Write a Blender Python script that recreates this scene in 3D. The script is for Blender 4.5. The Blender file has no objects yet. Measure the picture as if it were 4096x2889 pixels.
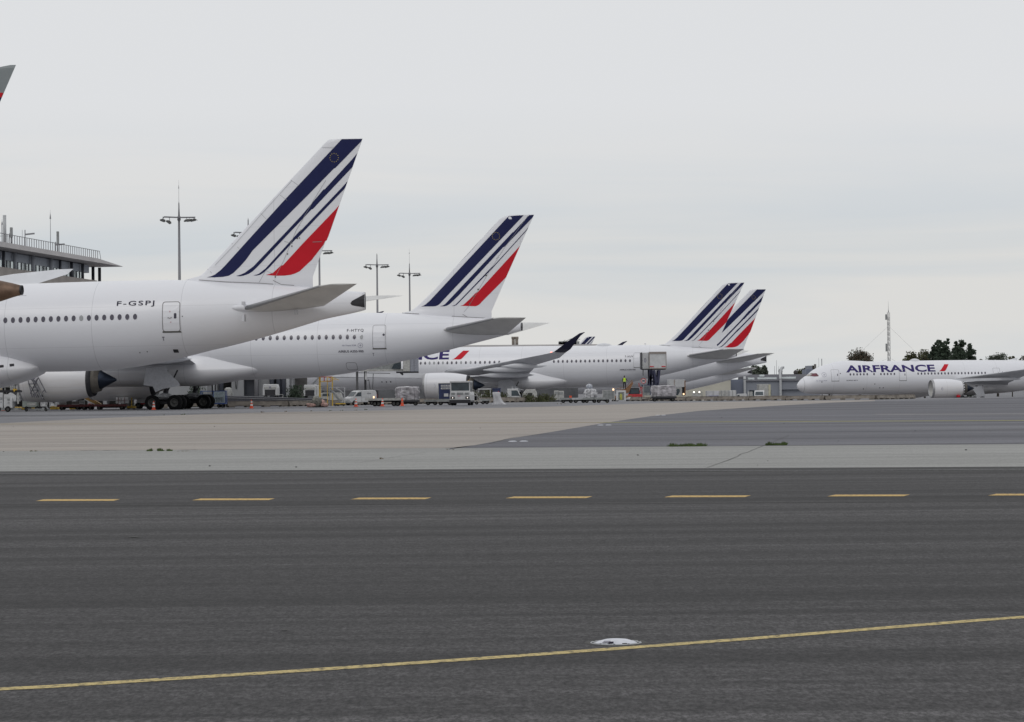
import bpy, bmesh, math, random
from math import radians, sin, cos, tan, pi, sqrt, atan
from mathutils import Vector, Matrix, noise, Euler
random.seed(7)
SC = bpy.context.scene
COL = SC.collection
# ------------------------------------------------------------------ camera
F = 10000.0; CX, CY = 2048.0, 1444.5; EYE = 1.45
PITCH = atan((1560 - CY) / F); ROLL = radians(0.60)
CAMROT = Matrix.Rotation(pi / 2 + PITCH, 3, 'X') @ Matrix.Rotation(-ROLL, 3, 'Z')
CAM = Vector((0, 0, EYE))
cd = bpy.data.cameras.new('camera'); cam = bpy.data.objects.new('camera', cd); COL.objects.link(cam)
cam.matrix_world = Matrix.Translation(CAM) @ CAMROT.to_4x4()
cd.sensor_width = 36.0; cd.lens = 36.0 * F / 4096.0; cd.clip_start = 0.5; cd.clip_end = 9000
SC.camera = cam
# ------------------------------------------------------------------ world, sun, exposure
W = bpy.data.worlds.new('World'); SC.world = W; W.use_nodes = True
nt = W.node_tree; nt.nodes.clear(); N = nt.nodes.new; LK = nt.links.new
SUN_EL, SUN_AZ = radians(42), radians(200)
sky = N('ShaderNodeTexSky'); sky.sky_type = 'NISHITA'; sky.sun_disc = False
sky.sun_elevation = SUN_EL; sky.sun_rotation = SUN_AZ; sky.dust_density = 6.0
bg1 = N('ShaderNodeBackground'); bg1.inputs[1].default_value = 0.07
LK(sky.outputs[0], bg1.inputs[0])
tc = N('ShaderNodeTexCoord'); sep = N('ShaderNodeSeparateXYZ'); LK(tc.outputs['Generated'], sep.inputs[0])
mp = N('ShaderNodeMapping'); mp.inputs['Scale'].default_value = (3.0, 1.5, 34.0); mp.inputs['Rotation'].default_value = (0, radians(3.5), 0)
LK(tc.outputs['Generated'], mp.inputs[0])
nz = N('ShaderNodeTexNoise'); nz.inputs['Scale'].default_value = 1.0; nz.inputs['Detail'].default_value = 5.0; nz.inputs['Roughness'].default_value = 0.5
nz.inputs['Distortion'].default_value = 0.5
LK(mp.outputs[0], nz.inputs[0])
cr = N('ShaderNodeValToRGB'); cr.color_ramp.elements[0].position = 0.40; cr.color_ramp.elements[1].position = 0.62
cr.color_ramp.elements[0].color = (0.615, 0.655, 0.685, 1); cr.color_ramp.elements[1].color = (0.725, 0.722, 0.705, 1)
LK(nz.outputs[0], cr.inputs[0])
# brighter and flatter towards the top, like an overcast sky
mr = N('ShaderNodeMapRange'); mr.inputs['From Min'].default_value = 0.055; mr.inputs['From Max'].default_value = 0.115
LK(sep.outputs[2], mr.inputs[0])
mix = N('ShaderNodeMix'); mix.data_type = 'RGBA'; LK(mr.outputs[0], mix.inputs['Factor'])
LK(cr.outputs[0], mix.inputs['A']); mix.inputs['B'].default_value = (0.745, 0.757, 0.775, 1)
mr2 = N('ShaderNodeMapRange'); mr2.inputs['From Min'].default_value = 0.2; mr2.inputs['From Max'].default_value = 1.0
mr2.inputs['To Min'].default_value = 1.0; mr2.inputs['To Max'].default_value = 1.05
LK(sep.outputs[2], mr2.inputs[0])
vm = N('ShaderNodeVectorMath'); vm.operation = 'SCALE'; LK(mix.outputs['Result'], vm.inputs[0]); LK(mr2.outputs[0], vm.inputs['Scale'])
bg2 = N('ShaderNodeBackground'); LK(vm.outputs[0], bg2.inputs[0]); bg2.inputs[1].default_value = 1.0
ms = N('ShaderNodeMixShader'); ms.inputs[0].default_value = 0.97
LK(bg1.outputs[0], ms.inputs[1]); LK(bg2.outputs[0], ms.inputs[2])
wo = N('ShaderNodeOutputWorld'); LK(ms.outputs[0], wo.inputs[0])
sl = bpy.data.lights.new('sun', 'SUN'); sl.energy = 0.35; sl.angle = radians(25); sl.color = (1, 0.97, 0.93)
so = bpy.data.objects.new('sun', sl); COL.objects.link(so)
# sun direction as the Sky Texture has it (rotation measured from +Y towards +X)
sd = Vector((sin(SUN_AZ) * cos(SUN_EL), cos(SUN_AZ) * cos(SUN_EL), sin(SUN_EL)))
so.rotation_euler = sd.to_track_quat('Z', 'Y').to_euler()
SC.view_settings.view_transform = 'Standard'; SC.view_settings.look = 'None'
SC.view_settings.exposure = 0.0; SC.view_settings.gamma = 1.0

# ------------------------------------------------------------------ helpers: rays
def ray(px, py):
    return CAMROT @ Vector(((px - CX) / F, -(py - CY) / F, -1.0))
def P(px, py, D):
    d = ray(px, py); return CAM + d * (D / d.y)
def G(px, py, z=0.0):
    d = ray(px, py); return CAM + d * ((z - EYE) / d.z)
def ss(t): t = max(0.0, min(1.0, t)); return t * t * (3 - 2 * t)
def terr(y):
    if y < 290: return 0.0
    return -min(2.8, (y - 290) * 0.0115)
def X_at(px, D):
    return (px - CX) / F * D
def on_ground(px, D):
    y = D; return Vector((X_at(px, D) + 0.0, D, terr(D)))

# ------------------------------------------------------------------ helpers: materials
MATS = {}
def mat(name, col, rough=0.6, metal=0.0, coat=0.0, var=0.06, scale=6.0, spec=0.5, emit=None, bump=0.0, stretch=(1, 1, 1)):
    if name in MATS: return MATS[name]
    m = bpy.data.materials.new(name); m.use_nodes = True; t = m.node_tree; b = t.nodes['Principled BSDF']
    b.inputs['Base Color'].default_value = (*col, 1); b.inputs['Roughness'].default_value = rough
    b.inputs['Metallic'].default_value = metal; b.inputs['Coat Weight'].default_value = coat
    b.inputs['Coat Roughness'].default_value = 0.12
    b.inputs['Specular IOR Level'].default_value = spec
    if var > 0:
        c = t.nodes.new('ShaderNodeTexCoord'); mpn = t.nodes.new('ShaderNodeMapping'); mpn.inputs['Scale'].default_value = stretch
        n = t.nodes.new('ShaderNodeTexNoise')
        n.inputs['Scale'].default_value = scale; n.inputs['Detail'].default_value = 6
        r = t.nodes.new('ShaderNodeValToRGB'); r.color_ramp.elements[0].position = 0.3; r.color_ramp.elements[1].position = 0.7
        r.color_ramp.elements[0].color = (*[x * (1 - var) for x in col], 1); r.color_ramp.elements[1].color = (*[min(1, x * (1 + var)) for x in col], 1)
        t.links.new(c.outputs['Object'], mpn.inputs[0]); t.links.new(mpn.outputs[0], n.inputs[0]); t.links.new(n.outputs[0], r.inputs[0]); t.links.new(r.outputs[0], b.inputs['Base Color'])
        if bump > 0:
            bp = t.nodes.new('ShaderNodeBump'); bp.inputs['Strength'].default_value = bump; bp.inputs['Distance'].default_value = 0.05
            t.links.new(n.outputs[0], bp.inputs['Height']); t.links.new(bp.outputs[0], b.inputs['Normal'])
    if emit:
        b.inputs['Emission Color'].default_value = (*emit[0], 1); b.inputs['Emission Strength'].default_value = emit[1]
    MATS[name] = m; return m

def paint_mat(name, col, belly=(0.50, 0.44, 0.37)):
    """Aircraft paint: glossy, faint frame and lap joints every few metres, film of grime low on the body in streaks, browned too as painted ground bounce."""
    m = bpy.data.materials.new(name); m.use_nodes = True; t = m.node_tree; b = t.nodes['Principled BSDF']
    nn = t.nodes.new; lk = t.links.new
    c = nn('ShaderNodeTexCoord'); s = nn('ShaderNodeSeparateXYZ'); lk(c.outputs['Object'], s.inputs[0])
    def math_(op, a, bb=None):
        k = nn('ShaderNodeMath'); k.operation = op
        for i, v in enumerate((a, bb)):
            if v is None: continue
            if isinstance(v, (int, float)): k.inputs[i].default_value = v
            else: lk(v, k.inputs[i])
        return k.outputs[0]
    fr = math_('LESS_THAN', math_('PINGPONG', s.outputs[0], 3.05), 0.022)
    lap = math_('LESS_THAN', math_('PINGPONG', math_('ADD', s.outputs[2], 0.55), 1.35), 0.010)
    line = math_('MULTIPLY', math_('MAXIMUM', fr, lap), 0.24)
    mpn = nn('ShaderNodeMapping'); mpn.inputs['Scale'].default_value = (0.15, 1, 1.4); lk(c.outputs['Object'], mpn.inputs[0])
    n = nn('ShaderNodeTexNoise'); n.inputs['Scale'].default_value = 1.6; n.inputs['Detail'].default_value = 8; lk(mpn.outputs[0], n.inputs[0])
    low = nn('ShaderNodeMapRange'); low.inputs['From Min'].default_value = 4.2; low.inputs['From Max'].default_value = 2.0; lk(s.outputs[2], low.inputs[0])
    grime_bounce = math_('MULTIPLY', math_('MULTIPLY', low.outputs[0], n.outputs[0]), 0.75)  # grime streaks, plus ground bounce and belly shade painted into the colour
    m1 = nn('ShaderNodeMix'); m1.data_type = 'RGBA'; lk(grime_bounce, m1.inputs['Factor']); m1.inputs['A'].default_value = (*col, 1); m1.inputs['B'].default_value = (*belly, 1)
    m2 = nn('ShaderNodeMix'); m2.data_type = 'RGBA'; lk(line, m2.inputs['Factor']); lk(m1.outputs['Result'], m2.inputs['A']); m2.inputs['B'].default_value = (0.12, 0.12, 0.13, 1)
    lk(m2.outputs['Result'], b.inputs['Base Color'])
    b.inputs['Roughness'].default_value = 0.32; b.inputs['Coat Weight'].default_value = 0.25; b.inputs['Coat Roughness'].default_value = 0.15
    MATS[name] = m; return m

WHITE = paint_mat('aircraft_white', (0.745, 0.75, 0.785))
WINGW = mat('wing_paint', (0.60, 0.61, 0.64), 0.4, coat=0.1, var=0.08, scale=0.7, stretch=(1, 0.3, 1))
WINGG = mat('wing_grey', (0.56, 0.555, 0.54), 0.45, coat=0.1, var=0.12, scale=0.9, stretch=(1, 0.3, 1))
LEADM = mat('leading_edge_metal', (0.36, 0.36, 0.37), 0.45, 0.6, var=0.1)
NAVY = mat('navy_paint', (0.010, 0.014, 0.070), 0.5, spec=0.2, var=0.05, scale=1)
RED = mat('red_paint', (0.52, 0.010, 0.022), 0.5, spec=0.2, var=0.05, scale=1)
PURPLE = mat('lettering_navy', (0.035, 0.024, 0.13), 0.6, var=0.0, spec=0.2)
LETTER = mat('lettering_dark', (0.035, 0.032, 0.055), 0.6, var=0.0, spec=0.2)
FAINT = mat('faint_print', (0.28, 0.28, 0.36), 0.5, var=0.0)
PINK = mat('faint_red_print', (0.55, 0.36, 0.40), 0.5, var=0.0)
GLASSW = mat('cabin_window_glass', (0.075, 0.07, 0.095), 0.12, var=0.1, scale=3)
SHADEW = mat('drawn_window_blind', (0.32, 0.33, 0.34), 0.4, var=0.1)
GOLD = mat('gold_star', (0.42, 0.33, 0.10), 0.5, var=0)
SEAM = mat('door_seam', (0.22, 0.21, 0.22), 0.6, var=0)
SILL = mat('door_sill', (0.10, 0.10, 0.09), 0.6, var=0)
DARK = mat('dark_metal', (0.035, 0.035, 0.04), 0.55, 0.3, var=0.2)
BLACK = mat('black_rubber', (0.010, 0.010, 0.011), 0.95, spec=0.15, var=0.2, scale=10)
RIM = mat('wheel_rim', (0.075, 0.075, 0.072), 0.6, 0.3, var=0.2)
STEEL = mat('galvanised_steel', (0.33, 0.34, 0.35), 0.5, 0.5, var=0.12)
GEARW = mat('gear_grey', (0.50, 0.51, 0.54), 0.5, var=0.1)
HEATM = mat('heat_tinted_steel', (0.022, 0.03, 0.048), 0.4, 0.7, var=0.2, scale=2)
BROWNM = mat('scorched_bronze', (0.16, 0.105, 0.075), 0.45, 0.6, var=0.35, scale=2.5)
NOZZLE = mat('nozzle_titanium', (0.17, 0.155, 0.135), 0.45, 0.6, var=0.2, scale=2)

# ------------------------------------------------------------------ helpers: objects
def tag(o, label=None, cat=None, group=None, kind=None):
    if label: o['label'] = label
    if cat: o['category'] = cat
    if group: o['group'] = group
    if kind: o['kind'] = kind
    return o
def empty(name, loc=(0, 0, 0), rz=0.0, label=None, cat=None, group=None):
    o = bpy.data.objects.new(name, None); COL.objects.link(o); o.location = loc; o.rotation_euler = (0, 0, rz)
    return tag(o, label, cat, group)
def children(o): return [c for c in bpy.data.objects if c.parent == o]
def copy_tree(o, parent=None, kids=None):
    c = o.copy(); COL.objects.link(c); c.parent = parent
    for ch in children(o): copy_tree(ch, c)
    return c

class MB:
    """collects shapes for one mesh; mi = material slot of what is added next"""
    def __init__(s): s.v = []; s.f = []; s.m = []; s.mi = 0; s.smooth = []; s.sm = False
    def add(s, vs, fs):
        o = len(s.v); s.v += [Vector(v) for v in vs]
        for f in fs: s.f.append([i + o for i in f]); s.m.append(s.mi); s.smooth.append(s.sm)
        return s
    def box(s, x0, x1, y0, y1, z0, z1, M=None):
        vs = [Vector((x, y, z)) for x in (x0, x1) for y in (y0, y1) for z in (z0, z1)]
        if M is not None: vs = [M @ v for v in vs]
        return s.add(vs, [(0, 1, 3, 2), (4, 6, 7, 5), (0, 4, 5, 1), (2, 3, 7, 6), (0, 2, 6, 4), (1, 5, 7, 3)])
    def cyl(s, p, q, r, r2=None, n=12, cap=True):
        p, q = Vector(p), Vector(q); r2 = r if r2 is None else r2
        a = (q - p).normalized(); u = a.orthogonal().normalized(); w = a.cross(u)
        vs = []
        for i in range(n):
            t = 2 * pi * i / n; d = u * cos(t) + w * sin(t); vs += [p + d * r, q + d * r2]
        fs = [(2 * i, 2 * ((i + 1) % n), 2 * ((i + 1) % n) + 1, 2 * i + 1) for i in range(n)]
        k = s.sm; s.sm = n > 7; s.add(vs, fs); s.sm = k
        if cap:
            s.add([vs[2 * i] for i in range(n)][::-1], [tuple(range(n))]); s.add([vs[2 * i + 1] for i in range(n)], [tuple(range(n))])
        return s
    def bar(s, p, q, w=0.05, h=None):
        p, q = Vector(p), Vector(q); h = w if h is None else h
        a = (q - p).normalized(); up = Vector((0, 0, 1)) if abs(a.z) < 0.9 else Vector((0, 1, 0))
        u = a.cross(up).normalized() * w / 2; k = u.cross(a).normalized() * h / 2
        vs = [b + su * u + sk * k for b in (p, q) for su in (-1, 1) for sk in (-1, 1)]
        return s.add(vs, [(0, 1, 3, 2), (4, 6, 7, 5), (0, 4, 5, 1), (2, 3, 7, 6), (0, 2, 6, 4), (1, 5, 7, 3)])
    def lathe(s, prof, c=(0, 0, 0), axis='x', n=40, sy=1.0):
        c = Vector(c); vs = []
        for (x, r) in prof:
            for i in range(n):
                t = 2 * pi * i / n
                if axis == 'x': vs.append(c + Vector((x, r * cos(t) * sy, r * sin(t))))
                elif axis == 'y': vs.append(c + Vector((r * cos(t), x, r * sin(t))))
                else: vs.append(c + Vector((r * cos(t), r * sin(t), x)))
        fs = []
        for j in range(len(prof) - 1):
            for i in range(n):
                k = (i + 1) % n; fs.append((j * n + i, j * n + k, (j + 1) * n + k, (j + 1) * n + i))
        k = s.sm; s.sm = True; s.add(vs, fs); s.sm = k; return s
    def prism(s, poly, y0, y1, plane='xz'):
        n = len(poly)
        if plane == 'xz': vs = [(a, y, b) for y in (y0, y1) for a, b in poly]
        elif plane == 'yz': vs = [(y, a, b) for y in (y0, y1) for a, b in poly]
        else: vs = [(a, b, y) for y in (y0, y1) for a, b in poly]
        return s.add(vs, [tuple(range(n))[::-1], tuple(range(n, 2 * n))] + [(i, (i + 1) % n, n + (i + 1) % n, n + i) for i in range(n)])
    def blob(s, c, r, seed=0, amp=0.25, n=10, boxy=0.0, flat=True, freq=2.0):
        """lumpy wrapped load: an ellipsoid pushed towards a box and creased"""
        c = Vector(c); vs = []; fs = []; m = n * 2
        for i in range(n + 1):
            th = pi * i / n
            for j in range(m):
                ph = 2 * pi * j / m; d = Vector((sin(th) * cos(ph), sin(th) * sin(ph), cos(th)))
                k = max(abs(d.x), abs(d.y), abs(d.z)); d2 = d / k if k else d
                e = d.lerp(d2, boxy); e = e * (1 + amp * noise.noise(d * freq + Vector((seed * 3.1, seed, 0))) + amp * 0.5 * noise.noise(d * freq * 3 + Vector((seed, 5, 1))))
                p = c + Vector((e.x * r[0], e.y * r[1], e.z * r[2]))
                if flat and p.z < c.z - r[2] * 0.92: p.z = c.z - r[2] * 0.92
                vs.append(p)
        for i in range(n):
            for j in range(m):
                k = (j + 1) % m; fs.append((i * m + j, (i + 1) * m + j, (i + 1) * m + k, i * m + k))
        return s.add(vs, fs)
    def mesh(s, name, mats):
        me = bpy.data.meshes.new(name); me.from_pydata([tuple(v) for v in s.v], [], s.f); me.update()
        for mm in (mats if isinstance(mats, (list, tuple)) else [mats]): me.materials.append(mm)
        me.polygons.foreach_set('material_index', s.m); me.polygons.foreach_set('use_smooth', s.smooth)
        bm = bmesh.new(); bm.from_mesh(me); bmesh.ops.remove_doubles(bm, verts=bm.verts, dist=1e-5); bmesh.ops.recalc_face_normals(bm, faces=bm.faces); bm.to_mesh(me); bm.free()
        return me
    def build(s, name, mats, parent=None, loc=(0, 0, 0), rz=0.0, bevel=0.0):
        o = bpy.data.objects.new(name, s.mesh(name, mats)); COL.objects.link(o); o.parent = parent; o.location = loc; o.rotation_euler = (0, 0, rz)
        if bevel:
            b = o.modifiers.new('bevel', 'BEVEL'); b.width = bevel; b.segments = 2; b.limit_method = 'ANGLE'; b.angle_limit = radians(40)
        return o

def interp(tab, x):
    if x <= tab[0][0]: return tab[0][1]
    for (a, b), (c, d) in zip(tab, tab[1:]):
        if x <= c: return b + (d - b) * (x - a) / (c - a) if c > a else d
    return tab[-1][1]
def smooth_tab(tab):
    """monotone-ish cubic resampling of a (x, value) table"""
    out = []; n = len(tab)
    sl = [(tab[i + 1][1] - tab[i][1]) / (tab[i + 1][0] - tab[i][0]) for i in range(n - 1)]
    m = [sl[0]] + [0 if sl[i - 1] * sl[i] < 0 else (sl[i - 1] + sl[i]) / 2 for i in range(1, n - 1)] + [sl[-1]]
    for i in range(n - 1):
        x0, y0 = tab[i]; x1, y1 = tab[i + 1]; h = x1 - x0; k = max(1, int(h / 0.6))
        for j in range(k):
            t = j / k
            out.append((x0 + h * t, (2*t**3-3*t*t+1)*y0 + (t**3-2*t*t+t)*h*m[i] + (-2*t**3+3*t*t)*y1 + (t**3-t*t)*h*m[i+1]))
    return out + [tab[-1]]

def text_bm(s, bold=0.0, shear=0.0):
    cu = bpy.data.curves.new('t', 'FONT'); cu.body = s; cu.space_character = 1.22 if s[:2] == 'F-' else 1.0; cu.size = 1.0; cu.offset = bold; cu.shear = shear; cu.resolution_u = 3
    o = bpy.data.objects.new('t', cu); COL.objects.link(o); dg = bpy.context.evaluated_depsgraph_get(); dg.update()
    me = bpy.data.meshes.new_from_object(o.evaluated_get(dg)); bpy.data.objects.remove(o); bpy.data.curves.remove(cu)
    bm = bmesh.new(); bm.from_mesh(me); bpy.data.meshes.remove(me); return bm
def fit_bm(bm, x0, x1, z0, z1):
    xs = [v.co.x for v in bm.verts]; ys = [v.co.y for v in bm.verts]; a, b, c, d = min(xs), max(xs), min(ys), max(ys)
    for v in bm.verts: v.co = Vector((x0 + (v.co.x - a) / (b - a) * (x1 - x0), z0 + (v.co.y - c) / (d - c) * (z1 - z0), 0))
    return bm
def poly_bm(polys):
    bm = bmesh.new()
    for p in polys:
        bm.faces.new([bm.verts.new((a, b, 0)) for a, b in p])
    return bm
def ring_bm(outer, inner):
    bm = bmesh.new(); a = [bm.verts.new((x, z, 0)) for x, z in outer]; b = [bm.verts.new((x, z, 0)) for x, z in inner]; n = len(a)
    for i in range(n): bm.faces.new((a[i], a[(i + 1) % n], b[(i + 1) % n], b[i]))
    return bm
def rrect(x0, x1, z0, z1, r, k=4):
    out = []
    for cx, cz, a0 in ((x1 - r, z1 - r, 0), (x0 + r, z1 - r, 90), (x0 + r, z0 + r, 180), (x1 - r, z0 + r, 270)):
        for i in range(k + 1):
            a = radians(a0 + 90 * i / k); out.append((cx + r * cos(a), cz + r * sin(a)))
    return out
def circ(cx, cz, rx, rz=None, n=16): return [(cx + rx * cos(2 * pi * i / n), cz + (rz or rx) * sin(2 * pi * i / n)) for i in range(n)]
def decal(name, bm, surf, material, parent, step=0.5):
    """lays a flat (x, z) drawing onto a curved skin"""
    bmesh.ops.triangulate(bm, faces=bm.faces[:])
    if step:
        xs = [v.co.x for v in bm.verts]; ys = [v.co.y for v in bm.verts]
        for ax, lo, hi in ((0, min(xs), max(xs)), (1, min(ys), max(ys))):
            k = math.floor(lo / step) + 1
            while k * step < hi:
                co = [0, 0, 0]; no = [0, 0, 0]; co[ax] = k * step; no[ax] = 1
                bmesh.ops.bisect_plane(bm, geom=bm.verts[:] + bm.edges[:] + bm.faces[:], plane_co=co, plane_no=no); k += 1
    for v in bm.verts: v.co = surf(v.co.x, v.co.y)
    me = bpy.data.meshes.new(name); bm.to_mesh(me); bm.free(); me.materials.append(material)
    o = bpy.data.objects.new(name, me); COL.objects.link(o); o.parent = parent; return o

def airfoil(s, t): s = max(0.0, min(1.0, s)); return 5 * t * (0.2969 * sqrt(s) - 0.126 * s - 0.3516 * s * s + 0.2843 * s ** 3 - 0.1036 * s ** 4) + 0.002 * s
def loft(mb, secs, n=12, under=0.9):
    """secs: (LE, TE, thickness ratio, unit normal); open ends are capped"""
    ss_ = [0.5 * (1 - cos(pi * i / n)) for i in range(n + 1)]; rings = []
    for LE, TE, t, nr in secs:
        LE, TE, nr = Vector(LE), Vector(TE), Vector(nr).normalized(); c = (TE - LE).length
        up = [LE + (TE - LE) * s + nr * airfoil(s, t) * c for s in ss_]; dn = [LE + (TE - LE) * s - nr * airfoil(s, t) * c * under for s in ss_]
        rings.append(up + dn[::-1])
    m = len(rings[0]); vs = [v for r in rings for v in r]; fs = []
    for j in range(len(rings) - 1):
        for i in range(m):
            k = (i + 1) % m; fs.append((j * m + i, j * m + k, (j + 1) * m + k, (j + 1) * m + i))
    fs.append(tuple(range(m))[::-1]); fs.append(tuple((len(rings) - 1) * m + i for i in range(m)))
    s = mb.sm; mb.sm = True; mb.add(vs, fs); mb.sm = s; return mb

# ------------------------------------------------------------------ aircraft
class Craft:
    def __init__(s, px, D, yaw, zg, pitch=0.0):
        s.o = Vector((X_at(px, D), D, zg)); s.yaw = radians(yaw); s.pitch = radians(pitch)
        s.M = Matrix.Translation(s.o) @ Matrix.Rotation(-s.yaw, 4, 'Z') @ Matrix.Rotation(-s.pitch, 4, 'Y'); s.Mi = s.M.inverted()
        s.co = s.Mi @ CAM
    def L(s, px, py, yl=0.0):
        d = s.Mi.to_3x3() @ ray(px, py); t = (yl - s.co.y) / d.y; p = s.co + d * t; return (p.x, p.z)
    def Ls(s, pts, yl=0.0): return [s.L(a, b, yl) for a, b in pts]
    def V(s, px, py, yl): x, z = s.L(px, py, yl); return Vector((x, yl, z))
    def root(s, name, label, group=None):
        e = bpy.data.objects.new(name, None); COL.objects.link(e); e.matrix_world = s.M; tag(e, label, 'airliner', group); return e

class Body:
    """fuselage tables in local metres: crown z(x), belly z(x), width factor(x)"""
    def __init__(s, crown, belly, kw, nose_x, R, nose_drop=0.9, nose_len=8.0):
        s.c = smooth_tab(crown); s.b = smooth_tab(belly); s.k = kw; s.nx = nose_x; s.nl = nose_len; s.nd = nose_drop; s.x1 = min(crown[-1][0], belly[-1][0])
        s.c0, s.b0 = crown[0][1], belly[0][1]; s.x0 = crown[0][0]; s.xb0 = belly[0][0]
    def at(s, x):
        zt = interp(s.c, x); zb = interp(s.b, x)
        zc, hh = (zt + zb) / 2, (zt - zb) / 2
        k = interp(s.k, x)
        d = x - s.nx
        if d < s.nl:
            q = sqrt(max(0.0, 1 - (1 - max(0, d) / s.nl) ** 2.0)); q = max(q, 0.02) ** 1.06; zc = zc - s.nd * (1 - max(0, d) / s.nl) ** 2; hh *= q; k = k * 1.0
        return zc, hh, hh * k
    def surf(s, x, z, off=0.012):
        zc, hh, hw = s.at(x); t = max(-0.999, min(0.999, (z - zc) / hh)); y = -hw * sqrt(1 - t * t)
        nrm = Vector((0, y / (hw * hw), (z - zc) / (hh * hh))); nrm.normalize()
        return Vector((x, y, zc + t * hh)) + nrm * off
    def mb(s, n=72):
        xs = []; x = s.nx
        while x < s.nx + s.nl: xs.append(x); x += 0.12 + (x - s.nx) * 0.1
        while x < s.x1 - 0.3: xs.append(x); x += 0.7
        xs.append(s.x1); m = MB(); m.sm = True; vs = []
        for x in xs:
            zc, hh, hw = s.at(x)
            for i in range(n):
                t = 2 * pi * i / n; vs.append((x, hw * cos(t), zc + hh * sin(t)))
        fs = [(j * n + i, j * n + (i + 1) % n, (j + 1) * n + (i + 1) % n, (j + 1) * n + i) for j in range(len(xs) - 1) for i in range(n)]
        m.add(vs, fs); m.sm = False
        m.add([vs[i] for i in range(n)], [tuple(range(n))]); m.mi = 1
        m.add([vs[(len(xs) - 1) * n + i] for i in range(n)], [tuple(range(n))]); return m

class Fin:
    def __init__(s, le, te, t=0.09):
        s.le = sorted([(z, x) for x, z in le]); s.te = sorted([(z, x) for x, z in te]); s.t = t; s.z0 = s.le[0][0]; s.z1 = s.le[-1][0]
    def y(s, x, z):
        a, b = interp(s.le, z), interp(s.te, z); c = max(b - a, 0.01); q = (x - a) / c
        return airfoil(max(0.004, min(0.996, q)), s.t * min(1, 0.35 + 0.65 * 8 / max(8, c))) * c, a, b
    def surf(s, x, z, off=0.014):
        z = min(z, s.z1 - 0.01); _, a, b = s.y(x, z); k = 0
        while a > x - 0.02 and z > s.z1 - 1.6 and k < 40:
            z -= 0.02; k += 1; _, a, b = s.y(x, z)
        x = max(a + 0.012, min(b - 0.012, x)); h, _, _ = s.y(x, z); return Vector((x, -h - off, z))
    def mb(s, z_in):
        zs = sorted(set([z for z, _ in s.le] + [s.z0 + (s.z1 - s.z0) * i / 24 for i in range(25)])); m = MB(); secs = []
        def sec(z, zz):
            a, b = interp(s.le, z), interp(s.te, z); c = max(b - a, 0.02)
            return (Vector((a, 0, zz)), Vector((a + c, 0, zz)), s.t * min(1, 0.35 + 0.65 * 8 / max(8, c)), (0, 1, 0))
        secs.append(sec(s.z0, z_in)); secs += [sec(z, z) for z in zs]
        loft(m, secs, 40, 1.0)
        return m

def crop(pts, ox, oy, k): return [(ox + a / k, oy + b / k) for a, b in pts]

def stars(craft_fin, cx, cz, r, root):
    polys = []
    for i in range(12):
        a = 2 * pi * i / 12; x, z = cx + r * cos(a), cz + r * sin(a); q = r * 0.15
        polys.append([(x + q * (1 if j % 2 == 0 else 0.45) * sin(2 * pi * j / 10), z + q * (1 if j % 2 == 0 else 0.45) * cos(2 * pi * j / 10)) for j in range(10)])
    decal('star_emblem', poly_bm(polys), lambda x, z: craft_fin.surf(x, z, 0.03), GOLD, root, 0)

def add_windows(root, body, pts, w, h, blinds=()):
    """pts: local (x, z) of each cabin window; each is a part of its own"""
    x, z = pts[0]; base = body.surf(x, z)
    bm = poly_bm([circ(x, z, w / 2, h / 2, 16)]); o0 = decal('cabin_window', bm, lambda a, b: body.surf(a, b, 0.014) - base, GLASSW, root, 0); o0.location = base
    # second ring: the reveal round the pane
    out = [o0]
    for i, (a, b) in enumerate(pts[1:]):
        o = o0.copy(); COL.objects.link(o); o.location = body.surf(a, b); out.append(o)
    me2 = o0.data.copy(); me2.materials.clear(); me2.materials.append(SHADEW)
    for i in blinds:
        if i < len(out): out[i].data = me2
    return out

def add_door(root, body, x0, x1, z0, z1, win=None, sill=0.10, lw=0.045):
    d = decal('door', poly_bm([rrect(x0, x1, z0, z1, 0.18)]), lambda a, b: body.surf(a, b, 0.012), WHITE, root, 0.4)
    decal('door_seam', ring_bm(rrect(x0, x1, z0, z1, 0.18), rrect(x0 + lw, x1 - lw, z0 + lw, z1 - lw, 0.15)), lambda a, b: body.surf(a, b, 0.017), SEAM, d, 0.4)
    decal('door_sill', poly_bm([[(x0 - 0.02, z0 - sill * 0.6), (x1 + 0.05, z0 - sill * 0.6), (x1, z0 + sill * 0.5), (x0, z0 + sill * 0.5)]]), lambda a, b: body.surf(a, b, 0.022), SILL, d, 0.5)
    if win: decal('door_window', poly_bm([rrect(*win, 0.06)]), lambda a, b: body.surf(a, b, 0.02), GLASSW, d, 0)
    return d

def lettering(root, body, s, x0, x1, z0, z1, material, bold=0.0, name='lettering', step=0.4, shear=0.0):
    return decal(name, fit_bm(text_bm(s, bold, shear), x0, x1, z0, z1), lambda a, b: body.surf(a, b, 0.02), material, root, step)

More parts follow.
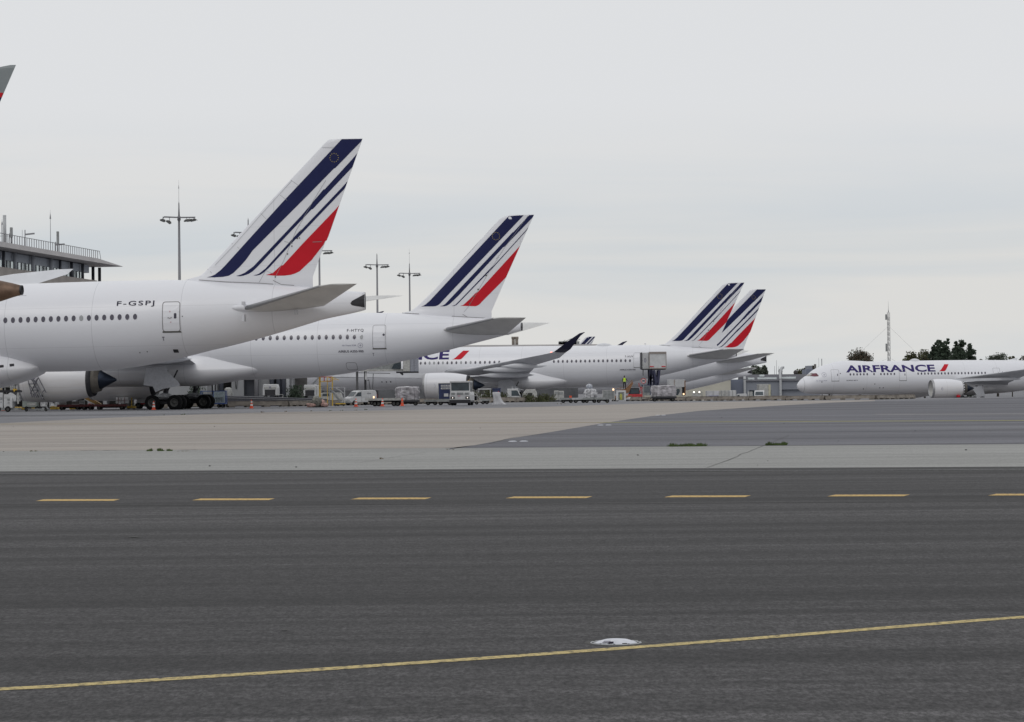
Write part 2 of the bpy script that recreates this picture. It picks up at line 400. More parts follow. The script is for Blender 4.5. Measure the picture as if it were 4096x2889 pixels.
def engine(root, c, length, R, tail='cone', side=1, chevron=False, name='engine', pylon=None, roundel=True):
    """c: centre of the intake lip; nacelle with lip, fan, core nozzle, exhaust cone, pylon"""
    c = Vector(c); L_ = length
    outer = [(0.0, 0.93), (0.06, 0.965), (0.25, 1.0), (0.35 * L_ , 1.055), (0.55 * L_, 1.05), (0.8 * L_, 0.97), (L_, 0.84)]
    pr = [(x, r * R * 0.95) for x, r in outer]
    m = MB(); m.lathe(smooth_tab(pr), c, n=64)
    if chevron:
        k = 18; x = L_; vs = []; fs = []
        for i in range(k):
            a0, a1 = 2 * pi * i / k, 2 * pi * (i + 1) / k; am = (a0 + a1) / 2; r = 0.84 * R * 0.95; b = len(vs)
            vs += [c + Vector((x - 0.02, r * cos(a0), r * sin(a0))), c + Vector((x - 0.02, r * cos(a1), r * sin(a1))), c + Vector((x + 0.38, r * 0.965 * cos(am), r * 0.965 * sin(am)))]
            fs.append((b, b + 1, b + 2))
        m.add(vs, fs)
    nac = m.build(name, WHITE, root); 
    li = MB(); li.lathe([(0.42, 1.008 * R * 0.95), (0.25, 1.004 * R * 0.95), (0.06, 0.97 * R * 0.95), (0.0, 0.935 * R * 0.95), (0.02, 0.89 * R * 0.95), (0.2, 0.86 * R * 0.95)], c, n=64); li.build('intake_lip', LEADM, nac)
    du = MB(); du.lathe([(0.2, 0.86 * R * 0.95), (1.3, 0.84 * R * 0.95)], c, n=48); du.mi = 1
    du.lathe([(1.3, 0.84 * R * 0.95), (1.32, 0.05)], c, n=48); du.mi = 2; du.lathe([(0.75, 0.01), (0.9, 0.12 * R), (1.3, 0.27 * R)], c, n=24)
    for i in range(22):
        a = 2 * pi * i / 22; p = c + Vector((1.22, 0.25 * R * cos(a), 0.25 * R * sin(a))); q = c + Vector((1.22, 0.8 * R * cos(a + 0.12), 0.8 * R * sin(a + 0.12)))
        du.mi = 2; du.bar(p, q, 0.04, 0.22 * R)
    du.build('fan', [WINGG, DARK, STEEL], nac)
    nz_ = MB(); nz_.lathe([(L_ - 0.5, 0.8 * R * .93), (L_ - 0.01, 0.795 * R), (L_ + 0.42, 0.745 * R), (L_ + 0.41, 0.73 * R), (L_ - 0.4, 0.5 * R)], c, n=48)
    nz_.build('fan_nozzle', DARK, nac)
    co = MB(); co.lathe([(L_ - 0.6, 0.60 * R), (L_ + 0.55, 0.62 * R), (L_ + 0.59, 0.57 * R), (L_ + 0.95, 0.53 * R), (L_ + 0.97, 0.40 * R)], c, n=40); co.build('core_nozzle', NOZZLE, nac)
    pl = MB(); pl.lathe([(L_ + 0.3, 0.46 * R), (L_ + 0.97, 0.45 * R), (L_ + 1.6, 0.27 * R), (L_ + 2.4, 0.05 * R), (L_ + 2.43, 0.001)], c, n=32); pl.build('exhaust_cone', HEATM, nac)
    if pylon:
        y = c.y; p = MB(); p.add([(c.x + a, y + b * sy, zz) for a, zz, b in [(1.2, c.z + 0.98 * R, 0.12), (L_ * 0.7, c.z + 0.55 * R, 0.22), (L_ + 3.0, c.z + 0.75 * R, 0.10), (pylon[1], pylon[2], 0.15), (pylon[0], pylon[3], 0.2)] for sy in (-1, 1)],
            [(0, 2, 4, 6, 8), (9, 7, 5, 3, 1), (0, 1, 3, 2), (2, 3, 5, 4), (4, 5, 7, 6), (6, 7, 9, 8), (8, 9, 1, 0)])
        p.build('pylon', WINGW, nac)
    if roundel:
        # round airline badge on the outer side of the nacelle
        cx, cz = c.x + L_ * 0.22 + 0.25, c.z - 0.02
        def sf(a, b):
            r = interp([(c.x + q, w) for q, w in pr], a) ; dz = max(-0.99 * r, min(0.99 * r, b - c.z)); return Vector((a, c.y - side * sqrt(r * r - dz * dz) - side * 0.02, b))
        rr = 0.16 * R * 1.25
        bm = ring_bm(circ(cx, cz, rr, n=28), circ(cx, cz, rr * 0.93, n=28)); decal('badge_ring', bm, sf, FAINT, nac, 0.3)
        def cp(l): return [(cx + a * rr, cz + b * rr) for a, b in l]
        wing = [(-0.62, -0.1), (-0.5, 0.25), (-0.3, 0.05), (-0.25, 0.4), (-0.05, 0.1), (0.1, 0.3), (0.15, -0.1), (0.45, -0.5), (-0.1, -0.45), (-0.35, -0.6), (-0.3, -0.3)]
        head = [(0.15, 0.55), (0.5, 0.5), (0.3, 0.35), (0.55, 0.1), (0.3, 0.0), (0.15, 0.2)]
        decal('badge', poly_bm([cp(wing), cp(head)]), sf, PURPLE, nac, 0)
    return nac

def gear(root, x, y, zb, ztop, axles=2, side=-1, tyre_r=0.69, pitch_=2.04, door=None, name='landing_gear'):
    m = MB(); m.cyl((x, y, zb + tyre_r), (x, y, ztop), 0.17, n=14); m.cyl((x, y, zb + tyre_r + 0.1), (x, y, zb + tyre_r + 1.1), 0.24, n=14)
    m.bar((x, y, zb + 1.4), (x + 1.1, y, ztop), 0.12); m.bar((x, y, zb + 1.5), (x, -side * 0.6 + y, ztop), 0.14)
    half = pitch_ * (axles - 1) / 2; m.bar((x - half - 0.2, y, zb + tyre_r), (x + half + 0.2, y, zb + tyre_r), 0.34, 0.3)
    m.mi = 1; m.blob((x - 0.2, y - 0.25, zb + tyre_r + 0.55), (0.9, 0.3, 0.28), 3, 0.4, 8)
    m.mi = 0
    for i in range(axles):
        ax = x - half + i * pitch_; m.cyl((ax, y - 0.9, zb + tyre_r), (ax, y + 0.9, zb + tyre_r), 0.09, n=10)
    g = m.build(name, [DARK, STEEL], root)
    for i in range(axles):
        for sy in (-0.8, 0.8):
            wheel(g, x - half + i * pitch_, y + sy, zb + tyre_r, tyre_r, 0.48, big=True)
    if door:
        d = MB(); d.prism(door, y - 0.62, y - 0.56); d.build('gear_door', GEARW, g)
    return g

def wheel(parent, x, y, z, r, w, big=False, axis='y'):
    m = MB(); pr = [(-w / 2, r * 0.55), (-w / 2, r * 0.9), (-w * 0.33, r * 0.985), (0, r), (w * 0.33, r * 0.985), (w / 2, r * 0.9), (w / 2, r * 0.55)]
    m.lathe(pr, (0, 0, 0), axis, 28); m.mi = 1
    m.lathe([(-w * 0.47, r * 0.56), (-w * 0.47, r * 0.48), (-w * 0.25, r * 0.42), (-w * 0.25, r * 0.18), (-w * 0.4, r * 0.14), (-w * 0.4, 0.001)], (0, 0, 0), axis, 20)
    m.lathe([(w * 0.47, r * 0.56), (w * 0.47, r * 0.48), (w * 0.25, r * 0.42), (w * 0.25, 0.001)], (0, 0, 0), axis, 20)
    return m.build('wheel', [BLACK, RIM], parent, (x, y, z))

# ================================================================== the ground
def ground_mat(name, col, speck=0.25, streak=0.10, big=0.12, rough=0.95, tint=None, sx=0.12, spec=0.15, slabs=None, skid=None, fine=0):
    m = bpy.data.materials.new(name); m.use_nodes = True; t = m.node_tree; b = t.nodes['Principled BSDF']; nn = t.nodes.new; lk = t.links.new
    c = nn('ShaderNodeTexCoord')
    def nz_(scale, st, detail=4, rough_=0.6, off=0):
        mpn = nn('ShaderNodeMapping'); mpn.inputs['Scale'].default_value = st; mpn.inputs['Location'].default_value = (off, off * 2, 0); lk(c.outputs['Object'], mpn.inputs[0])
        n = nn('ShaderNodeTexNoise'); n.inputs['Scale'].default_value = scale; n.inputs['Detail'].default_value = detail; n.inputs['Roughness'].default_value = rough_; lk(mpn.outputs[0], n.inputs[0]); return n.outputs[0]
    def mr_(v, a, b_, lo, hi):
        r = nn('ShaderNodeMapRange'); r.inputs['From Min'].default_value = a; r.inputs['From Max'].default_value = b_; r.inputs['To Min'].default_value = lo; r.inputs['To Max'].default_value = hi; lk(v, r.inputs[0]); return r.outputs[0]
    def mul(a, b_):
        k = nn('ShaderNodeMath'); k.operation = 'MULTIPLY'; lk(a, k.inputs[0]); lk(b_, k.inputs[1]); return k.outputs[0]
    v = mr_(nz_(38, (1, 0.35, 1), 3, 0.8), 0.38, 0.62, 1 - speck, 1 + speck)
    v = mul(v, mr_(nz_(9, (1, 0.7, 1), 4, 0.7, 3), 0.38, 0.62, 1 - speck * 0.5, 1 + speck * 0.5))
    v = mul(v, mr_(nz_(1.0, (sx, 1.3, 1), 6, 0.62, 11), 0.40, 0.60, 1 - streak, 1 + streak))
    v = mul(v, mr_(nz_(1.0, (sx * 0.25, 0.22, 1), 5, 0.6, 17), 0.40, 0.60, 1 - streak * 0.8, 1 + streak * 0.8))
    v = mul(v, mr_(nz_(0.03, (1, 1, 1), 4, 0.5, 23), 0.35, 0.65, 1 - big, 1 + big))
    # chips and pits
    pit = mr_(nz_(17, (0.8, 0.28, 1), 3, 0.6, 31), 0.30, 0.36, 0.45 if fine else 0.7, 1.0); v = mul(v, pit)
    if fine: v = mul(v, mr_(nz_(1.0, (0.10, 2.6, 1), 3, 0.5, 61), 0.62, 0.72, 1.0, 1.30)); v = mul(v, mr_(nz_(1.0, (0.07, 1.9, 1), 4, 0.5, 71), 0.30, 0.42, 0.68, 1.0)); v = mul(v, mr_(nz_(1.0, (0.022, 0.42, 1), 3, 0.5, 83), 0.40, 0.60, 0.78, 1.24))
    vm_ = nn('ShaderNodeVectorMath'); vm_.operation = 'SCALE'; vm_.inputs[0].default_value = col; lk(v, vm_.inputs['Scale'])
    out = vm_.outputs[0]
    if tint:
        mx = nn('ShaderNodeMix'); mx.data_type = 'RGBA'; lk(mr_(nz_(0.05, (1, 2, 1), 4, 0.6, 41), 0.35, 0.65, 0, 0.6), mx.inputs['Factor']); lk(out, mx.inputs['A']); 
        v2 = nn('ShaderNodeVectorMath'); v2.operation = 'SCALE'; v2.inputs[0].default_value = tint; lk(v, v2.inputs['Scale']); lk(v2.outputs[0], mx.inputs['B']); out = mx.outputs['Result']
    if skid:
        mx = nn('ShaderNodeMix'); mx.data_type = 'RGBA'; lk(mr_(nz_(1.0, (0.012, 0.9, 1), 3, 0.5, 51), 0.60, 0.66, 0, skid), mx.inputs['Factor']); lk(out, mx.inputs['A']); mx.inputs['B'].default_value = (0.05, 0.05, 0.052, 1); out = mx.outputs['Result']
    lk(out, b.inputs['Base Color']); b.inputs['Roughness'].default_value = rough; b.inputs['Specular IOR Level'].default_value = spec
    bp = nn('ShaderNodeBump'); bp.inputs['Strength'].default_value = 0.5; bp.inputs['Distance'].default_value = 0.006; lk(nz_(60, (1, 1, 1), 3, 0.7, 5), bp.inputs['Height']); lk(bp.outputs[0], b.inputs['Normal'])
    MATS[name] = m; return m
ASPH = ground_mat('near_asphalt', (0.0400, 0.0382, 0.0392), speck=0.55, streak=0.30, big=0.12, sx=0.035, rough=0.82, spec=0.34, fine=1)
STRIP = ground_mat('pale_concrete', (0.300, 0.300, 0.290), speck=0.14, streak=0.07, big=0.04, sx=0.08)
BEIGE = ground_mat('beige_concrete', (0.350, 0.318, 0.290), speck=0.10, streak=0.10, big=0.06, tint=(0.325, 0.302, 0.280), sx=0.03, skid=0.30)
BLUEA = ground_mat('blue_grey_asphalt', (0.140, 0.140, 0.156), speck=0.16, streak=0.24, big=0.10, tint=(0.165, 0.166, 0.178), sx=0.02)
APRON = ground_mat('apron_concrete', (0.215, 0.215, 0.228), speck=0.1, streak=0.10, big=0.12, sx=0.02)
def ypaint(name, col, wear):
    m = bpy.data.materials.new(name); m.use_nodes = True; t = m.node_tree; b = t.nodes['Principled BSDF']; nn = t.nodes.new; lk = t.links.new
    c = nn('ShaderNodeTexCoord'); n = nn('ShaderNodeTexNoise'); n.inputs['Scale'].default_value = 22; n.inputs['Detail'].default_value = 4; n.inputs['Roughness'].default_value = 0.8; lk(c.outputs['Object'], n.inputs[0])
    r = nn('ShaderNodeValToRGB'); r.color_ramp.elements[0].position = 0.30 + wear * 0.1; r.color_ramp.elements[1].position = 0.46 + wear * 0.15
    r.color_ramp.elements[0].color = (0.075, 0.073, 0.07, 1); r.color_ramp.elements[1].color = (*col, 1)
    lk(n.outputs[0], r.inputs[0]); lk(r.outputs[0], b.inputs['Base Color']); b.inputs['Roughness'].default_value = 0.9; b.inputs['Specular IOR Level'].default_value = 0.15
    return m
YEL = ypaint('yellow_road_paint', (0.56, 0.45, 0.21), 0.5); ORA = ypaint('orange_yellow_road_paint', (0.60, 0.415, 0.165), 0.35); WHT = ypaint('white_road_paint', (0.24, 0.25, 0.25), 1.3)
PYEL = ypaint('pale_yellow_paint', (0.32, 0.30, 0.12), 0.3); PBEI = ypaint('faded_yellow_paint', (0.33, 0.28, 0.19), 0.0); WHT2 = ypaint('white_bay_paint', (0.45, 0.46, 0.47), 0.3)

def sheet(name, pts, z, material, kind='structure'):
    me = bpy.data.meshes.new(name); me.from_pydata([(a, b, z) for a, b in pts], [], [tuple(range(len(pts)))]); me.update(); me.materials.append(material)
    if me.polygons[0].normal.z < 0: me.flip_normals()
    o = bpy.data.objects.new(name, me); COL.objects.link(o); return tag(o, kind=kind)
def gxy(px, py): g = G(px, py); return (g.x, g.y)
# one sheet to the horizon, falling gently beyond the apron
ys = [-60, 0, 30, 60, 120, 200, 285] + [290 + 12 * i for i in range(22)] + [560, 700, 1000, 2000, 4000, 7000]
xs = [-4000, -1500, -400, -100, 0, 100, 400, 1500, 4000]
me = bpy.data.meshes.new('ground'); vs = [(x, y, terr(y)) for y in ys for x in xs]; nx = len(xs)
me.from_pydata(vs, [], [(j * nx + i, j * nx + i + 1, (j + 1) * nx + i + 1, (j + 1) * nx + i) for j in range(len(ys) - 1) for i in range(nx - 1)]); me.update(); me.materials.append(APRON)
o = bpy.data.objects.new('ground', me); COL.objects.link(o); tag(o, kind='structure')
def gxz(px, py, z=0.006): g = G(px, py, z); return (g.x, g.y)
def line_y(p, q, x):  # y on the ground line through two points at ground x
    return p[1] + (q[1] - p[1]) * (x - p[0]) / (q[0] - p[0])
kL, kR = gxy(0, 1887), gxy(4096, 1868)            # asphalt / pale strip edge
jL, jR = gxy(0, 1806), gxy(4096, 1777.5)          # pale strip / far pavement joint
far = 300
def edge(a, b, x): return (x, line_y(a, b, x))
sheet('asphalt_road', [(-far, -50), (far, -50), edge(kL, kR, far), edge(kL, kR, -far)], 0.004, ASPH)
sheet('concrete_strip', [edge(kL, kR, -far), edge(kL, kR, far), edge(jL, jR, far), edge(jL, jR, -far)], 0.005, STRIP)
# beige taxiway concrete: from the joint out to the apron edge, the blue-grey asphalt cuts in from the right
bord = [gxy(1795, 1800), gxy(1900, 1782), gxy(2050, 1754), gxy(2200, 1730), gxy(2440, 1689), gxy(2600, 1666), gxy(2800, 1644), gxy(3100, 1624), gxy(3330, 1611), gxy(3500, 1604.5)]
apr = [gxy(3500, 1601), gxy(3000, 1606), gxy(2600, 1614), gxy(2200, 1627), gxy(1800, 1637), gxy(1500, 1643), gxy(1100, 1649), gxy(720, 1661), gxy(400, 1673), gxy(0, 1694)]
lx = -60.0; ly = line_y(gxy(0, 1694), gxy(400, 1673), lx) if False else None
a0, a1 = gxy(400, 1673), gxy(0, 1694); k = (-far - a1[0]) / (a1[0] - a0[0]); lend = (-far, max(jL[1] + 5, a1[1] - 6))
poly = [edge(jL, jR, -far), (edge(jL, jR, bord[0][0]))] + bord + apr + [(-60, a1[1] - 7), (-far, a1[1] - 12)]
sheet('taxiway_concrete', poly, 0.006, BEIGE)
far_r = gxy(3900, 1598)
sheet('side_asphalt', [edge(jL, jR, bord[0][0]), edge(jL, jR, far)] + [(far, 290), (60, 290), gxy(3700, 1601.5)] + bord[::-1], 0.007, BLUEA)

# painted lines: each a thin sheet on its pavement
def stripe(name, p, q, w, z, material):
    p, q = Vector((*p, 0)), Vector((*q, 0)); d = (q - p).normalized(); n = Vector((-d.y, d.x, 0)) * w / 2
    return sheet(name, [(p - n)[:2], (q - n)[:2], (q + n)[:2], (p + n)[:2]], z, material)
def ext(a, b, t): a, b = Vector(a), Vector(b); return tuple(a + (b - a) * t)
ylp = [gxz(a, b) for a, b in ((-900, 2808), (0, 2756), (200, 2746), (900, 2701.5), (1100, 2689.5), (1900, 2635), (2100, 2621.5), (2900, 2562), (3100, 2546.5), (3896, 2482.5), (4096, 2468))]
ylp = [ext(ylp[1], ylp[0], 4)] + ylp[1:] + [ext(ylp[-2], ylp[-1], 40)]
vs = []
for i, p in enumerate(ylp):
    p = Vector(p); d = (Vector(ylp[min(i + 1, len(ylp) - 1)]) - Vector(ylp[max(0, i - 1)])).normalized(); n = Vector((-d.y, d.x)) * 0.062; vs += [(*(p - n), 0.006), (*(p + n), 0.006)]
m = MB(); m.add(vs, [(2 * i, 2 * i + 2, 2 * i + 3, 2 * i + 1) for i in range(len(ylp) - 1)]); tag(m.build('yellow_line', YEL), kind='structure')
dash = [(142, 476, 2000.5), (768, 1096, 1997.5), (1402, 1722, 1994), (2022, 2366, 1989.5), (2656, 3000, 1985.5), (3308, 3636, 1982), (3952, 4290, 1978.5)]
for a, b, y in dash:
    # dashes have slanted ends, as painted
    p, q, r, s_ = gxz(a, y + 3.8, .0065), gxz(b - 22, y + 3.2, .0065), gxz(b + 4, y - 3.6, .0065), gxz(a + 34, y - 3.2, .0065)
    sheet('yellow_dash', [p, q, r, s_], 0.0065, ORA)
stripe('white_edge_line', ext(gxy(0, 1898), gxy(4096, 1880), -2), ext(gxy(0, 1898), gxy(4096, 1880), 3), 0.34, 0.009, WHT)
stripe('taxi_line', gxy(2400, 1691), ext(gxy(2400, 1691), gxy(4096, 1683), 2), 1.5, 0.011, PYEL)
stripe('faded_taxi_line', gxy(-600, 1699), gxy(2400, 1691), 1.4, 0.011, PBEI)
stripe('thin_pale_line', gxy(3500, 1658), gxy(4300, 1657), 0.9, 0.011, BEIGE)
for a, b, y1, y2 in ((640, 680, 1653.5, 1653), (1060, 1100, 1643, 1642.7), (1130, 1210, 1642.5, 1642), (1390, 1440, 1635, 1634.7), (1470, 1515, 1634, 1633.5), (1580, 1740, 1631.5, 1630.5), (2150, 2190, 1618, 1617.5)):
    stripe('white_bay_mark', gxy(a, y1), gxy(b, y2), 0.5, 0.008, WHT2)
JOINT = mat('joint_sealant', (0.055, 0.053, 0.05), 0.9, var=0.2)
stripe('expansion_joint', ext(jL, jR, -2), ext(jL, jR, 3), 0.035, 0.009, JOINT)
def crack(name, pts, w, z=0.012):
    g = [Vector((*gxy(a, b), 0)) for a, b in pts]; m = MB()
    vs = []
    for i, p in enumerate(g):
        d = (g[min(i + 1, len(g) - 1)] - g[max(i - 1, 0)]).normalized(); n = Vector((-d.y, d.x, 0)) * (w * random.uniform(0.5, 1.2)); vs += [(p.x - n.x, p.y - n.y, z), (p.x + n.x, p.y + n.y, z)]
    m.add(vs, [(2 * i, 2 * i + 1, 2 * i + 3, 2 * i + 2) for i in range(len(g) - 1)]); return tag(m.build(name, JOINT), kind='structure')
crack('pavement_crack', [(2828, 1873), (2870, 1858), (2915, 1842), (2950, 1828), (2963, 1818), (2990, 1811), (3020, 1798), (3050, 1786), (3080, 1776), (3110, 1762), (3140, 1750), (3156, 1742)], 0.010)
crack('pavement_crack', [(1400, 1856), (1445, 1852), (1485, 1846), (1520, 1840), (1610, 1825), (1700, 1812)], 0.006)
crack('pavement_crack', [(1525, 1855), (1560, 1854.4), (1618, 1854.6)], 0.006)
crack('pavement_crack', [(1900, 1783), (1960, 1776), (2025, 1758), (2070, 1749), (2200, 1733)], 0.02)
crack('pavement_crack', [(2270, 2522), (1152 + 1190, 2525)], 0.001)
stripe('asphalt_seam', ext(gxy(0, 2026), gxy(4096, 2008), -1), ext(gxy(0, 2026), gxy(4096, 2008), 2), 0.05, 0.0085, JOINT)
crack('pavement_mark', [(1128, 2525), (1140, 2526), (1152, 2525)], 0.022)
crack('pavement_mark', [(516, 2154), (530, 2152.5), (548, 2153.5), (560, 2154)], 0.06)
crack('pavement_mark', [(468, 2160), (482, 2159.5)], 0.02)
crack('pavement_mark', [(1032, 2038), (1044, 2037)], 0.03)
# tar patches in the far joint
for a, b in ((322, 385), (412, 470), (720, 788), (1780, 1830)):
    crack('joint_gap', [(a, 1806.6 - a * 0.0068), ((a + b) / 2, 1805.6 - a * 0.0068), (b, 1806 - b * 0.0068)], 0.06)

# ================================================================== aircraft A (large twin jet, nearest)
A = Craft(1460, 172, 5.5, 0.0, 0.5)
cA = A.Ls([(0, 1138), (153, 1134), (350, 1127.5), (560, 1122), (744, 1121), (914, 1129.5), (1040, 1136), (1174, 1144.5), (1239, 1149), (1393, 1165), (1447, 1167.5), (1462, 1169)])
bA = A.Ls([(0, 1489), (137, 1488), (244, 1487), (402, 1482), (560, 1466), (660, 1447), (760, 1424), (845, 1402), (899, 1390), (1053, 1350), (1236, 1296), (1280, 1282), (1442, 1246), (1462, 1240)])
kx = [A.L(x, 1200)[0] for x in (400, 760, 1053, 1236, 1442)]
kA = list(zip(kx, (1.02, 1.04, 0.98, 0.82, 0.42)))
bodyA = Body([(cA[0][0] - 55, cA[0][1])] + cA if False else cA, bA, kA, -72.5, 3.1)
F3 = lambda pts: crop(pts, 560, 500, 2.3128)
finA = Fin(A.Ls([(744, 1119.5), (800, 1104), (818, 1090), (832, 1075.5), (1070, 817), (1300, 572), (1314, 560), (1332, 557)]), A.Ls([(1450, 556.5), (1308.5, 962), (1302, 966), (1239, 1140)]))
stripA = [(NAVY, F3([(627, 1412), (665, 1403), (700, 1388), (750, 1350), (790, 1310), (1340, 700), (1870, 133), (2062, 130), (2048, 152), (1810, 400), (1797, 405), (1560, 650), (1050, 1165), (990, 1250), (930, 1318), (870, 1375), (830, 1398), (780, 1408), (700, 1413)])),
    (NAVY, F3([(900, 1400), (940, 1388), (980, 1370), (1060, 1310), (1500, 840), (1700, 600), (1712, 597), (2015, 262), (2000, 300), (1968, 388), (1603, 780), (1590, 785), (1160, 1245), (1152, 1255), (1080, 1330), (1050, 1358), (1015, 1380), (970, 1396), (930, 1403)])),
    (NAVY, F3([(1057, 1394), (1085, 1388), (1110, 1378), (1170, 1330), (1480, 985), (1490, 983), (1925, 520), (1908, 575), (1456, 1055), (1445, 1058), (1200, 1325), (1150, 1370), (1120, 1388), (1085, 1396)])),
    (RED, F3([(1172, 1390), (1205, 1382), (1240, 1368), (1310, 1303), (1328, 1300), (1500, 1110), (1848, 742), (1800, 890), (1731, 1070), (1713, 1075), (1700, 1106), (1590, 1250), (1480, 1355), (1440, 1375), (1400, 1388), (1340, 1396), (1260, 1397)]))]
# outline of the intersecting stabiliser (port side), metres from the traced points
def stab_secs(cr, le_r, te_r, le_t, te_t, yr, yt, t0=0.09, kink=None):
    a, b = cr.V(*le_r, -yr), cr.V(*te_r, -yr); c, d = cr.V(*le_t, -yt), cr.V(*te_t, -yt); return a, b, c, d
stA = stab_secs(A, (978, 1234), (1310, 1214), (1300, 1138.5), (1428, 1135.5), 2.15, 10.6)

def make_stab(root, quad, yr, yt, grey=WINGG, tip=0.35):
    a, b, c, d = quad
    for s in (-1, 1):
        m = MB(); f = lambda v: Vector((v.x, v.y * -s if s == 1 else v.y, v.z))
        # leading edge point, trailing edge point; the tip is clipped aft
        inn = 0.6; a0 = a - (c - a).normalized() * 1.2; b0 = b - (d - b).normalized() * 1.2
        m1 = a.lerp(c, 0.5); n1 = b.lerp(d, 0.5); c1 = a.lerp(c, 0.93); d1 = b.lerp(d, 0.93)
        secs = [(a0, b0, 0.10), (a, b, 0.10), (m1, n1, 0.095), (c1, d1, 0.09), (c.lerp(d, 0.12), d, 0.05), (c.lerp(d, 0.55), d + (d - c) * 0.02, 0.03)]
        loft(m, [(f(p), f(q), t, (0, -0.12 * s, 1)) for p, q, t in secs], 14, 0.8)
        st = m.build('tailplane', WINGG, root)
        l = MB(); qs = [(a, b), (m1, n1), (c1, d1)]
        loft(l, [(f(p) - Vector((0.05, 0, 0)), f(p) + (f(q) - f(p)) * 0.10, 0.55, (0, 0, 1)) for p, q in qs], 6, 0.8)
        l.build('tailplane_leading_edge', LEADM, st)
make_stab_done = True

def apu_opening(root, pts, body):
    decal('exhaust_opening', poly_bm([pts]), lambda a, b: body.surf(a, b, 0.02), DARK, root, 0.3)

def craft777(cr, label, shapes, windows=True, front=True):
    root = cr.root('airliner', label, 'white airliners parked nose in at the terminal')
    body, fin, strips, st, apu = shapes
    fus = body.mb(80).build('fuselage', [WHITE, DARK], root)
    fb = fin.mb(fin.z0 - 1.6).build('tail_fin', WHITE, root)
    for k, (m_, pts) in enumerate(strips): decal('fin_stripe', poly_bm([pts]), lambda a, b: fin.surf(a, b), m_, fb, 0.6)
    make_stab(root, st, 1.6, 10.6)
    apu_opening(root, apu, body)
    return root, body, fin, fb, fus

stripsL = [(m_, A.Ls(p)) for m_, p in stripA]
apuA = A.Ls(crop([(1945, 497), (1965, 465), (2010, 438), (2080, 400), (2148, 362), (2150, 556), (2080, 545), (2010, 535), (1965, 525)], 880, 1080, 3.7032))
shapesA = (bodyA, finA, stripsL, stA, apuA)
rootA, _, _, finobA, fusA = craft777(A, 'nearest white airliner with striped tail fin and registration F-GSPJ', shapesA)
c0 = A.L(1338, 632); r0 = abs(A.L(1338 + 17, 632)[0] - c0[0]); stars(finA, c0[0], c0[1], r0, finobA)
wy = -3.1
pts = []
for i in range(18):
    px = 21.5 + i * 30.35 + (i / 17.0) ** 2 * 1.5; py = 1282 - (px - 22) * 15.0 / 518; pts.append(A.L(px, py, wy))
x_, z_ = pts[0]
for i in range(1, 30): pts.append((x_ - 0.533 * i, z_))
add_windows(rootA, bodyA, pts, 0.285, 0.40, blinds=(10,))
(x0, z1), (x1, z0) = A.L(644, 1206.5, wy), A.L(716, 1326, wy)
wa, wb = A.L(691, 1252.5, wy), A.L(701.5, 1274, wy)
dA = add_door(rootA, bodyA, x0, x1, z0, z1, win=(wa[0], wb[0], wb[1], wa[1]), lw=0.05)
for s_, a, b, c, d, m_ in (('F-GSPJ', 463, 612, 1205, 1226.5, LETTER), ('T', 641, 651, 1347, 1362, LETTER)):
    (p, q), (r, t) = A.L(a, b if False else c, wy), A.L(b, d, wy); lettering(rootA, bodyA, s_, p, r, t, q, m_, 0.012)
for a, b, w, h in ((675, 1246, 5, 6), (679, 1288.5, 4.5, 4.5)):
    p, q = A.L(a, b, wy); decal('door_notice', poly_bm([rrect(p - w / 115, p + w / 115, q - h / 115, q + h / 115, 0.02)]), lambda u, v: bodyA.surf(u, v, 0.02), PINK, dA, 0)
p, q = A.L(675, 1272, wy); decal('door_handle', poly_bm([[(p - 0.16, q), (p, q - 0.05), (p + 0.16, q), (p + 0.12, q + 0.06), (p, q + 0.0), (p - 0.12, q + 0.06)]]), lambda u, v: bodyA.surf(u, v, 0.02), SEAM, dA, 0)
def vent(root, body, cr, px, py, w, h, yl, name='vent_grille'):
    p, q = cr.L(px, py, yl); m_ = [rrect(p - w / 2, p + w / 2, q - h / 2, q + h / 2, 0.03)]
    decal(name, poly_bm(m_), lambda u, v: body.surf(u, v, 0.022), DARK, root, 0)
vent(rootA, bodyA, A, 693, 1403, 0.33, 0.22, -2.4)
for a, b in ((731, 1266), (582, 1406), (553, 1410)): vent(rootA, bodyA, A, a, b, 0.07, 0.07, -2.6, 'drain_port')
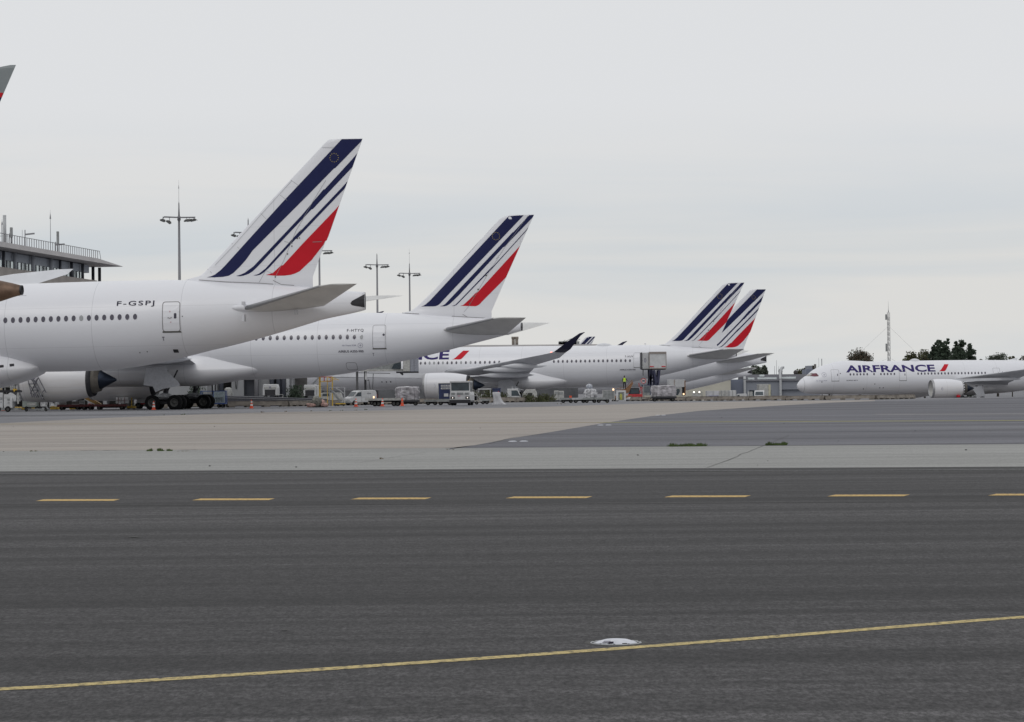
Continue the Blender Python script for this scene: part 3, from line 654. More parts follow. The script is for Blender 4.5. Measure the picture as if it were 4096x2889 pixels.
# wing-to-body fairing, low on the body in front of the frame's edge
m = MB(); m.sm = True
fx0, _ = A.L(138, 1475, -3.0); zc = bodyA.at(fx0 - 8)[0]
def fairing(x_end, length, zc, ztop, zbot, hw, name, root, n=36, rear=9.0, front=6.0, ex=1.1):
    m = MB(); m.sm = True; xs = []; x = 0
    st_ = [i / 40 for i in range(41)]; vs = []
    for s in st_:
        x = x_end - length * s; d = x_end - x; q = min(1.0, sqrt(min(1, d / rear)) ** ex if d < rear else 1.0); df = x - (x_end - length); q2 = ss(df / front) if df < front else 1.0; q = max(0.03, min(q, max(q2, 0.03)))
        a = (ztop - zbot) / 2; c_ = zbot + a * 1.0 + (1 - q) * 0.25
        for i in range(n):
            t = 2 * pi * i / n; cs, sn = cos(t), sin(t); sg = 1 if cs > 0 else -1; wd = hw * (0.3 + 0.7 * q)
            if sn >= 0:   # upper side slopes in towards the body
                u = abs(cs) ** 0.75; vs.append((x, sg * wd * (0.80 + 0.20 * u if u > 0.02 else 0.0), zbot + a * 0.9 + (1 - q) * 0.35 + (1 - u) * (ztop - zbot - a * 0.9) * q))
            else: vs.append((x, sg * wd * abs(cs) ** 0.55, zbot + a * 0.9 + (1 - q) * 0.35 - a * 0.9 * q * abs(sn) ** 0.9))
    m.add(vs, [(j * n + i, j * n + (i + 1) % n, (j + 1) * n + (i + 1) % n, (j + 1) * n + i) for j in range(40) for i in range(n)])
    m.add([vs[i] for i in range(n)], [tuple(range(n))]); m.add(vs[-n:], [tuple(range(n))])
    return m.build(name, WHITE, root)
_, ztop = A.L(0, 1383, -3.2); _, zbo = A.L(0, 1515, -2.0)
fA = fairing(fx0, 24, 0, ztop, 1.9, 3.62, 'wing_root_fairing', rootA, rear=5.0, ex=1.0)
for a, b in ((48, 1461), (6, 1466)):
    p, q = A.L(a, b, -3.3); mm = MB(); mm.prism([(p - .13, q - .1), (p + .13, q - .07), (p + .12, q + .1), (p - .15, q + .08)], -3.4, -3.2); mm.build('vent_grille', DARK, fA)
# starboard wing seen beyond the body, mirrored to port
tipLE, tipTE = A.V(228, 1078, 29.5), A.V(293, 1076, 32); t2 = A.V(268, 1098, 29.0)
rtLE, rtTE = A.L(-420, 1290, 3.0), A.L(-20, 1330, 3.0)
mTE = A.V(153, 1134, 25)
for s in (1, -1):
    g = lambda v: Vector((v[0], v[1] * s, v[2]))
    m = MB(); kz = (rtLE[1]) * 0.5
    secs = [(g(A.V(*a_, y_)), g(A.V(*b_, y_)), t_) for a_, b_, y_, t_ in (((-920, 1330), (-180, 1345), 1.5, .12), ((-590, 1205), (-215, 1225), 10, .11), ((56, 1097), (153, 1134), 25.4, .08), ((228, 1078.5), (268, 1098), 29.5, .06), ((286, 1075.8), (293, 1076.8), 32, .05))]
    loft(m, [(a, b, t, (0, -0.1 * s, 1)) for a, b, t in secs], 14, 0.8); m.build('wing', WINGW, rootA)

def lines(name, craft, fin, pls, w, parent, material=None, yl=0.0):
    for pl in pls:
        q = craft.Ls(pl, yl); up = []; dn = []
        for i, p in enumerate(q):
            a_, b_ = q[max(0, i - 1)], q[min(len(q) - 1, i + 1)]; d = Vector((b_[0] - a_[0], b_[1] - a_[1])).normalized(); up.append((p[0] - d.y * w, p[1] + d.x * w)); dn.append((p[0] + d.y * w, p[1] - d.x * w))
        bm = poly_bm([[up[i], up[i + 1], dn[i + 1], dn[i]] for i in range(len(q) - 1)]); decal(name, bm, lambda a, b: fin.surf(a, b, 0.026), material or SEAMF, parent, 0.7)
SEAMF = mat('faint_panel_seam', (0.30, 0.30, 0.32), 0.6, var=0)
lines('panel_seam', A, finA, [F3(p) for p in ([(1722, 515), (1610, 700), (1450, 980), (1330, 1270), (1262, 1400)], [(1395, 510), (1465, 558)], [(1300, 650), (1365, 700)], [(1120, 820), (1172, 872)], [(850, 1095), (925, 1145)], [(625, 1335), (672, 1372)], [(1690, 212), (1800, 214)], [(1405, 520), (1130, 825), (880, 1110), (700, 1300)], [(1340, 1080), (1420, 1100)], [(1110, 1460), (1170, 1350), (1240, 1380)])], 0.011, finobA)
lines('root_seam', A, finA, [F3(p) for p in ([(555, 1436), (810, 1455), (1110, 1466), (1240, 1475)], [(1238, 1440), (1312, 1478), (1430, 1486)], [(1600, 1085), (1684, 1080)])], 0.02, finobA, SEAM)
for a_, b_ in ((1371, 1196), (1411, 1124), (1480, 1048), (1258, 1408), (1494, 978), (1462, 1052)):
    (a_, b_), = F3([(a_, b_)]); x_, z_ = A.L(a_, b_); decal('hinge_port', poly_bm([circ(x_, z_, .045, .06, 8)]), lambda u, v: finA.surf(u, v, .03), SILL, finobA, 0)
m = MB(); v = A.V(912, 1231, -2.6); v.y = bodyA.surf(v.x + .8, v.z).y; m.lathe([(0, .01), (.2, .12), (.6, .22), (1.2, .27), (2.2, .26), (3.4, .1)], v, sy=1.0, n=24); m.build('tailplane_fairing', WHITE, rootA)
for a_, b_, c_, d_ in ((970, 1207, 979, 1221), (970, 1259, 981, 1287), (1171, 1240, 1181, 1257)):
    m = MB(); (p, q), (r_, t_) = A.L(a_, b_, -2.6), A.L(c_, d_, -2.6); m.box(p, r_, -2.95 if b_ != 1240 else -2.2, -2.3 if b_ != 1240 else -1.5, t_, q); m.build('strake', WINGW, rootA)

# ================================================================== aircraft B (second, long fin with rounded tip)
B = Craft(2087, 226.7, 7.0, 0.0, 0.1)
cB = B.Ls([(900, 1259), (1200, 1256.5), (1440, 1252.5), (1560, 1252), (1678, 1257), (1812, 1265.7), (1949, 1275), (2040, 1285), (2087, 1291)])
bB = B.Ls([(900, 1521), (1080, 1518), (1200, 1513), (1277, 1508), (1420, 1489), (1560, 1456.5), (1696, 1426), (1764, 1409), (1877, 1379), (2022, 1341), (2087, 1323)])
kB = list(zip([B.L(x, 1300)[0] for x in (1300, 1560, 1764, 1949, 2087)], (0.98, 1.0, 0.95, 0.85, 0.80)))
bodyB = Body(cB, bB, kB, -66.0, 3.0)
F1 = lambda pts: crop(pts, 1560, 820, 2.6986)
finB = Fin(B.Ls([(1608, 1251.6), (1645, 1244), (1671, 1224), (1735, 1162), (1986, 890), (1998, 877), (2010, 869), (2024, 863.5), (2036, 860.5)]) , B.Ls([(2137, 858), (2025, 1109), (1953, 1276)]))
stripB = [(NAVY, F1([(340, 1098), (365, 1090), (390, 1075), (440, 1030), (1285, 119), (1300, 122), (1370, 116), (1443, 112), (1438, 120), (1395, 165), (640, 965), (570, 1040), (545, 1068), (525, 1084), (500, 1094), (470, 1097)])),
    (NAVY, F1([(543, 1095), (575, 1088), (600, 1073), (650, 1020), (1325, 297), (1335, 293), (1503, 111), (1556, 106), (1548, 128), (1240, 450), (1225, 458), (740, 985), (660, 1062), (640, 1078), (618, 1090), (590, 1096)])),
    (NAVY, F1([(667, 1093), (690, 1088), (712, 1078), (760, 1030), (1110, 662), (1120, 660), (1498, 240), (1488, 262), (1085, 712), (1072, 722), (745, 1060), (725, 1080), (700, 1092)])),
    (RED, F1([(762, 1090), (785, 1085), (805, 1073), (860, 1022), (930, 950), (948, 945), (1415, 430), (1362, 565), (1258, 778), (1000, 1040), (980, 1062), (962, 1080), (940, 1091), (920, 1095)]))]
stB = stab_secs(B, (1785, 1317), (2035, 1330), (1985, 1272), (2104, 1271), 1.9, 9.3)
stripsBL = [(m_, B.Ls(p)) for m_, p in stripB]

def craft350(cr, label, group, stripes=True, extras=True):
    root = cr.root('airliner', label, group)
    fus = bodyB.mb(80).build('fuselage', [WHITE, DARK], root)
    fb = finB.mb(finB.z0 - 1.4).build('tail_fin', WHITE, root)
    for m_, pts in stripsBL: decal('fin_stripe', poly_bm([pts]), lambda a, b: finB.surf(a, b), m_, fb, 0.6)
    make_stab(root, stB, 1.5, 9.3)
    z, hh, hw = bodyB.at(bodyB.x1 - 0.01); m = MB(); m.lathe([(-0.02, hh * 1.02), (0.06, hh * 1.0)], (bodyB.x1, 0, z), sy=0.8); m.mi = 1; m.lathe([(-1.3, hh * 1.035), (-0.05, hh * 1.02)], (bodyB.x1, 0, z + 0.0), sy=0.82)
    m.build('exhaust_pipe', [DARK, STEEL], root)
    c0 = B.L(1985, 945.5); r0 = 15.0 / 43.9; stars(finB, c0[0], c0[1], r0, fb)
    return root, fus, fb
GRP = 'white airliners parked nose in at the terminal'
rootB, fusB, _ = craft350(B, 'second white airliner with rounded striped fin, registration F-HTYQ', GRP)
def marks(root, body, cr, lst, yl):
    for s_, a, b, c, d, m_, bo in lst:
        (p, q), (r, t) = cr.L(a, c, yl), cr.L(b, d, yl); lettering(root, body, s_, p, r, t, q, m_, bo)
pts = []
for i in range(16):
    px = 1052 + i * 26.03 if False else 1442.5 - (15 - i) * 27.9; pts.append(B.L(px, 1347 + (1442.5 - px) * 5.0 / 334, -2.95))
add_windows(rootB, bodyB, pts, 0.29, 0.44, blinds=(15,))
(x0, z1), (x1, z0) = B.L(1486.5, 1300, -2.8), B.L(1540, 1394, -2.8)
dB = add_door(rootB, bodyB, x0, x1, z0, z1, lw=0.035); p, q = B.L(1530.5, 1339, -2.9); decal('door_window', poly_bm([circ(p, q, 0.11)]), lambda u, v: bodyB.surf(u, v, 0.025), GLASSW, dB, 0)
marks(rootB, bodyB, B, [('F-HTYQ', 1384.5, 1450.5, 1316.5, 1328.5, LETTER, 0.008), ('AIRBUS A350-900', 1350.5, 1450, 1401.5, 1409.5, LETTER, 0.01), ('T', 1484, 1491, 1412, 1424, LETTER, 0.0)], -2.9)
def badge(root, body, cr, px, py, rpx, yl):
    p, q = cr.L(px, py, yl); r = abs(cr.L(px + rpx, py, yl)[0] - p); s_ = lambda u, v: body.surf(u, v, 0.02)
    b = decal('airline_badge', ring_bm(circ(p, q, r, n=24), circ(p, q, r * 0.88, n=24)), s_, FAINT, root, 0.4)
    decal('badge_script', poly_bm([[(p - r * .6, q - .1 * r), (p + r * .1, q - .15 * r), (p + r * .65, q + .1 * r), (p + .05 * r, q + .05 * r)], [(p - r * .2, q - .35 * r), (p + r * .1, q - .4 * r), (p + r * .1, q + .45 * r), (p - .05 * r, q + .4 * r)]]), s_, FAINT, b, 0)
badge(rootB, bodyB, B, 1438.5, 1381.5, 10, -2.9)
(p, q), (r, t) = B.L(1367, 1379, -2.9), B.L(1421, 1384, -2.9); lettering(rootB, bodyB, 'Air France KLM', p, r, t, q, FAINT, 0.01)
for x_ in (0,):  # small cargo door outline aft
    (a, b), (c, d) = B.L(1381, 1450, -2.2), B.L(1425, 1480, -2.0)
    decal('hatch_seam', ring_bm(rrect(a, c, d, b, 0.2), rrect(a + .03, c - .03, d + .03, b - .03, 0.18)), lambda u, v: bodyB.surf(u, v, 0.015), SEAM, rootB, 0.4)

# ================================================================== aircraft C (third, broadside in the middle)
C = Craft(2945, 356, 7.5, terr(358) - 0.15, 0.1)
rootC, fusC, _ = craft350(C, 'third white airliner in full side view with large blue lettering and dark upturned wing tip', GRP)
wingC = [  # (LE px,py), (TE px,py), y
    ((1768, 1489), (2112, 1512), 2.2, 0.13, 0), ((1881, 1476), (2114, 1497), 9.0, 0.115, 0), ((2080, 1436.5), (2150, 1458), 21.0, 0.10, 0), ((2190, 1415), (2238, 1432), 27.5, 0.09, 0.0),
    ((2216, 1407.5), (2262, 1411), 29.5, 0.075, 0.35), ((2238, 1391), (2282, 1397), 30.8, 0.07, 0.8), ((2277, 1361), (2309, 1361), 31.9, 0.06, 1.0), ((2318, 1333.5), (2322, 1344), 32.4, 0.05, 1.0), ((2337, 1328.5), (2340, 1329.5), 32.5, 0.04, 1.0)]
wsC = [(C.V(*a, -y), C.V(*b, -y), t, w) for a, b, y, t, w in wingC]
def make_wings(root, tip=True, hide=None):
    for s in (-1, 1):
        g = lambda v: Vector((v.x, v.y * (-s), v.z)) if s == 1 else v
        def nr(w): return Vector((0, (-s) * sin(w * 1.15), cos(w * 1.15)))
        sec = [(g(a), g(b), t, nr(w)) for a, b, t, w in wsC]
        m = MB(); loft(m, sec[:5], 16, 0.8); wg = m.build('wing', WINGW, root)
        m = MB(); loft(m, sec[4:], 12, 0.8); m.build('wing_tip', mat('dark_tip_paint', (0.020, 0.020, 0.05), 0.5, spec=.2, var=.05) if tip else WINGW, wg)
        for (px, py, yy, L_) in ((2189, 1463, 20.0, 4.5), (2138, 1500, 12.5, 6.0), (2128, 1478, 16.5, 5)):
            p = C.V(px, py, -yy); m = MB(); m.lathe([(0, 0.02), (-0.8, 0.22), (-2.2, 0.38), (-L_, 0.34), (-L_ - 1.8, 0.05)], (p.x, p.y * (-s if s == 1 else 1), p.z), sy=0.7, n=18); m.build('flap_fairing', WINGW, wg)
def faired(root):
    x_end, _ = C.L(2312, 1530, -3.0)
    _, zt = C.L(2100, 1478, -3.0)
    return fairing(x_end, 25.5, 0, zt, C.L(2100, 1567, -2)[1], 3.5, 'wing_root_fairing', root, rear=7.0, front=7)
eC = C.V(1695, 1544.5, -10.5)
def engines(root, dz=0.0, R=1.83):
    for s in (-1, 1):
        engine(root, (eC.x, eC.y * (1 if s == -1 else -1), eC.z + dz), 6.2, R, side=1 if s == -1 else -1, pylon=(eC.x + 4.5, eC.x + 9.5, eC.z + 1.75, eC.z + 2.1))
make_wings(rootC); faired(rootC); engines(rootC)
make_wings(rootB); faired(rootB); engines(rootB, -0.36, 1.9)
# gear of B: both bogies, doors
gx = B.L(655, 1606, -5.3)[0] + 0.2
dpts = [(-3.0, 3.9), (-2.95, 4.1), (0.8, 4.3), (3.0, 2.0), (3.45, 1.15), (0.2, 0.95), (-1.0, 1.9), (-3.7, 1.5)]
dpx = B.Ls([(585, 1474), (664, 1466), (673, 1490), (712, 1527), (720, 1543), (652, 1556), (622, 1569), (611, 1546), (574, 1541)], -5.9)
def dd(x): return [(x + a - gx, b) for a, b in dpx]
gear(rootB, gx, -5.3, 0.0, 3.6, 2, -1, door=dd(gx)); gear(rootB, gx, 5.3, 0.0, 3.6, 2, 1)
gear(rootC, gx, -5.3, 0.0, 3.6, 2, -1, door=dd(gx)); gear(rootC, gx, 5.3, 0.0, 3.6, 2, 1)
for rt in (rootB, rootC): gear(rt, -61.0, 0, 0.0, 2.6, 1, -1, tyre_r=0.5)
pts = []
def rowC(px): return 1453.2 - (px - 1682.5) * 11.0 / 836
for px in [1682.5 + 17.75 * i for i in range(8)] + [1825 + 19.05 * i for i in range(10)]: pts.append(C.L(px, rowC(px), -2.95))
pts += [C.L(2215.2 + i * 17.86, rowC(2215.2 + i * 17.86), -2.95) for i in range(18)]
add_windows(rootC, bodyB, pts, 0.29, 0.44, blinds=(2, 3, 5, 9, 11))
(x0, z1), (x1, z0) = C.L(2533.5, 1411.5, -2.8), C.L(2563, 1470, -2.8); add_door(rootC, bodyB, x0, x1, z0, z1, lw=0.03, sill=0.06)
marks(rootC, bodyB, C, [('AIRFRANCE', 1342, 1794.4, 1406.8, 1438.5, PURPLE, 0.03), ('F-HUV', 2499.5, 2532, 1422.5, 1430, LETTER, 0.01), ('AIRBUS A350-900', 2478, 2541, 1476.8, 1481.5, LETTER, 0.012)], -2.9)
def slash(root, body, cr, x0, x1, y0, y1, yl):
    w, h = x1 - x0, y1 - y0; pts = [(x0, y1), (x0 + w * .09, y1 - h * .06), (x0 + w * .2, y1 - h * .2), (x0 + w * .62, y0), (x1, y0), (x0 + w * .66, y1 - h * .22), (x0 + w * .56, y1 - h * .05), (x0 + w * .45, y1)]
    decal('red_slash', poly_bm([cr.Ls(pts, yl)]), lambda u, v: body.surf(u, v, 0.02), RED, root, 0.4)
slash(rootC, bodyB, C, 1808, 1873.7, 1403, 1438.5, -2.7)
for a, b in ((1527, 1528), (1545, 1528), (1562, 1527), (1562, 1528)): vent(rootC, bodyB, C, a, b, 0.16, 0.16, -2.5, 'drain_port')
def hump(root, body, cr, pxa, pxb, py, name='antenna_dome', h=0.35, w=0.8):
    (xa, z), (xb, _) = cr.L(pxa, py), cr.L(pxb, py); m = MB(); m.sm = True; n = 14; k = 18; vs = []
    for i in range(k + 1):
        s = i / k; x = xa + (xb - xa) * s; q = sin(pi * s) ** 0.7; zc, hh, hw = body.at(x)
        for j in range(n + 1):
            t = pi * j / n; vs.append((x, w * q * cos(t), zc + hh - 0.12 + (h + 0.1) * q * sin(t)))
    m.add(vs, [(i * (n + 1) + j, i * (n + 1) + j + 1, (i + 1) * (n + 1) + j + 1, (i + 1) * (n + 1) + j) for i in range(k) for j in range(n)]); return m.build(name, WINGW, root)
hump(rootC, bodyB, C, 2378, 2452, 1380)
def beacon(root, body, cr, px, py, col=(1, 0.25, 0.15), st=0, r=0.1):
    x, z = cr.L(px, py); m = MB(); m.cyl((x, 0, z - 0.5), (x + 0.1, 0, z), 0.06, 0.03); m.box(x - .1, x + .15, -.02, .02, z - .1, z); m.build('blade_aerial', WINGW, root)
beacon(rootC, bodyB, C, 2580, 1374)
LAMPR = mat('red_lamp', (0.9, 0.2, 0.15), 0.4, var=0, emit=((1, 0.30, 0.22), 2.2)); LAMPW = mat('lit_lamp', (1, 0.95, 0.85), 0.4, var=0, emit=((1, 0.92, 0.82), 1.2)); LAMPA = mat('amber_lamp', (1, 0.8, 0.5), 0.4, var=0, emit=((1, 0.62, 0.36), 1.6))
v = C.V(2205, 1411, -28.2); m = MB(); m.lathe([(-0.16, 0.01), (-0.1, 0.10), (0.12, 0.13), (0.22, 0.02)], v, n=14); m.build('navigation_light', LAMPR, rootC)
v = C.V(1960, 1471, -12); 

# ================================================================== D, E: like A, further off; H: like B, far off
def place_by_tip(px, py_tip, D, ztip, yaw):  # stands the craft where its fin tip meets the ray
    cr = Craft(px, D, yaw, 0.0); p = P(px, py_tip, D); cr = Craft(px, D, yaw, p.z - ztip); return cr
Dc = Craft(3063, 403, 5, 0); zt = Dc.L(3058, 1157)[1] ; Dc = Craft(3063, 403, 5, zt - finA.z1)
rootD, _, _, fbD, _ = craft777(Dc, 'fourth white airliner, striped pointed fin and tail cone showing beyond the third', shapesA)
c0 = A.L(1338, 632); stars(finA, c0[0], c0[1], r0, fbD)
Ec = Craft(3005, 526, 5, -2.9)
rootE, _, _, fbE, _ = craft777(Ec, 'fifth white airliner, only its tail cone showing below the fourth', shapesA)
Hc = Craft(2365, 770, 3.0, 0); zt = Hc.L(2380.5, 1346.4)[1]; Hc = Craft(2365, 770, 3.0, zt - finB.z1)
rootH, _, _ = craft350(Hc, 'distant airliner, only the top of its striped fin above the third', GRP)

# seams on the second and third fins
for cr_, rt_ in ((B, rootB), (C, rootC)):
    fb_ = [c for c in children(rt_) if c.name.startswith('tail_fin')][0]
    lines('root_seam', B, finB, [F1(p) for p in ([(672, 1203), (860, 1213), (1050, 1222)], [(788, 1182), (842, 1214)], [(130, 1166), (320, 1178)])], 0.022, fb_, SEAM)
    lines('panel_seam', B, finB, [F1(p) for p in ([(1490, 120), (1240, 460), (1075, 720), (940, 950), (850, 1100), (800, 1160)], [(1145, 185), (860, 510), (605, 770)], [(1150, 583), (1176, 546)])], 0.012, fb_)
    for a_, b_ in ((955, 913), (910, 988), (865, 1066), (1040, 762)):
        (p, q), = F1([(a_, b_)]); x_, z_ = B.L(p, q); decal('hinge_port', poly_bm([circ(x_, z_, .09, .07, 8)]), lambda u, v: finB.surf(u, v, .03), SILL, fb_, 0)
# winglet seen beyond B's tail and other tips belong to the mirrored wings above

# ================================================================== aircraft F (right, facing left, front half in the frame)
Fc = Craft(3188, 452, -8.0, terr(452), 0.0)
Fc_nose = Fc.L(3188, 1547)[0]
cF = Fc.Ls([(3388, 1447.2), (3494, 1446.6), (3640, 1444.5), (3902, 1441.8), (4096, 1441)])
bF = Fc.Ls([(3388, 1579.5), (3600, 1578), (3902, 1576), (4096, 1575)])
zcr, zbe = cF[0][1], bF[0][1]
xe = Fc_nose + 62.0
bodyF = Body([(cF[0][0], zcr), (xe - 22, zcr), (xe - 8, zcr - 0.6), (xe, zcr - 1.6)], [(cF[0][0], zbe), (xe - 24, zbe), (xe - 16, zbe + 0.9), (xe, zcr - 2.3)], [(0, 0.98), (xe - 20, 0.98), (xe, 0.7)], Fc_nose, 2.95, nose_drop=0.75, nose_len=9.0)
_tipz = Fc.L(3188, 1547)[1]
NT = [(0, 0.0), (0.15, 0.62), (0.62, 1.16), (1.3, 1.72), (1.9, 2.02), (2.8, 2.85), (3.85, 3.42), (5.35, 3.95), (6.8, 4.33), (9.1, 4.64), (13.8, zcr - _tipz)]
NB = [(0, 0.0), (0.15, -0.42), (0.8, -0.92), (1.5, -1.2), (2.6, -1.36), (5.0, -1.43), (9.0, zbe - _tipz)]
_at = bodyF.at
def atF(x):
    d = x - Fc_nose
    if d < 13.0:
        zt, zb = _tipz + interp(NTs, max(d, 0)), _tipz + interp(NBs, max(d, 0)); zc, hh = (zt + zb) / 2, max(0.02, (zt - zb) / 2); w = 2.9 * min(1, sqrt(max(0, 1 - (1 - min(max(d, 0), 7.5) / 7.5) ** 2.2)) + 0.008); return zc, hh, w
    return _at(x)
def dense(tab): return smooth_tab(tab) if False else tab
NTs, NBs = smooth_tab([(a * 1.0, b) for a, b in NT]), smooth_tab(NB)
bodyF.at = atF
rootF = Fc.root('airliner', 'white airliner on the right facing left with AIRFRANCE lettering and open engine intake')
bodyF.mb(72).build('fuselage', [WHITE, DARK], rootF)
GLASSR = mat('cockpit_glass', (0.13, 0.035, 0.05), 0.15, var=0.3, scale=2); GLASSY = mat('pale_cockpit_glass', (0.30, 0.28, 0.25), 0.15, var=0.2, scale=2)
F5 = lambda pts: crop(pts, 3160, 1380, 4.783)
for nm, mt, pts_ in (('side_cockpit_window', GLASSR, [(403, 600), (430, 548), (510, 543), (538, 590), (530, 603), (470, 606)]), ('front_cockpit_window', GLASSY, [(318, 600), (345, 565), (385, 545), (432, 540), (395, 598)])):
    q = Fc.Ls(F5(pts_), -1.9 if nm[0] == 's' else -1.2); decal(nm, poly_bm([q]), lambda a, b: bodyF.surf(a, b, 0.03), mt, rootF, 0.25)
rx = Fc.L(3219, 1550, -1.5)[0]; _m = ring_bm([(rx - .02, _tipz + 0), (rx + .02, _tipz + 0)], [(rx, _tipz), (rx, _tipz)]) if False else None
zc_, hh_, hw_ = bodyF.at(rx); rm = MB(); rm.lathe([(-0.02, 1.0), (0.02, 1.0)], (0, 0, 0), n=48)
for v in rm.v: v.y, v.z = v.y * (hw_ + 0.012), v.z * (hh_ + 0.012); v.x += rx
for v in rm.v: v.z += zc_
rm.build('nose_seam', SEAM, rootF)
wyF = -2.85
def rF(px): return 1498.2 - (px - 3401) * 6.0 / 540
pxs = [3401.5 + i * 13.5 for i in range(8)] + [3523.4 + i * 13.4 for i in range(5)] + [3671.7 + i * 13.4 for i in range(21)] + [4010 + i * 13.4 for i in range(20)]
add_windows(rootF, bodyF, [Fc.L(p, rF(p), wyF) for p in pxs], 0.29, 0.44)
for i, (a, b, c, d) in enumerate(((3325.5, 3356.5, 1479, 1524.5), (3595.5, 3625.5, 1478, 1523), (3971.5, 4000, 1472.5, 1515))):
    (x0, z1), (x1, z0) = Fc.L(a, c, wyF), Fc.L(b, d, wyF); dd_ = add_door(rootF, bodyF, x0, x1, z0, z1, lw=0.04, sill=0.07, win=(x1 - 0.36, x1 - 0.22, z1 - 1.15, z1 - 0.75))
marks(rootF, bodyF, Fc, [('AIRFRANCE', 3385, 3742, 1461.8, 1487.2, PURPLE, 0.03), ('BOEING 787-9', 3386.5, 3431, 1520.3, 1523.8, LETTER, 0.01), ('Air France KLM', 3267, 3308, 1522, 1525, FAINT, 0.02)], wyF)
slash(rootF, bodyF, Fc, 3753.5, 3798, 1457.3, 1485.3, -2.6)
badge(rootF, bodyF, Fc, 3298.5, 1499.5, 9, wyF)
for a, b in ((3498, 1536.5), (3456, 1556), (3520, 1551.5), (3534, 1551.5), (3287.5, 1528.5), (3360, 1494.5)): vent(rootF, bodyF, Fc, a, b, 0.16, 0.16, -2.6, 'drain_port')
hump(rootF, bodyF, Fc, 3635, 3682, 1447, h=0.42)
# wings
for s in (-1, 1):
    g = lambda v: Vector((v.x, v.y * (-s), v.z)) if s == 1 else v
    a0, b0 = Fc.V(3812, 1519, -2.2), Fc.V(4030, 1540, -2.2); a1, b1 = Fc.V(3834, 1514, -4.2), Fc.V(4035, 1531, -4.2)
    dr = Fc.V(4096, 1478, -14.8) - Fc.V(3834, 1514, -4.2); a2 = a1 + dr; b2 = Fc.V(4090, 1507, -11.5); a3 = a1 + dr * 2.35; b3 = a3 + Vector((2.4, 0, 0)); a4 = a3 + dr * 0.22 + Vector((1.2, 0, 0.25)); b4 = a4 + Vector((0.6, 0, 0))
    sec = [(a0, b0, 0.12), (a1, b1, 0.12), (a1.lerp(a2, 0.7), b2, 0.105), (a3, b3, 0.09), (a4, b4, 0.06)]
    m = MB(); loft(m, [(g(p), g(q), t, (0, 0.1 * s, 1)) for p, q, t in sec], 16, 0.8); wf = m.build('wing', WINGW, rootF)
xfe = Fc.L(4032, 1565, -3)[0]
_f = fairing(xfe, 18.5, 0, Fc.L(3950, 1522, -3)[1], zbe - 0.25, 3.05, 'wing_root_fairing', rootF, rear=5.5, front=7)
eF = Fc.V(3722, 1555.5, -9.8)
for s in (-1, 1): engine(rootF, (eF.x, eF.y * (1 if s == -1 else -1), eF.z), 5.6, 1.72, side=1 if s == -1 else -1, chevron=True, pylon=(eF.x + 4.0, eF.x + 8.5, eF.z + 1.6, eF.z + 2.0))
v = Fc.V(3825, 1585, -9.8); m = MB(); m.box(v.x - .28, v.x + .28, v.y - 1.35, v.y - .95, v.z - .18, v.z + .16); m.build('red_intake_cover', RED, rootF)
gxf = Fc.L(3908, 1585, -4.9)[0]
gear(rootF, gxf, -4.9, 0.0, 3.2, 2, -1, tyre_r=0.62, pitch_=1.5, door=[(gxf - 1.15, 2.9), (gxf + .75, 3.2), (gxf + 1.4, 1.2), (gxf + .5, .8), (gxf - .45, .9), (gxf - .3, 1.6), (gxf - .8, 2.3)]); gear(rootF, gxf, 4.9, 0.0, 3.2, 2, 1, tyre_r=0.62, pitch_=1.5)
gear(rootF, Fc_nose + 6.0, 0, 0.0, 2.4, 1, -1, tyre_r=0.5)
tf = Fin([(xe - 11, zcr - 0.3), (xe - 9, zcr + 0.3), (xe - 1.5, zcr + 8.4), (xe - 0.8, zcr + 8.7)], [(xe - 2.2, zcr - 0.3), (xe + 1.2, zcr + 8.7)]); tf.mb(zcr - 1.5).build('tail_fin', NAVY, rootF)

# ================================================================== aircraft G (left edge, nearer: only fin tip and scorched tail cone)
Gc = Craft(86, 122, 6.0, 0.0)
cG = Gc.Ls([(-1400, 1060), (-800, 1040), (-300, 1073), (0, 1122), (60, 1135), (86, 1142)]); bG = Gc.Ls([(-1400, 1545), (-900, 1500), (-300, 1300), (0, 1207), (60, 1187), (86, 1180)])
bodyG = Body(cG, bG, [(-25, 1.0), (-3, 1.0), (0, 0.95)], -46.0, 2.8)
rootG = Gc.root('airliner', 'airliner at the left edge showing only a grey fin tip and scorched bronze tail cone')
m = MB(); m.sm = True; xs_ = [-46 + 0.8 * i for i in range(int(44 / 0.8))] + [-1.9 if False else -1.8]
def seg(x0, x1, mats_, name, parent, step=0.4):
    m = MB(); m.sm = True; n = 64; k = max(2, int((x1 - x0) / step)); vs = []
    for j in range(k + 1):
        x = x0 + (x1 - x0) * j / k; zc, hh, hw = bodyG.at(x)
        for i in range(n): t = 2 * pi * i / n; vs.append((x, hw * cos(t), zc + hh * sin(t)))
    m.add(vs, [(j * n + i, j * n + (i + 1) % n, (j + 1) * n + (i + 1) % n, (j + 1) * n + i) for j in range(k) for i in range(n)]); return m.build(name, mats_, parent)
x2 = bodyG.x1; seg(-46, -2.6, WINGW, 'fuselage', rootG); cone_ = seg(-2.6, x2, BROWNM, 'tail_cone', rootG)
zc, hh, hw = bodyG.at(x2); m = MB(); m.lathe([(-0.04, hh * 1.03), (0.05, hh * 1.03), (0.05, hh * 0.9), (-0.8, hh * 0.7)], (x2, 0, zc), n=40); m.mi = 1; m.lathe([(-0.5, hh * .85), (-0.52, 0.001)], (x2, 0, zc), n=30); m.build('exhaust_rim', [DARK, BLACK], cone_)
m = MB(); x_, z_ = Gc.L(78, 1183); m.bar((x_ - 0.3, 0, z_), (x_ + 0.35, 0, z_ - 0.01), 0.012); m.build('static_wick', DARK, cone_)
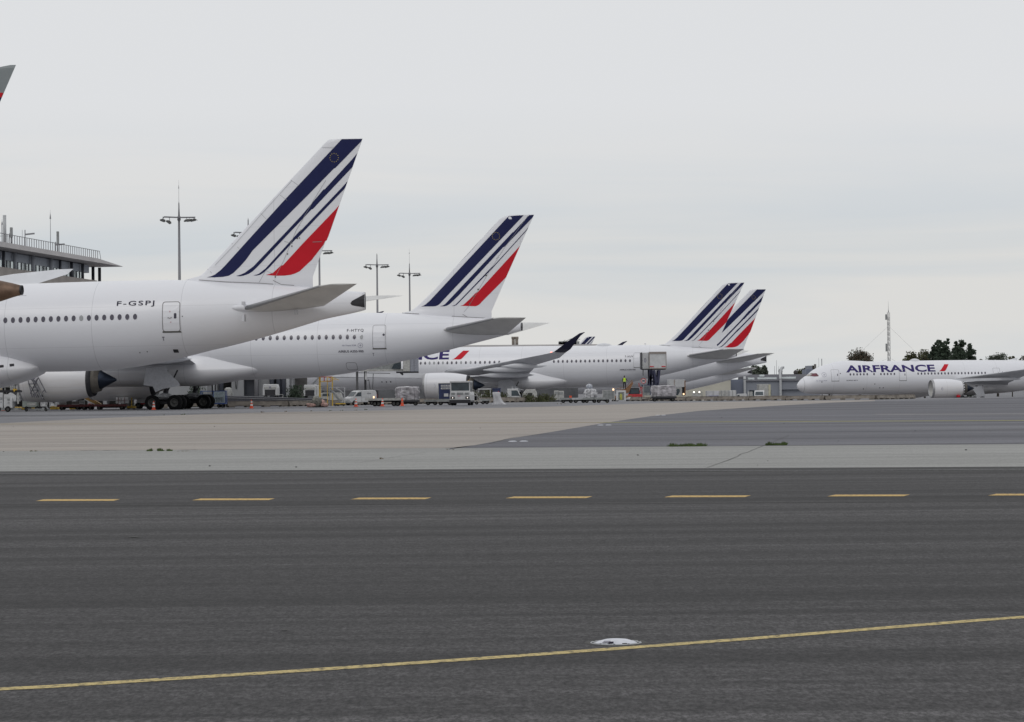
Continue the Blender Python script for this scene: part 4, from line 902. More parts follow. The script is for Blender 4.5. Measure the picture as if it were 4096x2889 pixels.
finG = Fin(Gc.Ls([(-780, 1075), (-700, 1010), (-120, 290), (-95, 283), (-40, 276)]), Gc.Ls([(64, 260), (14, 375), (-275, 1075)])); finG.le.append((finG.te[-1][0], Gc.L(40, 263)[0])); finG.z1 = finG.le[-1][0]
GREYF = mat('grey_fin_paint', (0.21, 0.235, 0.245), 0.4, var=0.05, scale=0.5)
fg = finG.mb(finG.z0 - 1).build('tail_fin', GREYF, rootG)
decal('red_band', poly_bm([Gc.Ls([(-90, 350), (-40, 362), (0, 371.5), (20, 372.5), (6, 391), (0, 389.5), (-50, 380), (-110, 365)])]), lambda a, b: finG.surf(a, b), RED, fg, 0.4)
decal('navy_band', poly_bm([Gc.Ls([(-110, 365), (-50, 380), (0, 389.5), (6, 391), (-130, 740), (-500, 740)])]), lambda a, b: finG.surf(a, b), NAVY, fg, 0.4)

# ================================================================== distant and near setting objects
CONC = mat('weathered_concrete', (0.195, 0.172, 0.148), 0.9, var=0.35, scale=2.2, bump=0.3)
CONCD = mat('dark_concrete', (0.13, 0.125, 0.12), 0.9, var=0.25, scale=1.5)
GALV = mat('mast_steel', (0.21, 0.21, 0.225), 0.5, 0.3, var=0.08)
LAMPD = mat('floodlight_housing', (0.10, 0.10, 0.10), 0.5, 0.2, var=0.2)
WPAINT = mat('vehicle_white', (0.52, 0.525, 0.53), 0.4, coat=0.2, var=0.10, scale=2)
WOLD = mat('scuffed_white', (0.40, 0.40, 0.385), 0.6, var=0.22, scale=4)
GLASSV = mat('vehicle_glass', (0.045, 0.06, 0.07), 0.08, var=0.3, scale=1.5)
BLUEV = mat('container_navy', (0.018, 0.028, 0.085), 0.5, var=0.25, scale=2.5)
BLUEF = mat('blue_frame', (0.05, 0.10, 0.30), 0.5, var=0.2)
REDV = mat('truck_red', (0.42, 0.025, 0.03), 0.45, var=0.15)
REDD = mat('dolly_dark_red', (0.13, 0.035, 0.035), 0.7, var=0.3, scale=3)
YELV = mat('safety_yellow', (0.55, 0.36, 0.05), 0.6, var=0.25, scale=3)
OCHR = mat('ochre_panel', (0.27, 0.16, 0.05), 0.7, var=0.3, scale=3)
BROWNV = mat('loader_brown', (0.24, 0.12, 0.06), 0.7, var=0.3, scale=3)
GREYV = mat('equipment_grey', (0.24, 0.25, 0.25), 0.6, var=0.25, scale=3)
ALU = mat('aluminium', (0.42, 0.43, 0.44), 0.5, 0.1, var=0.15)
ORNG = mat('cone_orange', (0.75, 0.09, 0.03), 0.55, var=0.1); CONEW = mat('cone_white_sleeve', (0.72, 0.72, 0.72), 0.5, var=0.08)
VEST = mat('hi_vis_yellow', (0.55, 0.80, 0.03), 0.6, var=0.08); CLOTH = mat('dark_clothes', (0.02, 0.02, 0.025), 0.9, var=0.2); SKIN = mat('skin', (0.42, 0.27, 0.20), 0.6, var=0)
FILM = mat('plastic_film', (0.33, 0.315, 0.335), 0.35, var=0.5, scale=2.4, coat=0.2, bump=0.8)
FILMW = mat('white_film', (0.46, 0.46, 0.48), 0.35, var=0.15, scale=2, bump=0.5)
CARGO = mat('netted_cargo', (0.33, 0.32, 0.32), 0.6, var=0.5, scale=3.5, bump=0.6)
TARP1 = mat('grey_green_tarpaulin', (0.23, 0.22, 0.19), 0.8, var=0.5, scale=2.5, bump=0.6); TARP2 = mat('pink_tarpaulin', (0.56, 0.36, 0.31), 0.8, var=0.3, scale=3.5, bump=0.5)
TGREY = mat('terminal_grey', (0.27, 0.275, 0.285), 0.7, var=0.12, scale=0.3); TDARK = mat('terminal_dark', (0.045, 0.05, 0.065), 0.5, var=0.2, scale=0.4); TGLASS = mat('terminal_glass', (0.72, 0.78, 0.78), 0.2, 0.5, var=0.1, scale=0.3)
TBROWN = mat('parapet_brown', (0.34, 0.31, 0.29), 0.8, var=0.15, scale=0.5); TROOF = mat('roof_grey', (0.52, 0.50, 0.50), 0.7, var=0.12, scale=0.2)
FOL = mat('weed_green', (0.055, 0.085, 0.022), 0.8, var=0.4, scale=9)

def at(px, py=None, D=None, z=None):
    """ground point under a pixel: by its base row on the level apron, or by a distance"""
    if D is None: g = G(px, py); return Vector((g.x, g.y, 0.0))
    return Vector((X_at(px, D), D, terr(D) if z is None else z))

# ---- floodlight masts
def mast(px, py_lamp, label, spire, px_span=None, D=None, rz=0.35):
    dz = 26.5; lev = py_lamp + (px - CX) * 0.01047; D = D or F * (28 - EYE) / (1560 - lev); top = P(px, py_lamp, D); z0 = terr(D); H = top.z - z0
    px_b = px
    t = empty('floodlight_mast', (top.x, D, z0), rz, label, 'light mast', 'floodlight masts along the apron')
    m = MB(); m.cyl((0, 0, 0), (0, 0, H + 0.2), 0.34, 0.16, 16); m.cyl((0, 0, H + .2), (0, 0, H + 2.2), 0.13, 0.09, 12); m.cyl((0, 0, H + 2.2), (0, 0, H + 2.6), 0.08, 0.01, 8)
    if spire: m.cyl((0, 0, H + 2.4), (0, 0, H + 4.9), 0.025, 0.018, 6); m.cyl((0, 0, H + 4.5), (0, 0, H + 5.1), 0.07, 0.01, 6); m.cyl((0, 0, H + 5.0), (0, 0, H + 5.8), 0.012, 0.008, 5)
    m.build('pole', GALV, t)
    m = MB(); m.mi = 0
    m.cyl((0, 0, H - 0.35), (0, 0, H + 0.3), 0.27, 0.22, 14)
    for s in (-1, 1):
        m.bar((0, -0.35, H + .1), (s * 2.4, -0.5, H + 0.15), 0.12, 0.14); m.bar((0, 0.35, H + .1), (s * 2.4, 0.5, H + 0.15), 0.12, 0.14)
        m.bar((s * 2.36, -0.55, H + .1), (s * 2.36, 0.55, H + .1), 0.1); m.bar((s * 1.2, -0.5, H + .1), (s * 1.2, 0.5, H + .1), 0.1); m.bar((s * 2.3, 0, H), (s * 2.85, 0, H - .3), 0.08)
    hd = m.build('lamp_crossarm', GALV, t)
    for (x, y, dz_, tilt) in ((-2.5, 0, -0.4, 20), (-1.65, -0.3, -0.65, 35), (1.15, -0.2, -0.38, -8), (2.25, 0.1, -0.3, -14), (1.75, 0.4, -0.32, -8)):
        q = MB(); R_ = Matrix.Translation((x, y, H + dz_)) @ Matrix.Rotation(radians(tilt), 4, 'Y')
        q.prism([(-0.44, 0.03), (-0.15, 0.22), (0.25, 0.22), (0.42, 0.03), (0.32, -0.15), (-0.35, -0.15)], -0.28, 0.28); q.v = [R_ @ v for v in q.v]
        q.bar(R_ @ Vector((0, 0, .3)), (x * 0.97, y, H + 0.1), 0.07); q.build('floodlight', LAMPD, hd)
    return t
mast(716, 873, 'tall light mast with lightning spike, left of the nearest tail fin', True)
mast(993, 934, 'light mast mostly hidden behind the nearest tail fin', False)
mast(1277, 1006, 'light mast just right of the nearest tail fin', False)
mast(1508, 1062, 'light mast without spike, between the two nearest tail fins', False)
mast(1638, 1096, 'light mast with thin spike, just left of the second tail fin', True)

# ---- lattice radio mast
D_ = 640.0; b_ = at(3556, D=D_); tp = P(3548, 1250, D_); Hm = tp.z - b_.z
t = empty('radio_mast', b_, 0, 'tall guyed lattice radio mast beyond the right airliner', 'radio mast')
m = MB()
for i in range(3):
    a = 2 * pi * i / 3 + 0.3; m.bar((0.40 * cos(a), 0.40 * sin(a), 0), (0.34 * cos(a), 0.34 * sin(a), Hm), 0.10)
k = 0
while k * 1.3 < Hm - 1.3:
    for i in range(3):
        a, c = 2 * pi * i / 3 + 0.3, 2 * pi * (i + 1) / 3 + 0.3; m.bar((0.37 * cos(a), 0.37 * sin(a), k * 1.3), (0.37 * cos(c), 0.37 * sin(c), k * 1.3 + 1.3), 0.045)
    k += 1
lat = m.build('lattice', mat('mast_dark_steel', (.12, .12, .13), .6), t)
m = MB(); m.cyl((0, 0, Hm), (0, 0, Hm + 0.7), 0.12, 0.07); m.cyl((0, 0, Hm + 0.7), (0, 0, Hm + 2.9), 0.04, 0.015, 6); m.build('spire', GALV, t)
for z, x, h in ((Hm - 9, -0.62, 2.0), (Hm * 0.38, 0.62, 1.2), (Hm - 1.2, -0.6, 1.4)):
    m = MB(); m.box(x - .2, x + .2, -.2, .2, z - h / 2, z + h / 2); m.build('antenna_panel', GREYV, t)
for sx, z in ((-1, Hm - 3.5), (1, Hm - 3.5), (-1, Hm * 0.5), (1, Hm * 0.5)):
    m = MB(); m.bar((0, 0, z), (sx * 21.0, 6, 0), 0.025); m.build('guy_wire', GALV, t)

# ---- trees
LEAF = [mat('leaf_dark', (0.030, 0.048, 0.028), 0.8, var=0.45, scale=1.2), mat('leaf_olive', (0.060, 0.066, 0.026), 0.8, var=0.5, scale=0.8), mat('leaf_rusty', (0.062, 0.044, 0.026), 0.8, var=0.5, scale=0.8), mat('leaf_grey_green', (0.075, 0.088, 0.065), 0.8, var=0.35, scale=0.8)]
BARK = mat('bark', (0.06, 0.05, 0.04), 0.9, var=0.3)
def tree(px, D, w, h, label, lf, lobes=None, n=2600, z=None, cat='tree', group='trees beyond the airliners', base=0.25, leaf=0.34):
    """w, h in metres; lobes: (dx, top, radius x, radius z) as shares of the size"""
    b = at(px, D=D, z=z); t = empty('tree', b, random.uniform(0, 6), label, cat, group)
    lobes = lobes or [(0, 0.62, 0.5, 0.38), (-0.28, 0.5, 0.28, 0.25), (0.3, 0.48, 0.27, 0.25), (0.1, 0.8, 0.25, 0.2), (-0.12, 0.75, 0.25, 0.2)]
    t.rotation_euler.z = 0
    m = MB(); m.cyl((0, 0, 0), (0, 0, h * 0.5), w * 0.035 + .1, w * 0.02 + .05, 8)
    for dx, tz, rx, rz_ in lobes: m.cyl((0, 0, h * 0.25), (dx * w, 0, tz * h), w * 0.015 + .05, 0.04, 6)
    m.build('trunk', BARK, t)
    rnd = random.Random(int(px)); m = MB(); tot = sum(l[2] * l[3] for l in lobes)
    for dx, tz, rx, rz_ in lobes:
        clumps = []
        for _ in range(max(24, int(170 * rx * rz_ / tot))):
            u = Vector((rnd.gauss(0, 1), rnd.gauss(0, 1), rnd.gauss(0, 1))).normalized() * rnd.uniform(0.1, 1.0) ** 0.5 * rnd.uniform(0.82, 1.0); clumps.append(Vector((dx * w + u.x * rx * w, u.y * rx * w * 0.9, tz * h + u.z * rz_ * h)))
        for _ in range(int(n * 2.6 * rx * rz_ / tot)):
            c = rnd.choice(clumps); s = min(rx * w, rz_ * h) * 0.19
            p = c + Vector([max(-1.5, min(1.5, rnd.gauss(0, 1))) * s for _ in range(3)])
            if p.z < h * base * rnd.uniform(0.3, 1.0): continue
            q = Vector((rnd.gauss(0, 1), rnd.gauss(0, 1), rnd.gauss(0, 1))).normalized(); r = q.orthogonal().normalized(); k = leaf * rnd.uniform(0.4, 1.0)
            m.mi = 0 if rnd.random() < 0.8 else 1
            m.add([p - q * k, p + r * k * .7, p + q * k, p - r * k * .7], [(0, 1, 2, 3)])
    m.build('crown', [LEAF[lf], LEAF[(lf + 1) % 4 if lf != 0 else 0]], t); return t
def size(px0, px1, pytop, D):
    b = at((px0 + px1) / 2, D=D); top = P((px0 + px1) / 2, pytop, D); return (px1 - px0) / F * D, top.z - b.z
for (a, b, tpx, D_, lb, lf, lob) in (
    (3376, 3500, 1403, 720, 'round rust-brown tree left of the radio mast', 2, None),
    (3596, 3690, 1411, 700, 'low olive tree just right of the radio mast', 1, None),
    (3655, 3740, 1402, 760, 'olive tree touching the first dark poplar group', 1, None),
    (3714, 3774, 1356, 700, 'left spire of the first dark poplar group', 0, [(0, 0.45, 0.5, 0.5), (0.08, 0.78, 0.27, 0.24), (-.15, .7, .25, .24)]),
    (3740, 3812, 1342, 690, 'taller right poplar of the first dark poplar group', 0, [(0, 0.45, 0.5, 0.5), (0.13, 0.8, 0.22, 0.22), (-.17, .77, .22, .22)]),
    (3792, 3842, 1402, 680, 'short dark tree between the two poplar groups', 0, None),
    (3806, 3872, 1344, 695, 'tall left poplar of the second dark group', 0, [(0, 0.45, 0.5, 0.5), (0.15, 0.78, 0.22, 0.22), (-.2, .8, .2, .2)]),
    (3854, 3912, 1366, 700, 'lower pointed poplar of the second dark group', 0, [(0, 0.45, 0.5, 0.5), (0.0, 0.8, 0.22, 0.2), (.2, .5, .3, .25)]),
    (3905, 3938, 1428, 730, 'small bush-like tree right of the poplars', 1, None),
    (3935, 4045, 1411, 900, 'pale grey-green tree near the right edge', 3, None),
    (4030, 4066, 1420, 880, 'small round tree near the right edge', 1, None),
    (4066, 4130, 1429, 860, 'low rusty tree cut by the right edge', 2, None),
    (2985, 3050, 1462, 700, 'bare-looking grey tree behind the second tail cone', 3, None),
    (3040, 3075, 1459, 690, 'upright grey-green tree right of the tail cones', 3, None),
    (3180, 3240, 1472, 700, 'low scrub tree behind the grey building roof', 1, None),
    (3238, 3262, 1462, 640, 'rusty shrub above the right airliner nose', 2, None)):
    w_, h_ = size(a, b, tpx, D_); tree((a + b) / 2, D_, w_, h_, lb, lf, lob, n=int(3600 + w_ * 160), base=0.15)

# ---- left terminal with overhanging roof, receding from the camera
def wallframe(p0, p1):
    u = (p1 - p0); u.z = 0; Ln = u.length; u.normalize(); return u, Ln
W0 = Vector((X_at(0, 300), 300, 0)); W1 = Vector((X_at(493, 352), 352, 0)); uW, LW = wallframe(W0, W1)
nW = Vector((uW.y, -uW.x, 0))           # out of the wall, to the right
def onwall(px, py, yo=0.0):
    d = ray(px, py); t_ = (W0 - nW * yo - CAM).dot(nW) / d.dot(nW); p = CAM + d * t_; return (p - W0).dot(uW), p.z
T = bpy.data.objects.new('terminal_building', None); COL.objects.link(T); tag(T, 'grey terminal with long overhanging flat roof behind the nearest airliner', 'terminal')
T.matrix_world = Matrix(((uW.x, -nW.x, 0, W0.x), (uW.y, -nW.y, 0, W0.y), (0, 0, 1, 0), (0, 0, 0, 1)))
# local x runs along the wall (away), local y into the building
def wz(px, py): return onwall(px, py)[1]
def wx(px, py): return onwall(px, py)[0]
xs0 = -60.0; xe_ = wx(493, 1060); zr1, zr0 = wz(0, 966), wz(0, 989)
m = MB(); m.prism([(xs0, zr0), (xe_, zr0 + 0.15), (xe_, zr1 - 0.55), (xe_ - 12, zr1), (xs0, zr1)], 0.0, 26); m.build('roof', TROOF, T)
xw = onwall(330, 1040, 2.6)[0]
zl1 = zr0 - 0.15; m = MB(); m.box(xs0, xw + 3, 2.6, 24, wz(0, 1056) if False else zr0 - 1.05, zr0 - 0.003); m.build('soffit_beam', mat('soffit_blue_grey', (0.34, 0.37, 0.42), .7, var=.15), T)
zf = wz(0, 1056)
m = MB(); m.box(xs0, xw, 2.75, 2.85, zf, zr0 - 1.05); m.build('upper_glazing', TGLASS, T)
m = MB()
xx = xs0 + 1
while xx < xw: m.box(xx, xx + 0.12, 2.66, 2.75, zf, zr0 - 1.05); xx += 1.45
m.build('mullion_row', TDARK, T)['kind'] = 'stuff'
for px in (14, 61, 132, 205, 240, 286, 330):
    x_ = onwall(px, 1030, 2.2)[0]; m = MB(); m.cyl((x_, 2.2, zf - 0.6), (x_, 2.2, zr0), 0.26 if px in (61, 132, 205) else 0.2, n=14); m.build('column', TDARK if px not in (61, 132, 205) else mat('column_grey', (.34, .36, .40), .7), T)
m = MB(); m.prism([(xs0, zf - 0.05), (xw + 4, zf - 0.05), (xw + 12, zf - 2.4), (xs0, zf - 2.0)], 1.8, 22); m.build('parapet', TBROWN, T)
m = MB(); m.prism([(xs0, zf - 2.0), (xw + 10, zf - 2.3), (xw - 2, zf - 4.8), (xs0, zf - 4.8)], 3.4, 20); m.build('lower_glazing', TGLASS, T)
m = MB(); m.box(xs0, xw - 3, 3.0, 24, 0.0, zf - 4.8); m.build('lower_wall', TGREY, T)
for px in (372, 398):
    x_ = onwall(px, 1080, 3)[0]; m = MB(); m.cyl((x_, 3, 0), (x_, 3, zr0), 0.22, n=10); m.build('column', TDARK, T)
# railing on the roof
m = MB(); x_ = xs0; xr1 = onwall(398, 1010, 1.2)[0]
while x_ < xr1: m.bar((x_, 1.2, zr1), (x_, 1.2, zr1 + 1.25), 0.07); x_ += 0.95
m.bar((xs0, 1.2, zr1 + 1.25), (xr1, 1.2, zr1 + 1.25), 0.07); m.bar((xr1, 1.2, zr1 + 1.25), (xr1 + 0.8, 1.2, zr1 - .2), 0.06)
m.build('roof_railing', GALV, T)
def roof_thing(px, pytop, w, label, kind):
    x_, zt_ = onwall(px, pytop, 1.8); base = T.matrix_world @ Vector((x_, 1.8, zr1)); hgt = zt_ - zr1
    t = empty('roof_antenna', base, 0, label, 'antenna', 'antennas on the terminal roof'); m = MB()
    if kind == 'panel': m.cyl((0, 0, 0), (0, 0, hgt * 0.5), 0.09); m.build('pole', GALV, t); m = MB(); m.box(-w / 2, w / 2, -.2, .2, hgt * 0.45, hgt); m.build('antenna_panel', GREYV, t, bevel=0.05)
    elif kind == 'drum': m.cyl((0, 0, 0), (0, 0, hgt), w / 2, n=14); m.build('radome', ALU, t); m = MB(); m.bar((.4, 0, 0), (.6, 0, hgt * .4), 0.05); m.bar((-.35, 0, 0), (-.35, 0, hgt * .75), 0.05); m.bar((-.6, 0, hgt * .3), (.6, 0, hgt * .3), .05); m.build('bracket', GALV, t)
    elif kind == 'spike': m.cyl((0, 0, 0), (0, 0, hgt * .8), 0.05, 0.03, 6); m.cyl((0, 0, hgt * .78), (0, 0, hgt * .9), .12, .03, 6); m.cyl((0, 0, hgt * .9), (0, 0, hgt), .02, .005, 5); m.build('pole', GALV, t)
    else: m.cyl((0, 0, 0), (0, 0, hgt), 0.06); m.bar((0, 0, hgt * .75), (1.2, 0, hgt * .8), .08, .2); m.bar((-.35, 0, hgt * .6), (-.35, 0, hgt), .04); m.build('pole', GALV, t)
    return t
roof_thing(18, 861, 0.42, 'thick drum-shaped roof antenna, tallest on the terminal', 'drum'); roof_thing(8, 876, 0.4, 'thin roof antenna pole at the left edge', 'spike')
roof_thing(45, 910, 0.32, 'pale panel antenna right of the drum antenna on the roof', 'panel'); roof_thing(100, 920, 0.3, 'short mast with camera arm on the terminal roof', 'arm')
roof_thing(201, 838, 0.2, 'thin lightning rod standing on the terminal roof', 'spike'); roof_thing(231, 926, 0.3, 'dark panel antenna right of the lightning rod', 'panel'); roof_thing(222, 968, 0.3, 'stubby pole beside the dark panel antenna', 'arm')

# ---- middle terminal far behind the third airliner (long flat roof, chimneys, trusses)
Dm = 470; tz = P(2000, 1376, Dm).z; zb_ = terr(Dm)
T2 = empty('terminal_building', at(1650, D=Dm), 0, 'long flat-roofed terminal behind the third airliner with chimneys', 'terminal')
x0_, x1_ = X_at(700, Dm) - T2.location.x, X_at(2440, Dm) - T2.location.x; hz = tz - T2.location.z
sl_ = -0.0105
m = MB(); m.prism([(x0_, hz - 0.55), (x1_, hz - 0.7), (x1_, hz - 0.25), (x0_, hz)], 0, 40); m.build('roof', TROOF, T2)
m = MB(); m.box(x0_, x1_ - 6, 2, 38, 0, hz - 1.9); m.build('wall', mat('dim_wall', (.105, .108, .115), .8, var=.35, scale=.35), T2)
m = MB(); x_ = x0_
while x_ < x1_ - 4: m.bar((x_, .6, hz - 1.9), (x_ + 1.0, .6, hz - .6), .12); m.bar((x_ + 1.0, .6, hz - .6), (x_ + 2, .6, hz - 1.9), .12); x_ += 2
m.bar((x0_, .6, hz - 1.9), (x1_ - 4, .6, hz - 1.9), .15); m.build('roof_truss', TDARK, T2)
for px in (2054, 2066, 2068 - 2 + 4):
    pass
for px, lb in ((2054, 'l'), (2068, 'r')):
    x_ = X_at(px, Dm) - T2.location.x; m = MB(); m.cyl((x_, 6, hz - .5), (x_, 6, hz + 1.0), 0.30, n=12); m.cyl((x_, 6, hz + 1.0), (x_, 6, hz + 1.45), 0.36, n=12); m.build('chimney', CONC, T2)
for px, w, h in ((2250, 1.2, 0.7), (2262, 2.2, 1.0), (2284, 2.4, 0.8), (2305, 1.6, 0.9)):
    x_ = X_at(px, Dm) - T2.location.x; m = MB(); m.box(x_ - w / 2, x_ + w / 2, 6, 8, hz - .5, hz + h * .5); m.bar((x_, 6, hz + h * .4), (x_ + w * .6, 6, hz + h), .1); m.build('rooftop_unit', GREYV, T2)

# ---- ground floor of the terminal seen under the second airliner
Dg = 292.0
T3 = empty('terminal_building', at(1000, D=Dg), 0, 'terminal ground floor with dark doorway under the second airliner', 'terminal')
ox = T3.location.x
def tx(px): return X_at(px, Dg) - ox
def tzz(px, py): return P(px, py, Dg).z - T3.location.z
zt_ = 6.3
m = MB()
for a, b, zlo in ((600, 845, 0), (862, 868, 0), (925, 974, 0), (1023, 1080, 0), (1150, 1166, 0)): m.box(tx(a), tx(b), 0, 8, zlo, zt_)
m.box(tx(600), tx(1215), 0.6, 8, 4.6, zt_ + .2); m.box(tx(974), tx(1023), 0.002, 8, 3.3, 4.59); m.box(tx(974), tx(1023), 0.01, 8, 0, 0.5); m.build('wall', TGREY, T3)
m = MB(); m.box(tx(974), tx(1023), 1.0, 1.2, 0.5, 3.3); m.build('doorway', TDARK, T3)
m = MB(); m.box(tx(-500), tx(600), 3.0, 8, 0, 7.2); m.build('dark_backdrop_wall', mat('backdrop_dark', (.055, .053, .05), .9, var=.3, scale=.5), T3)  # wall added to make the background under the bellies dark
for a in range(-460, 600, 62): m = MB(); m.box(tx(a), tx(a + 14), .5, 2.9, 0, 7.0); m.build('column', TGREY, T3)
m = MB(); m.box(tx(600), tx(1215), 4.5, 4.7, 0, 4.6); m.build('rear_wall', CONCD, T3)
for a, mt, r_ in ((1028, GALV, .28), (1090, TDARK, .3), (1116, TDARK, .3), (1136, TDARK, .3), (828, ALU, .1), (858, ALU, .1), (888, TDARK, .25), (1152, ALU, .22)):
    m = MB(); m.cyl((tx(a), -.8, 0), (tx(a), -.8, zt_ - .4), r_, n=12); m.build('column', mt, T3)
t = empty('storage_tank', at(912, D=280), 0, 'white upright cylindrical tank left of the dark doorway', 'tank'); m = MB(); m.cyl((0, 0, 0), (0, 0, 1.9), .42, n=20); m.cyl((0, 0, 1.9), (0, 0, 2.05), .42, .2, n=20); m.build('tank_shell', WOLD, t); m = MB(); m.cyl((.5, -.1, 0), (.5, -.1, 1.5), .07); m.build('pipe', GREYV, t)
m = MB(); p0 = Vector((tx(944), -.15, 3.6)); pts_ = [Vector((tx(939) + (tx(950) - tx(939)) * i / 10, -.15, 3.4 - 1.5 * sin(pi * i / 10))) for i in range(11)]
for a, b in zip(pts_, pts_[1:]): m.bar(a, b, .05)
m.build('hanging_cable', BLACK, T3)
# dark ramp with kerbs
R_ = empty('service_ramp', at(1080, D=262), 0, 'low dark service ramp behind the concrete barrier', 'ramp'); rx_ = R_.location.x
def rX(px): return X_at(px, 262) - rx_
def rZ(px, py): return P(px, py, 262).z
m = MB(); m.prism([(rX(700), 0), (rX(1290), 0), (rX(1290), rZ(1290, 1597)), (rX(900), rZ(900, 1585)), (rX(700), rZ(700, 1581))], 0, 14); m.build('ramp_body', mat('ramp_asphalt', (0.06, 0.06, 0.07), .9, var=.25), R_)
m = MB(); m.prism([(rX(900), rZ(900, 1592)), (rX(1270), rZ(1270, 1603)), (rX(1270), rZ(1270, 1602)), (rX(900), rZ(900, 1591))], -0.06, 0.02); m.build('kerb_strip', ALU, R_)

# ---- right-hand buildings
Db = 560.0; zb_ = terr(Db)
def bpart(px): return X_at(px, Db)
def bz(px, py): return P(px, py, Db).z
t = empty('beige_building', (bpart(2830), Db, zb_), 0, 'plain beige flat-roofed shed with a door, right of the catering trucks', 'building'); ox = t.location.x
z1 = bz(2830, 1521) - zb_
m = MB(); m.box(bpart(2560) - ox, bpart(2922) - ox, 0, 14, 0, z1); m.build('wall', mat('beige_cladding', (0.50, 0.48, 0.41), 0.8, var=0.08, scale=.3), t)
m = MB(); m.box(bpart(2560) - ox, bpart(2924) - ox, -.15, 14.2, z1, z1 + .25); m.build('roof', mat('pale_roof_edge', (0.45, 0.45, 0.44), .7, var=.1), t)
m = MB(); m.box(bpart(2752) - ox, bpart(2772) - ox, -.08, 0, 0, 3.6); m.build('door', mat('beige_door', (0.44, 0.43, 0.37), .7, var=.05), t)
t = empty('grey_hangar', (bpart(3060), Db + 4, zb_), 0, 'low blue-grey workshop building with pale steel posts, left of the right airliner', 'building'); ox = t.location.x
BG = mat('blue_grey_cladding', (0.225, 0.24, 0.275), .7, var=.06, scale=.4); BG2 = mat('darker_blue_cladding', (0.16, 0.18, 0.235), .7, var=.06, scale=.4); ROOFD = mat('dark_roof_sheet', (0.07, 0.07, 0.085), .7, var=.2, scale=.3)
z1 = bz(3050, 1524) - zb_; z2 = bz(3050, 1497) - zb_
m = MB(); m.box(bpart(2922) - ox, bpart(2984) - ox, 0.5, 20, 0, bz(2950, 1518) - zb_); m.build('side_wall', BG2, t)
m = MB()
for a, b in ((2984, 3002), (3091, 3128), (3130, 3132)): m.box(bpart(a) - ox, bpart(b) - ox, 0, 20, 0, z1)
m.box(bpart(3002) - ox, bpart(3091) - ox, 0, 20, bz(3050, 1561) - zb_, z1); m.box(bpart(3132) - ox, bpart(3290) - ox, 0, 20, bz(3180, 1558) - zb_, z1); m.box(bpart(3132) - ox, bpart(3290) - ox, .8, 20, 0, bz(3180, 1558) - zb_ - .01); m.build('wall', BG, t)
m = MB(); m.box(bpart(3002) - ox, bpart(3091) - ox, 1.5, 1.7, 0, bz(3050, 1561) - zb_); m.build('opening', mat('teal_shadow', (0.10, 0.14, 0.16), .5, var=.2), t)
m = MB(); m.prism([(-.5, z1), (10, z2), (20, z2), (20, z1)], bpart(2990) - ox, bpart(3290) - ox, 'yz'); m.build('roof', ROOFD, t)
for a, b, c, d in ((3001, 3027, 1512, 1517), (3040, 3118, 1511, 1517), (3140, 3196, 1509, 1516), (3056, 3076, 1499, 1506)):
    f = (1524 - (c + d) / 2) / 27 * 10.5 - .5; m = MB(); zc_ = bz(3050, (c + d) / 2 - 0) - zb_; m.box(bpart(a) - ox, bpart(b) - ox, f - 1.2, f + .4, z1 + .1, zc_ + .25); m.build('skylight', TGLASS, t)
for a in (2984, 3128):
    m = MB(); x_ = bpart(a) - ox; m.box(x_ - .25, x_ + .25, -.5, 0, 0, z1 + .3)
    for i in range(8):
        q0, q1 = i / 8, (i + 1) / 8; m.bar((x_ + 1.1 * q0 ** 2, -.3 + 4 * q0, z1 + .3 + (z2 - z1 + 1.2) * sin(q0 * pi / 2)), (x_ + 1.1 * q1 ** 2, -.3 + 4 * q1, z1 + .3 + (z2 - z1 + 1.2) * sin(q1 * pi / 2)), .5)
    m.build('portal_post', ALU, t)
for a, top in ((3152, 1473), (3214, 1478)):
    x_ = bpart(a) - ox; zt2 = bz(a, top) - zb_; m = MB(); m.cyl((x_, 12, z2), (x_, 12, zt2 - .6), .42, n=14); m.lathe([(zt2 - .7, .5), (zt2 - .35, .45), (zt2 - .1, .25), (zt2, .01)], (x_, 12, 0), 'z', 14); m.build('roof_ventilator', mat('ventilator_dark', (0.04, .035, .035), .6, var=.3), t)
for a, top in ((3136, 1438), (3128, 1461), (3145, 1463)):
    x_ = bpart(a) - ox; m = MB(); m.cyl((x_, 12, z2), (x_, 12, bz(a, top) - zb_), .05, .03, 6); m.build('aerial', GALV, t)
t = empty('plant_building', (bpart(3240), Db + 60, terr(Db + 60)), 0, 'grey block with square tower behind the right airliner nose', 'building'); D2 = Db + 60; ox = X_at(3240, D2); t.location.x = ox
def q2(px): return X_at(px, D2) - ox
zz = lambda py: P(3240, py, D2).z - t.location.z
m = MB(); m.box(q2(3226), q2(3262), 0, 10, 0, zz(1477)); m.build('wall', BG2, t); m = MB(); m.box(q2(3235), q2(3250), .5, 8, zz(1477), zz(1463)); m.build('roof_tower', BG, t)
m = MB(); m.cyl((q2(3262), 1, 0), (q2(3262), 1, zz(1457)), .3, n=10); m.build('chimney', CONCD, t)
for a, top, lb in ((3287, 1435, 'thick pole above the nose of the right airliner'), (3275, 1432, 'thin aerial above the nose of the right airliner')):
    D3 = 640; b_ = at(a, D=D3); m = MB(); hgt = P(a, top, D3).z - b_.z; r_ = .13 if a == 3287 else .05; m.cyl((0, 0, 0), (0, 0, hgt), r_, r_ * .7, 8)
    if a == 3275: m.bar((-.5, 0, hgt * .8), (.5, 0, hgt * .8), .05)
    tag(m.build('aerial_pole', GALV, None, b_), lb, 'pole')

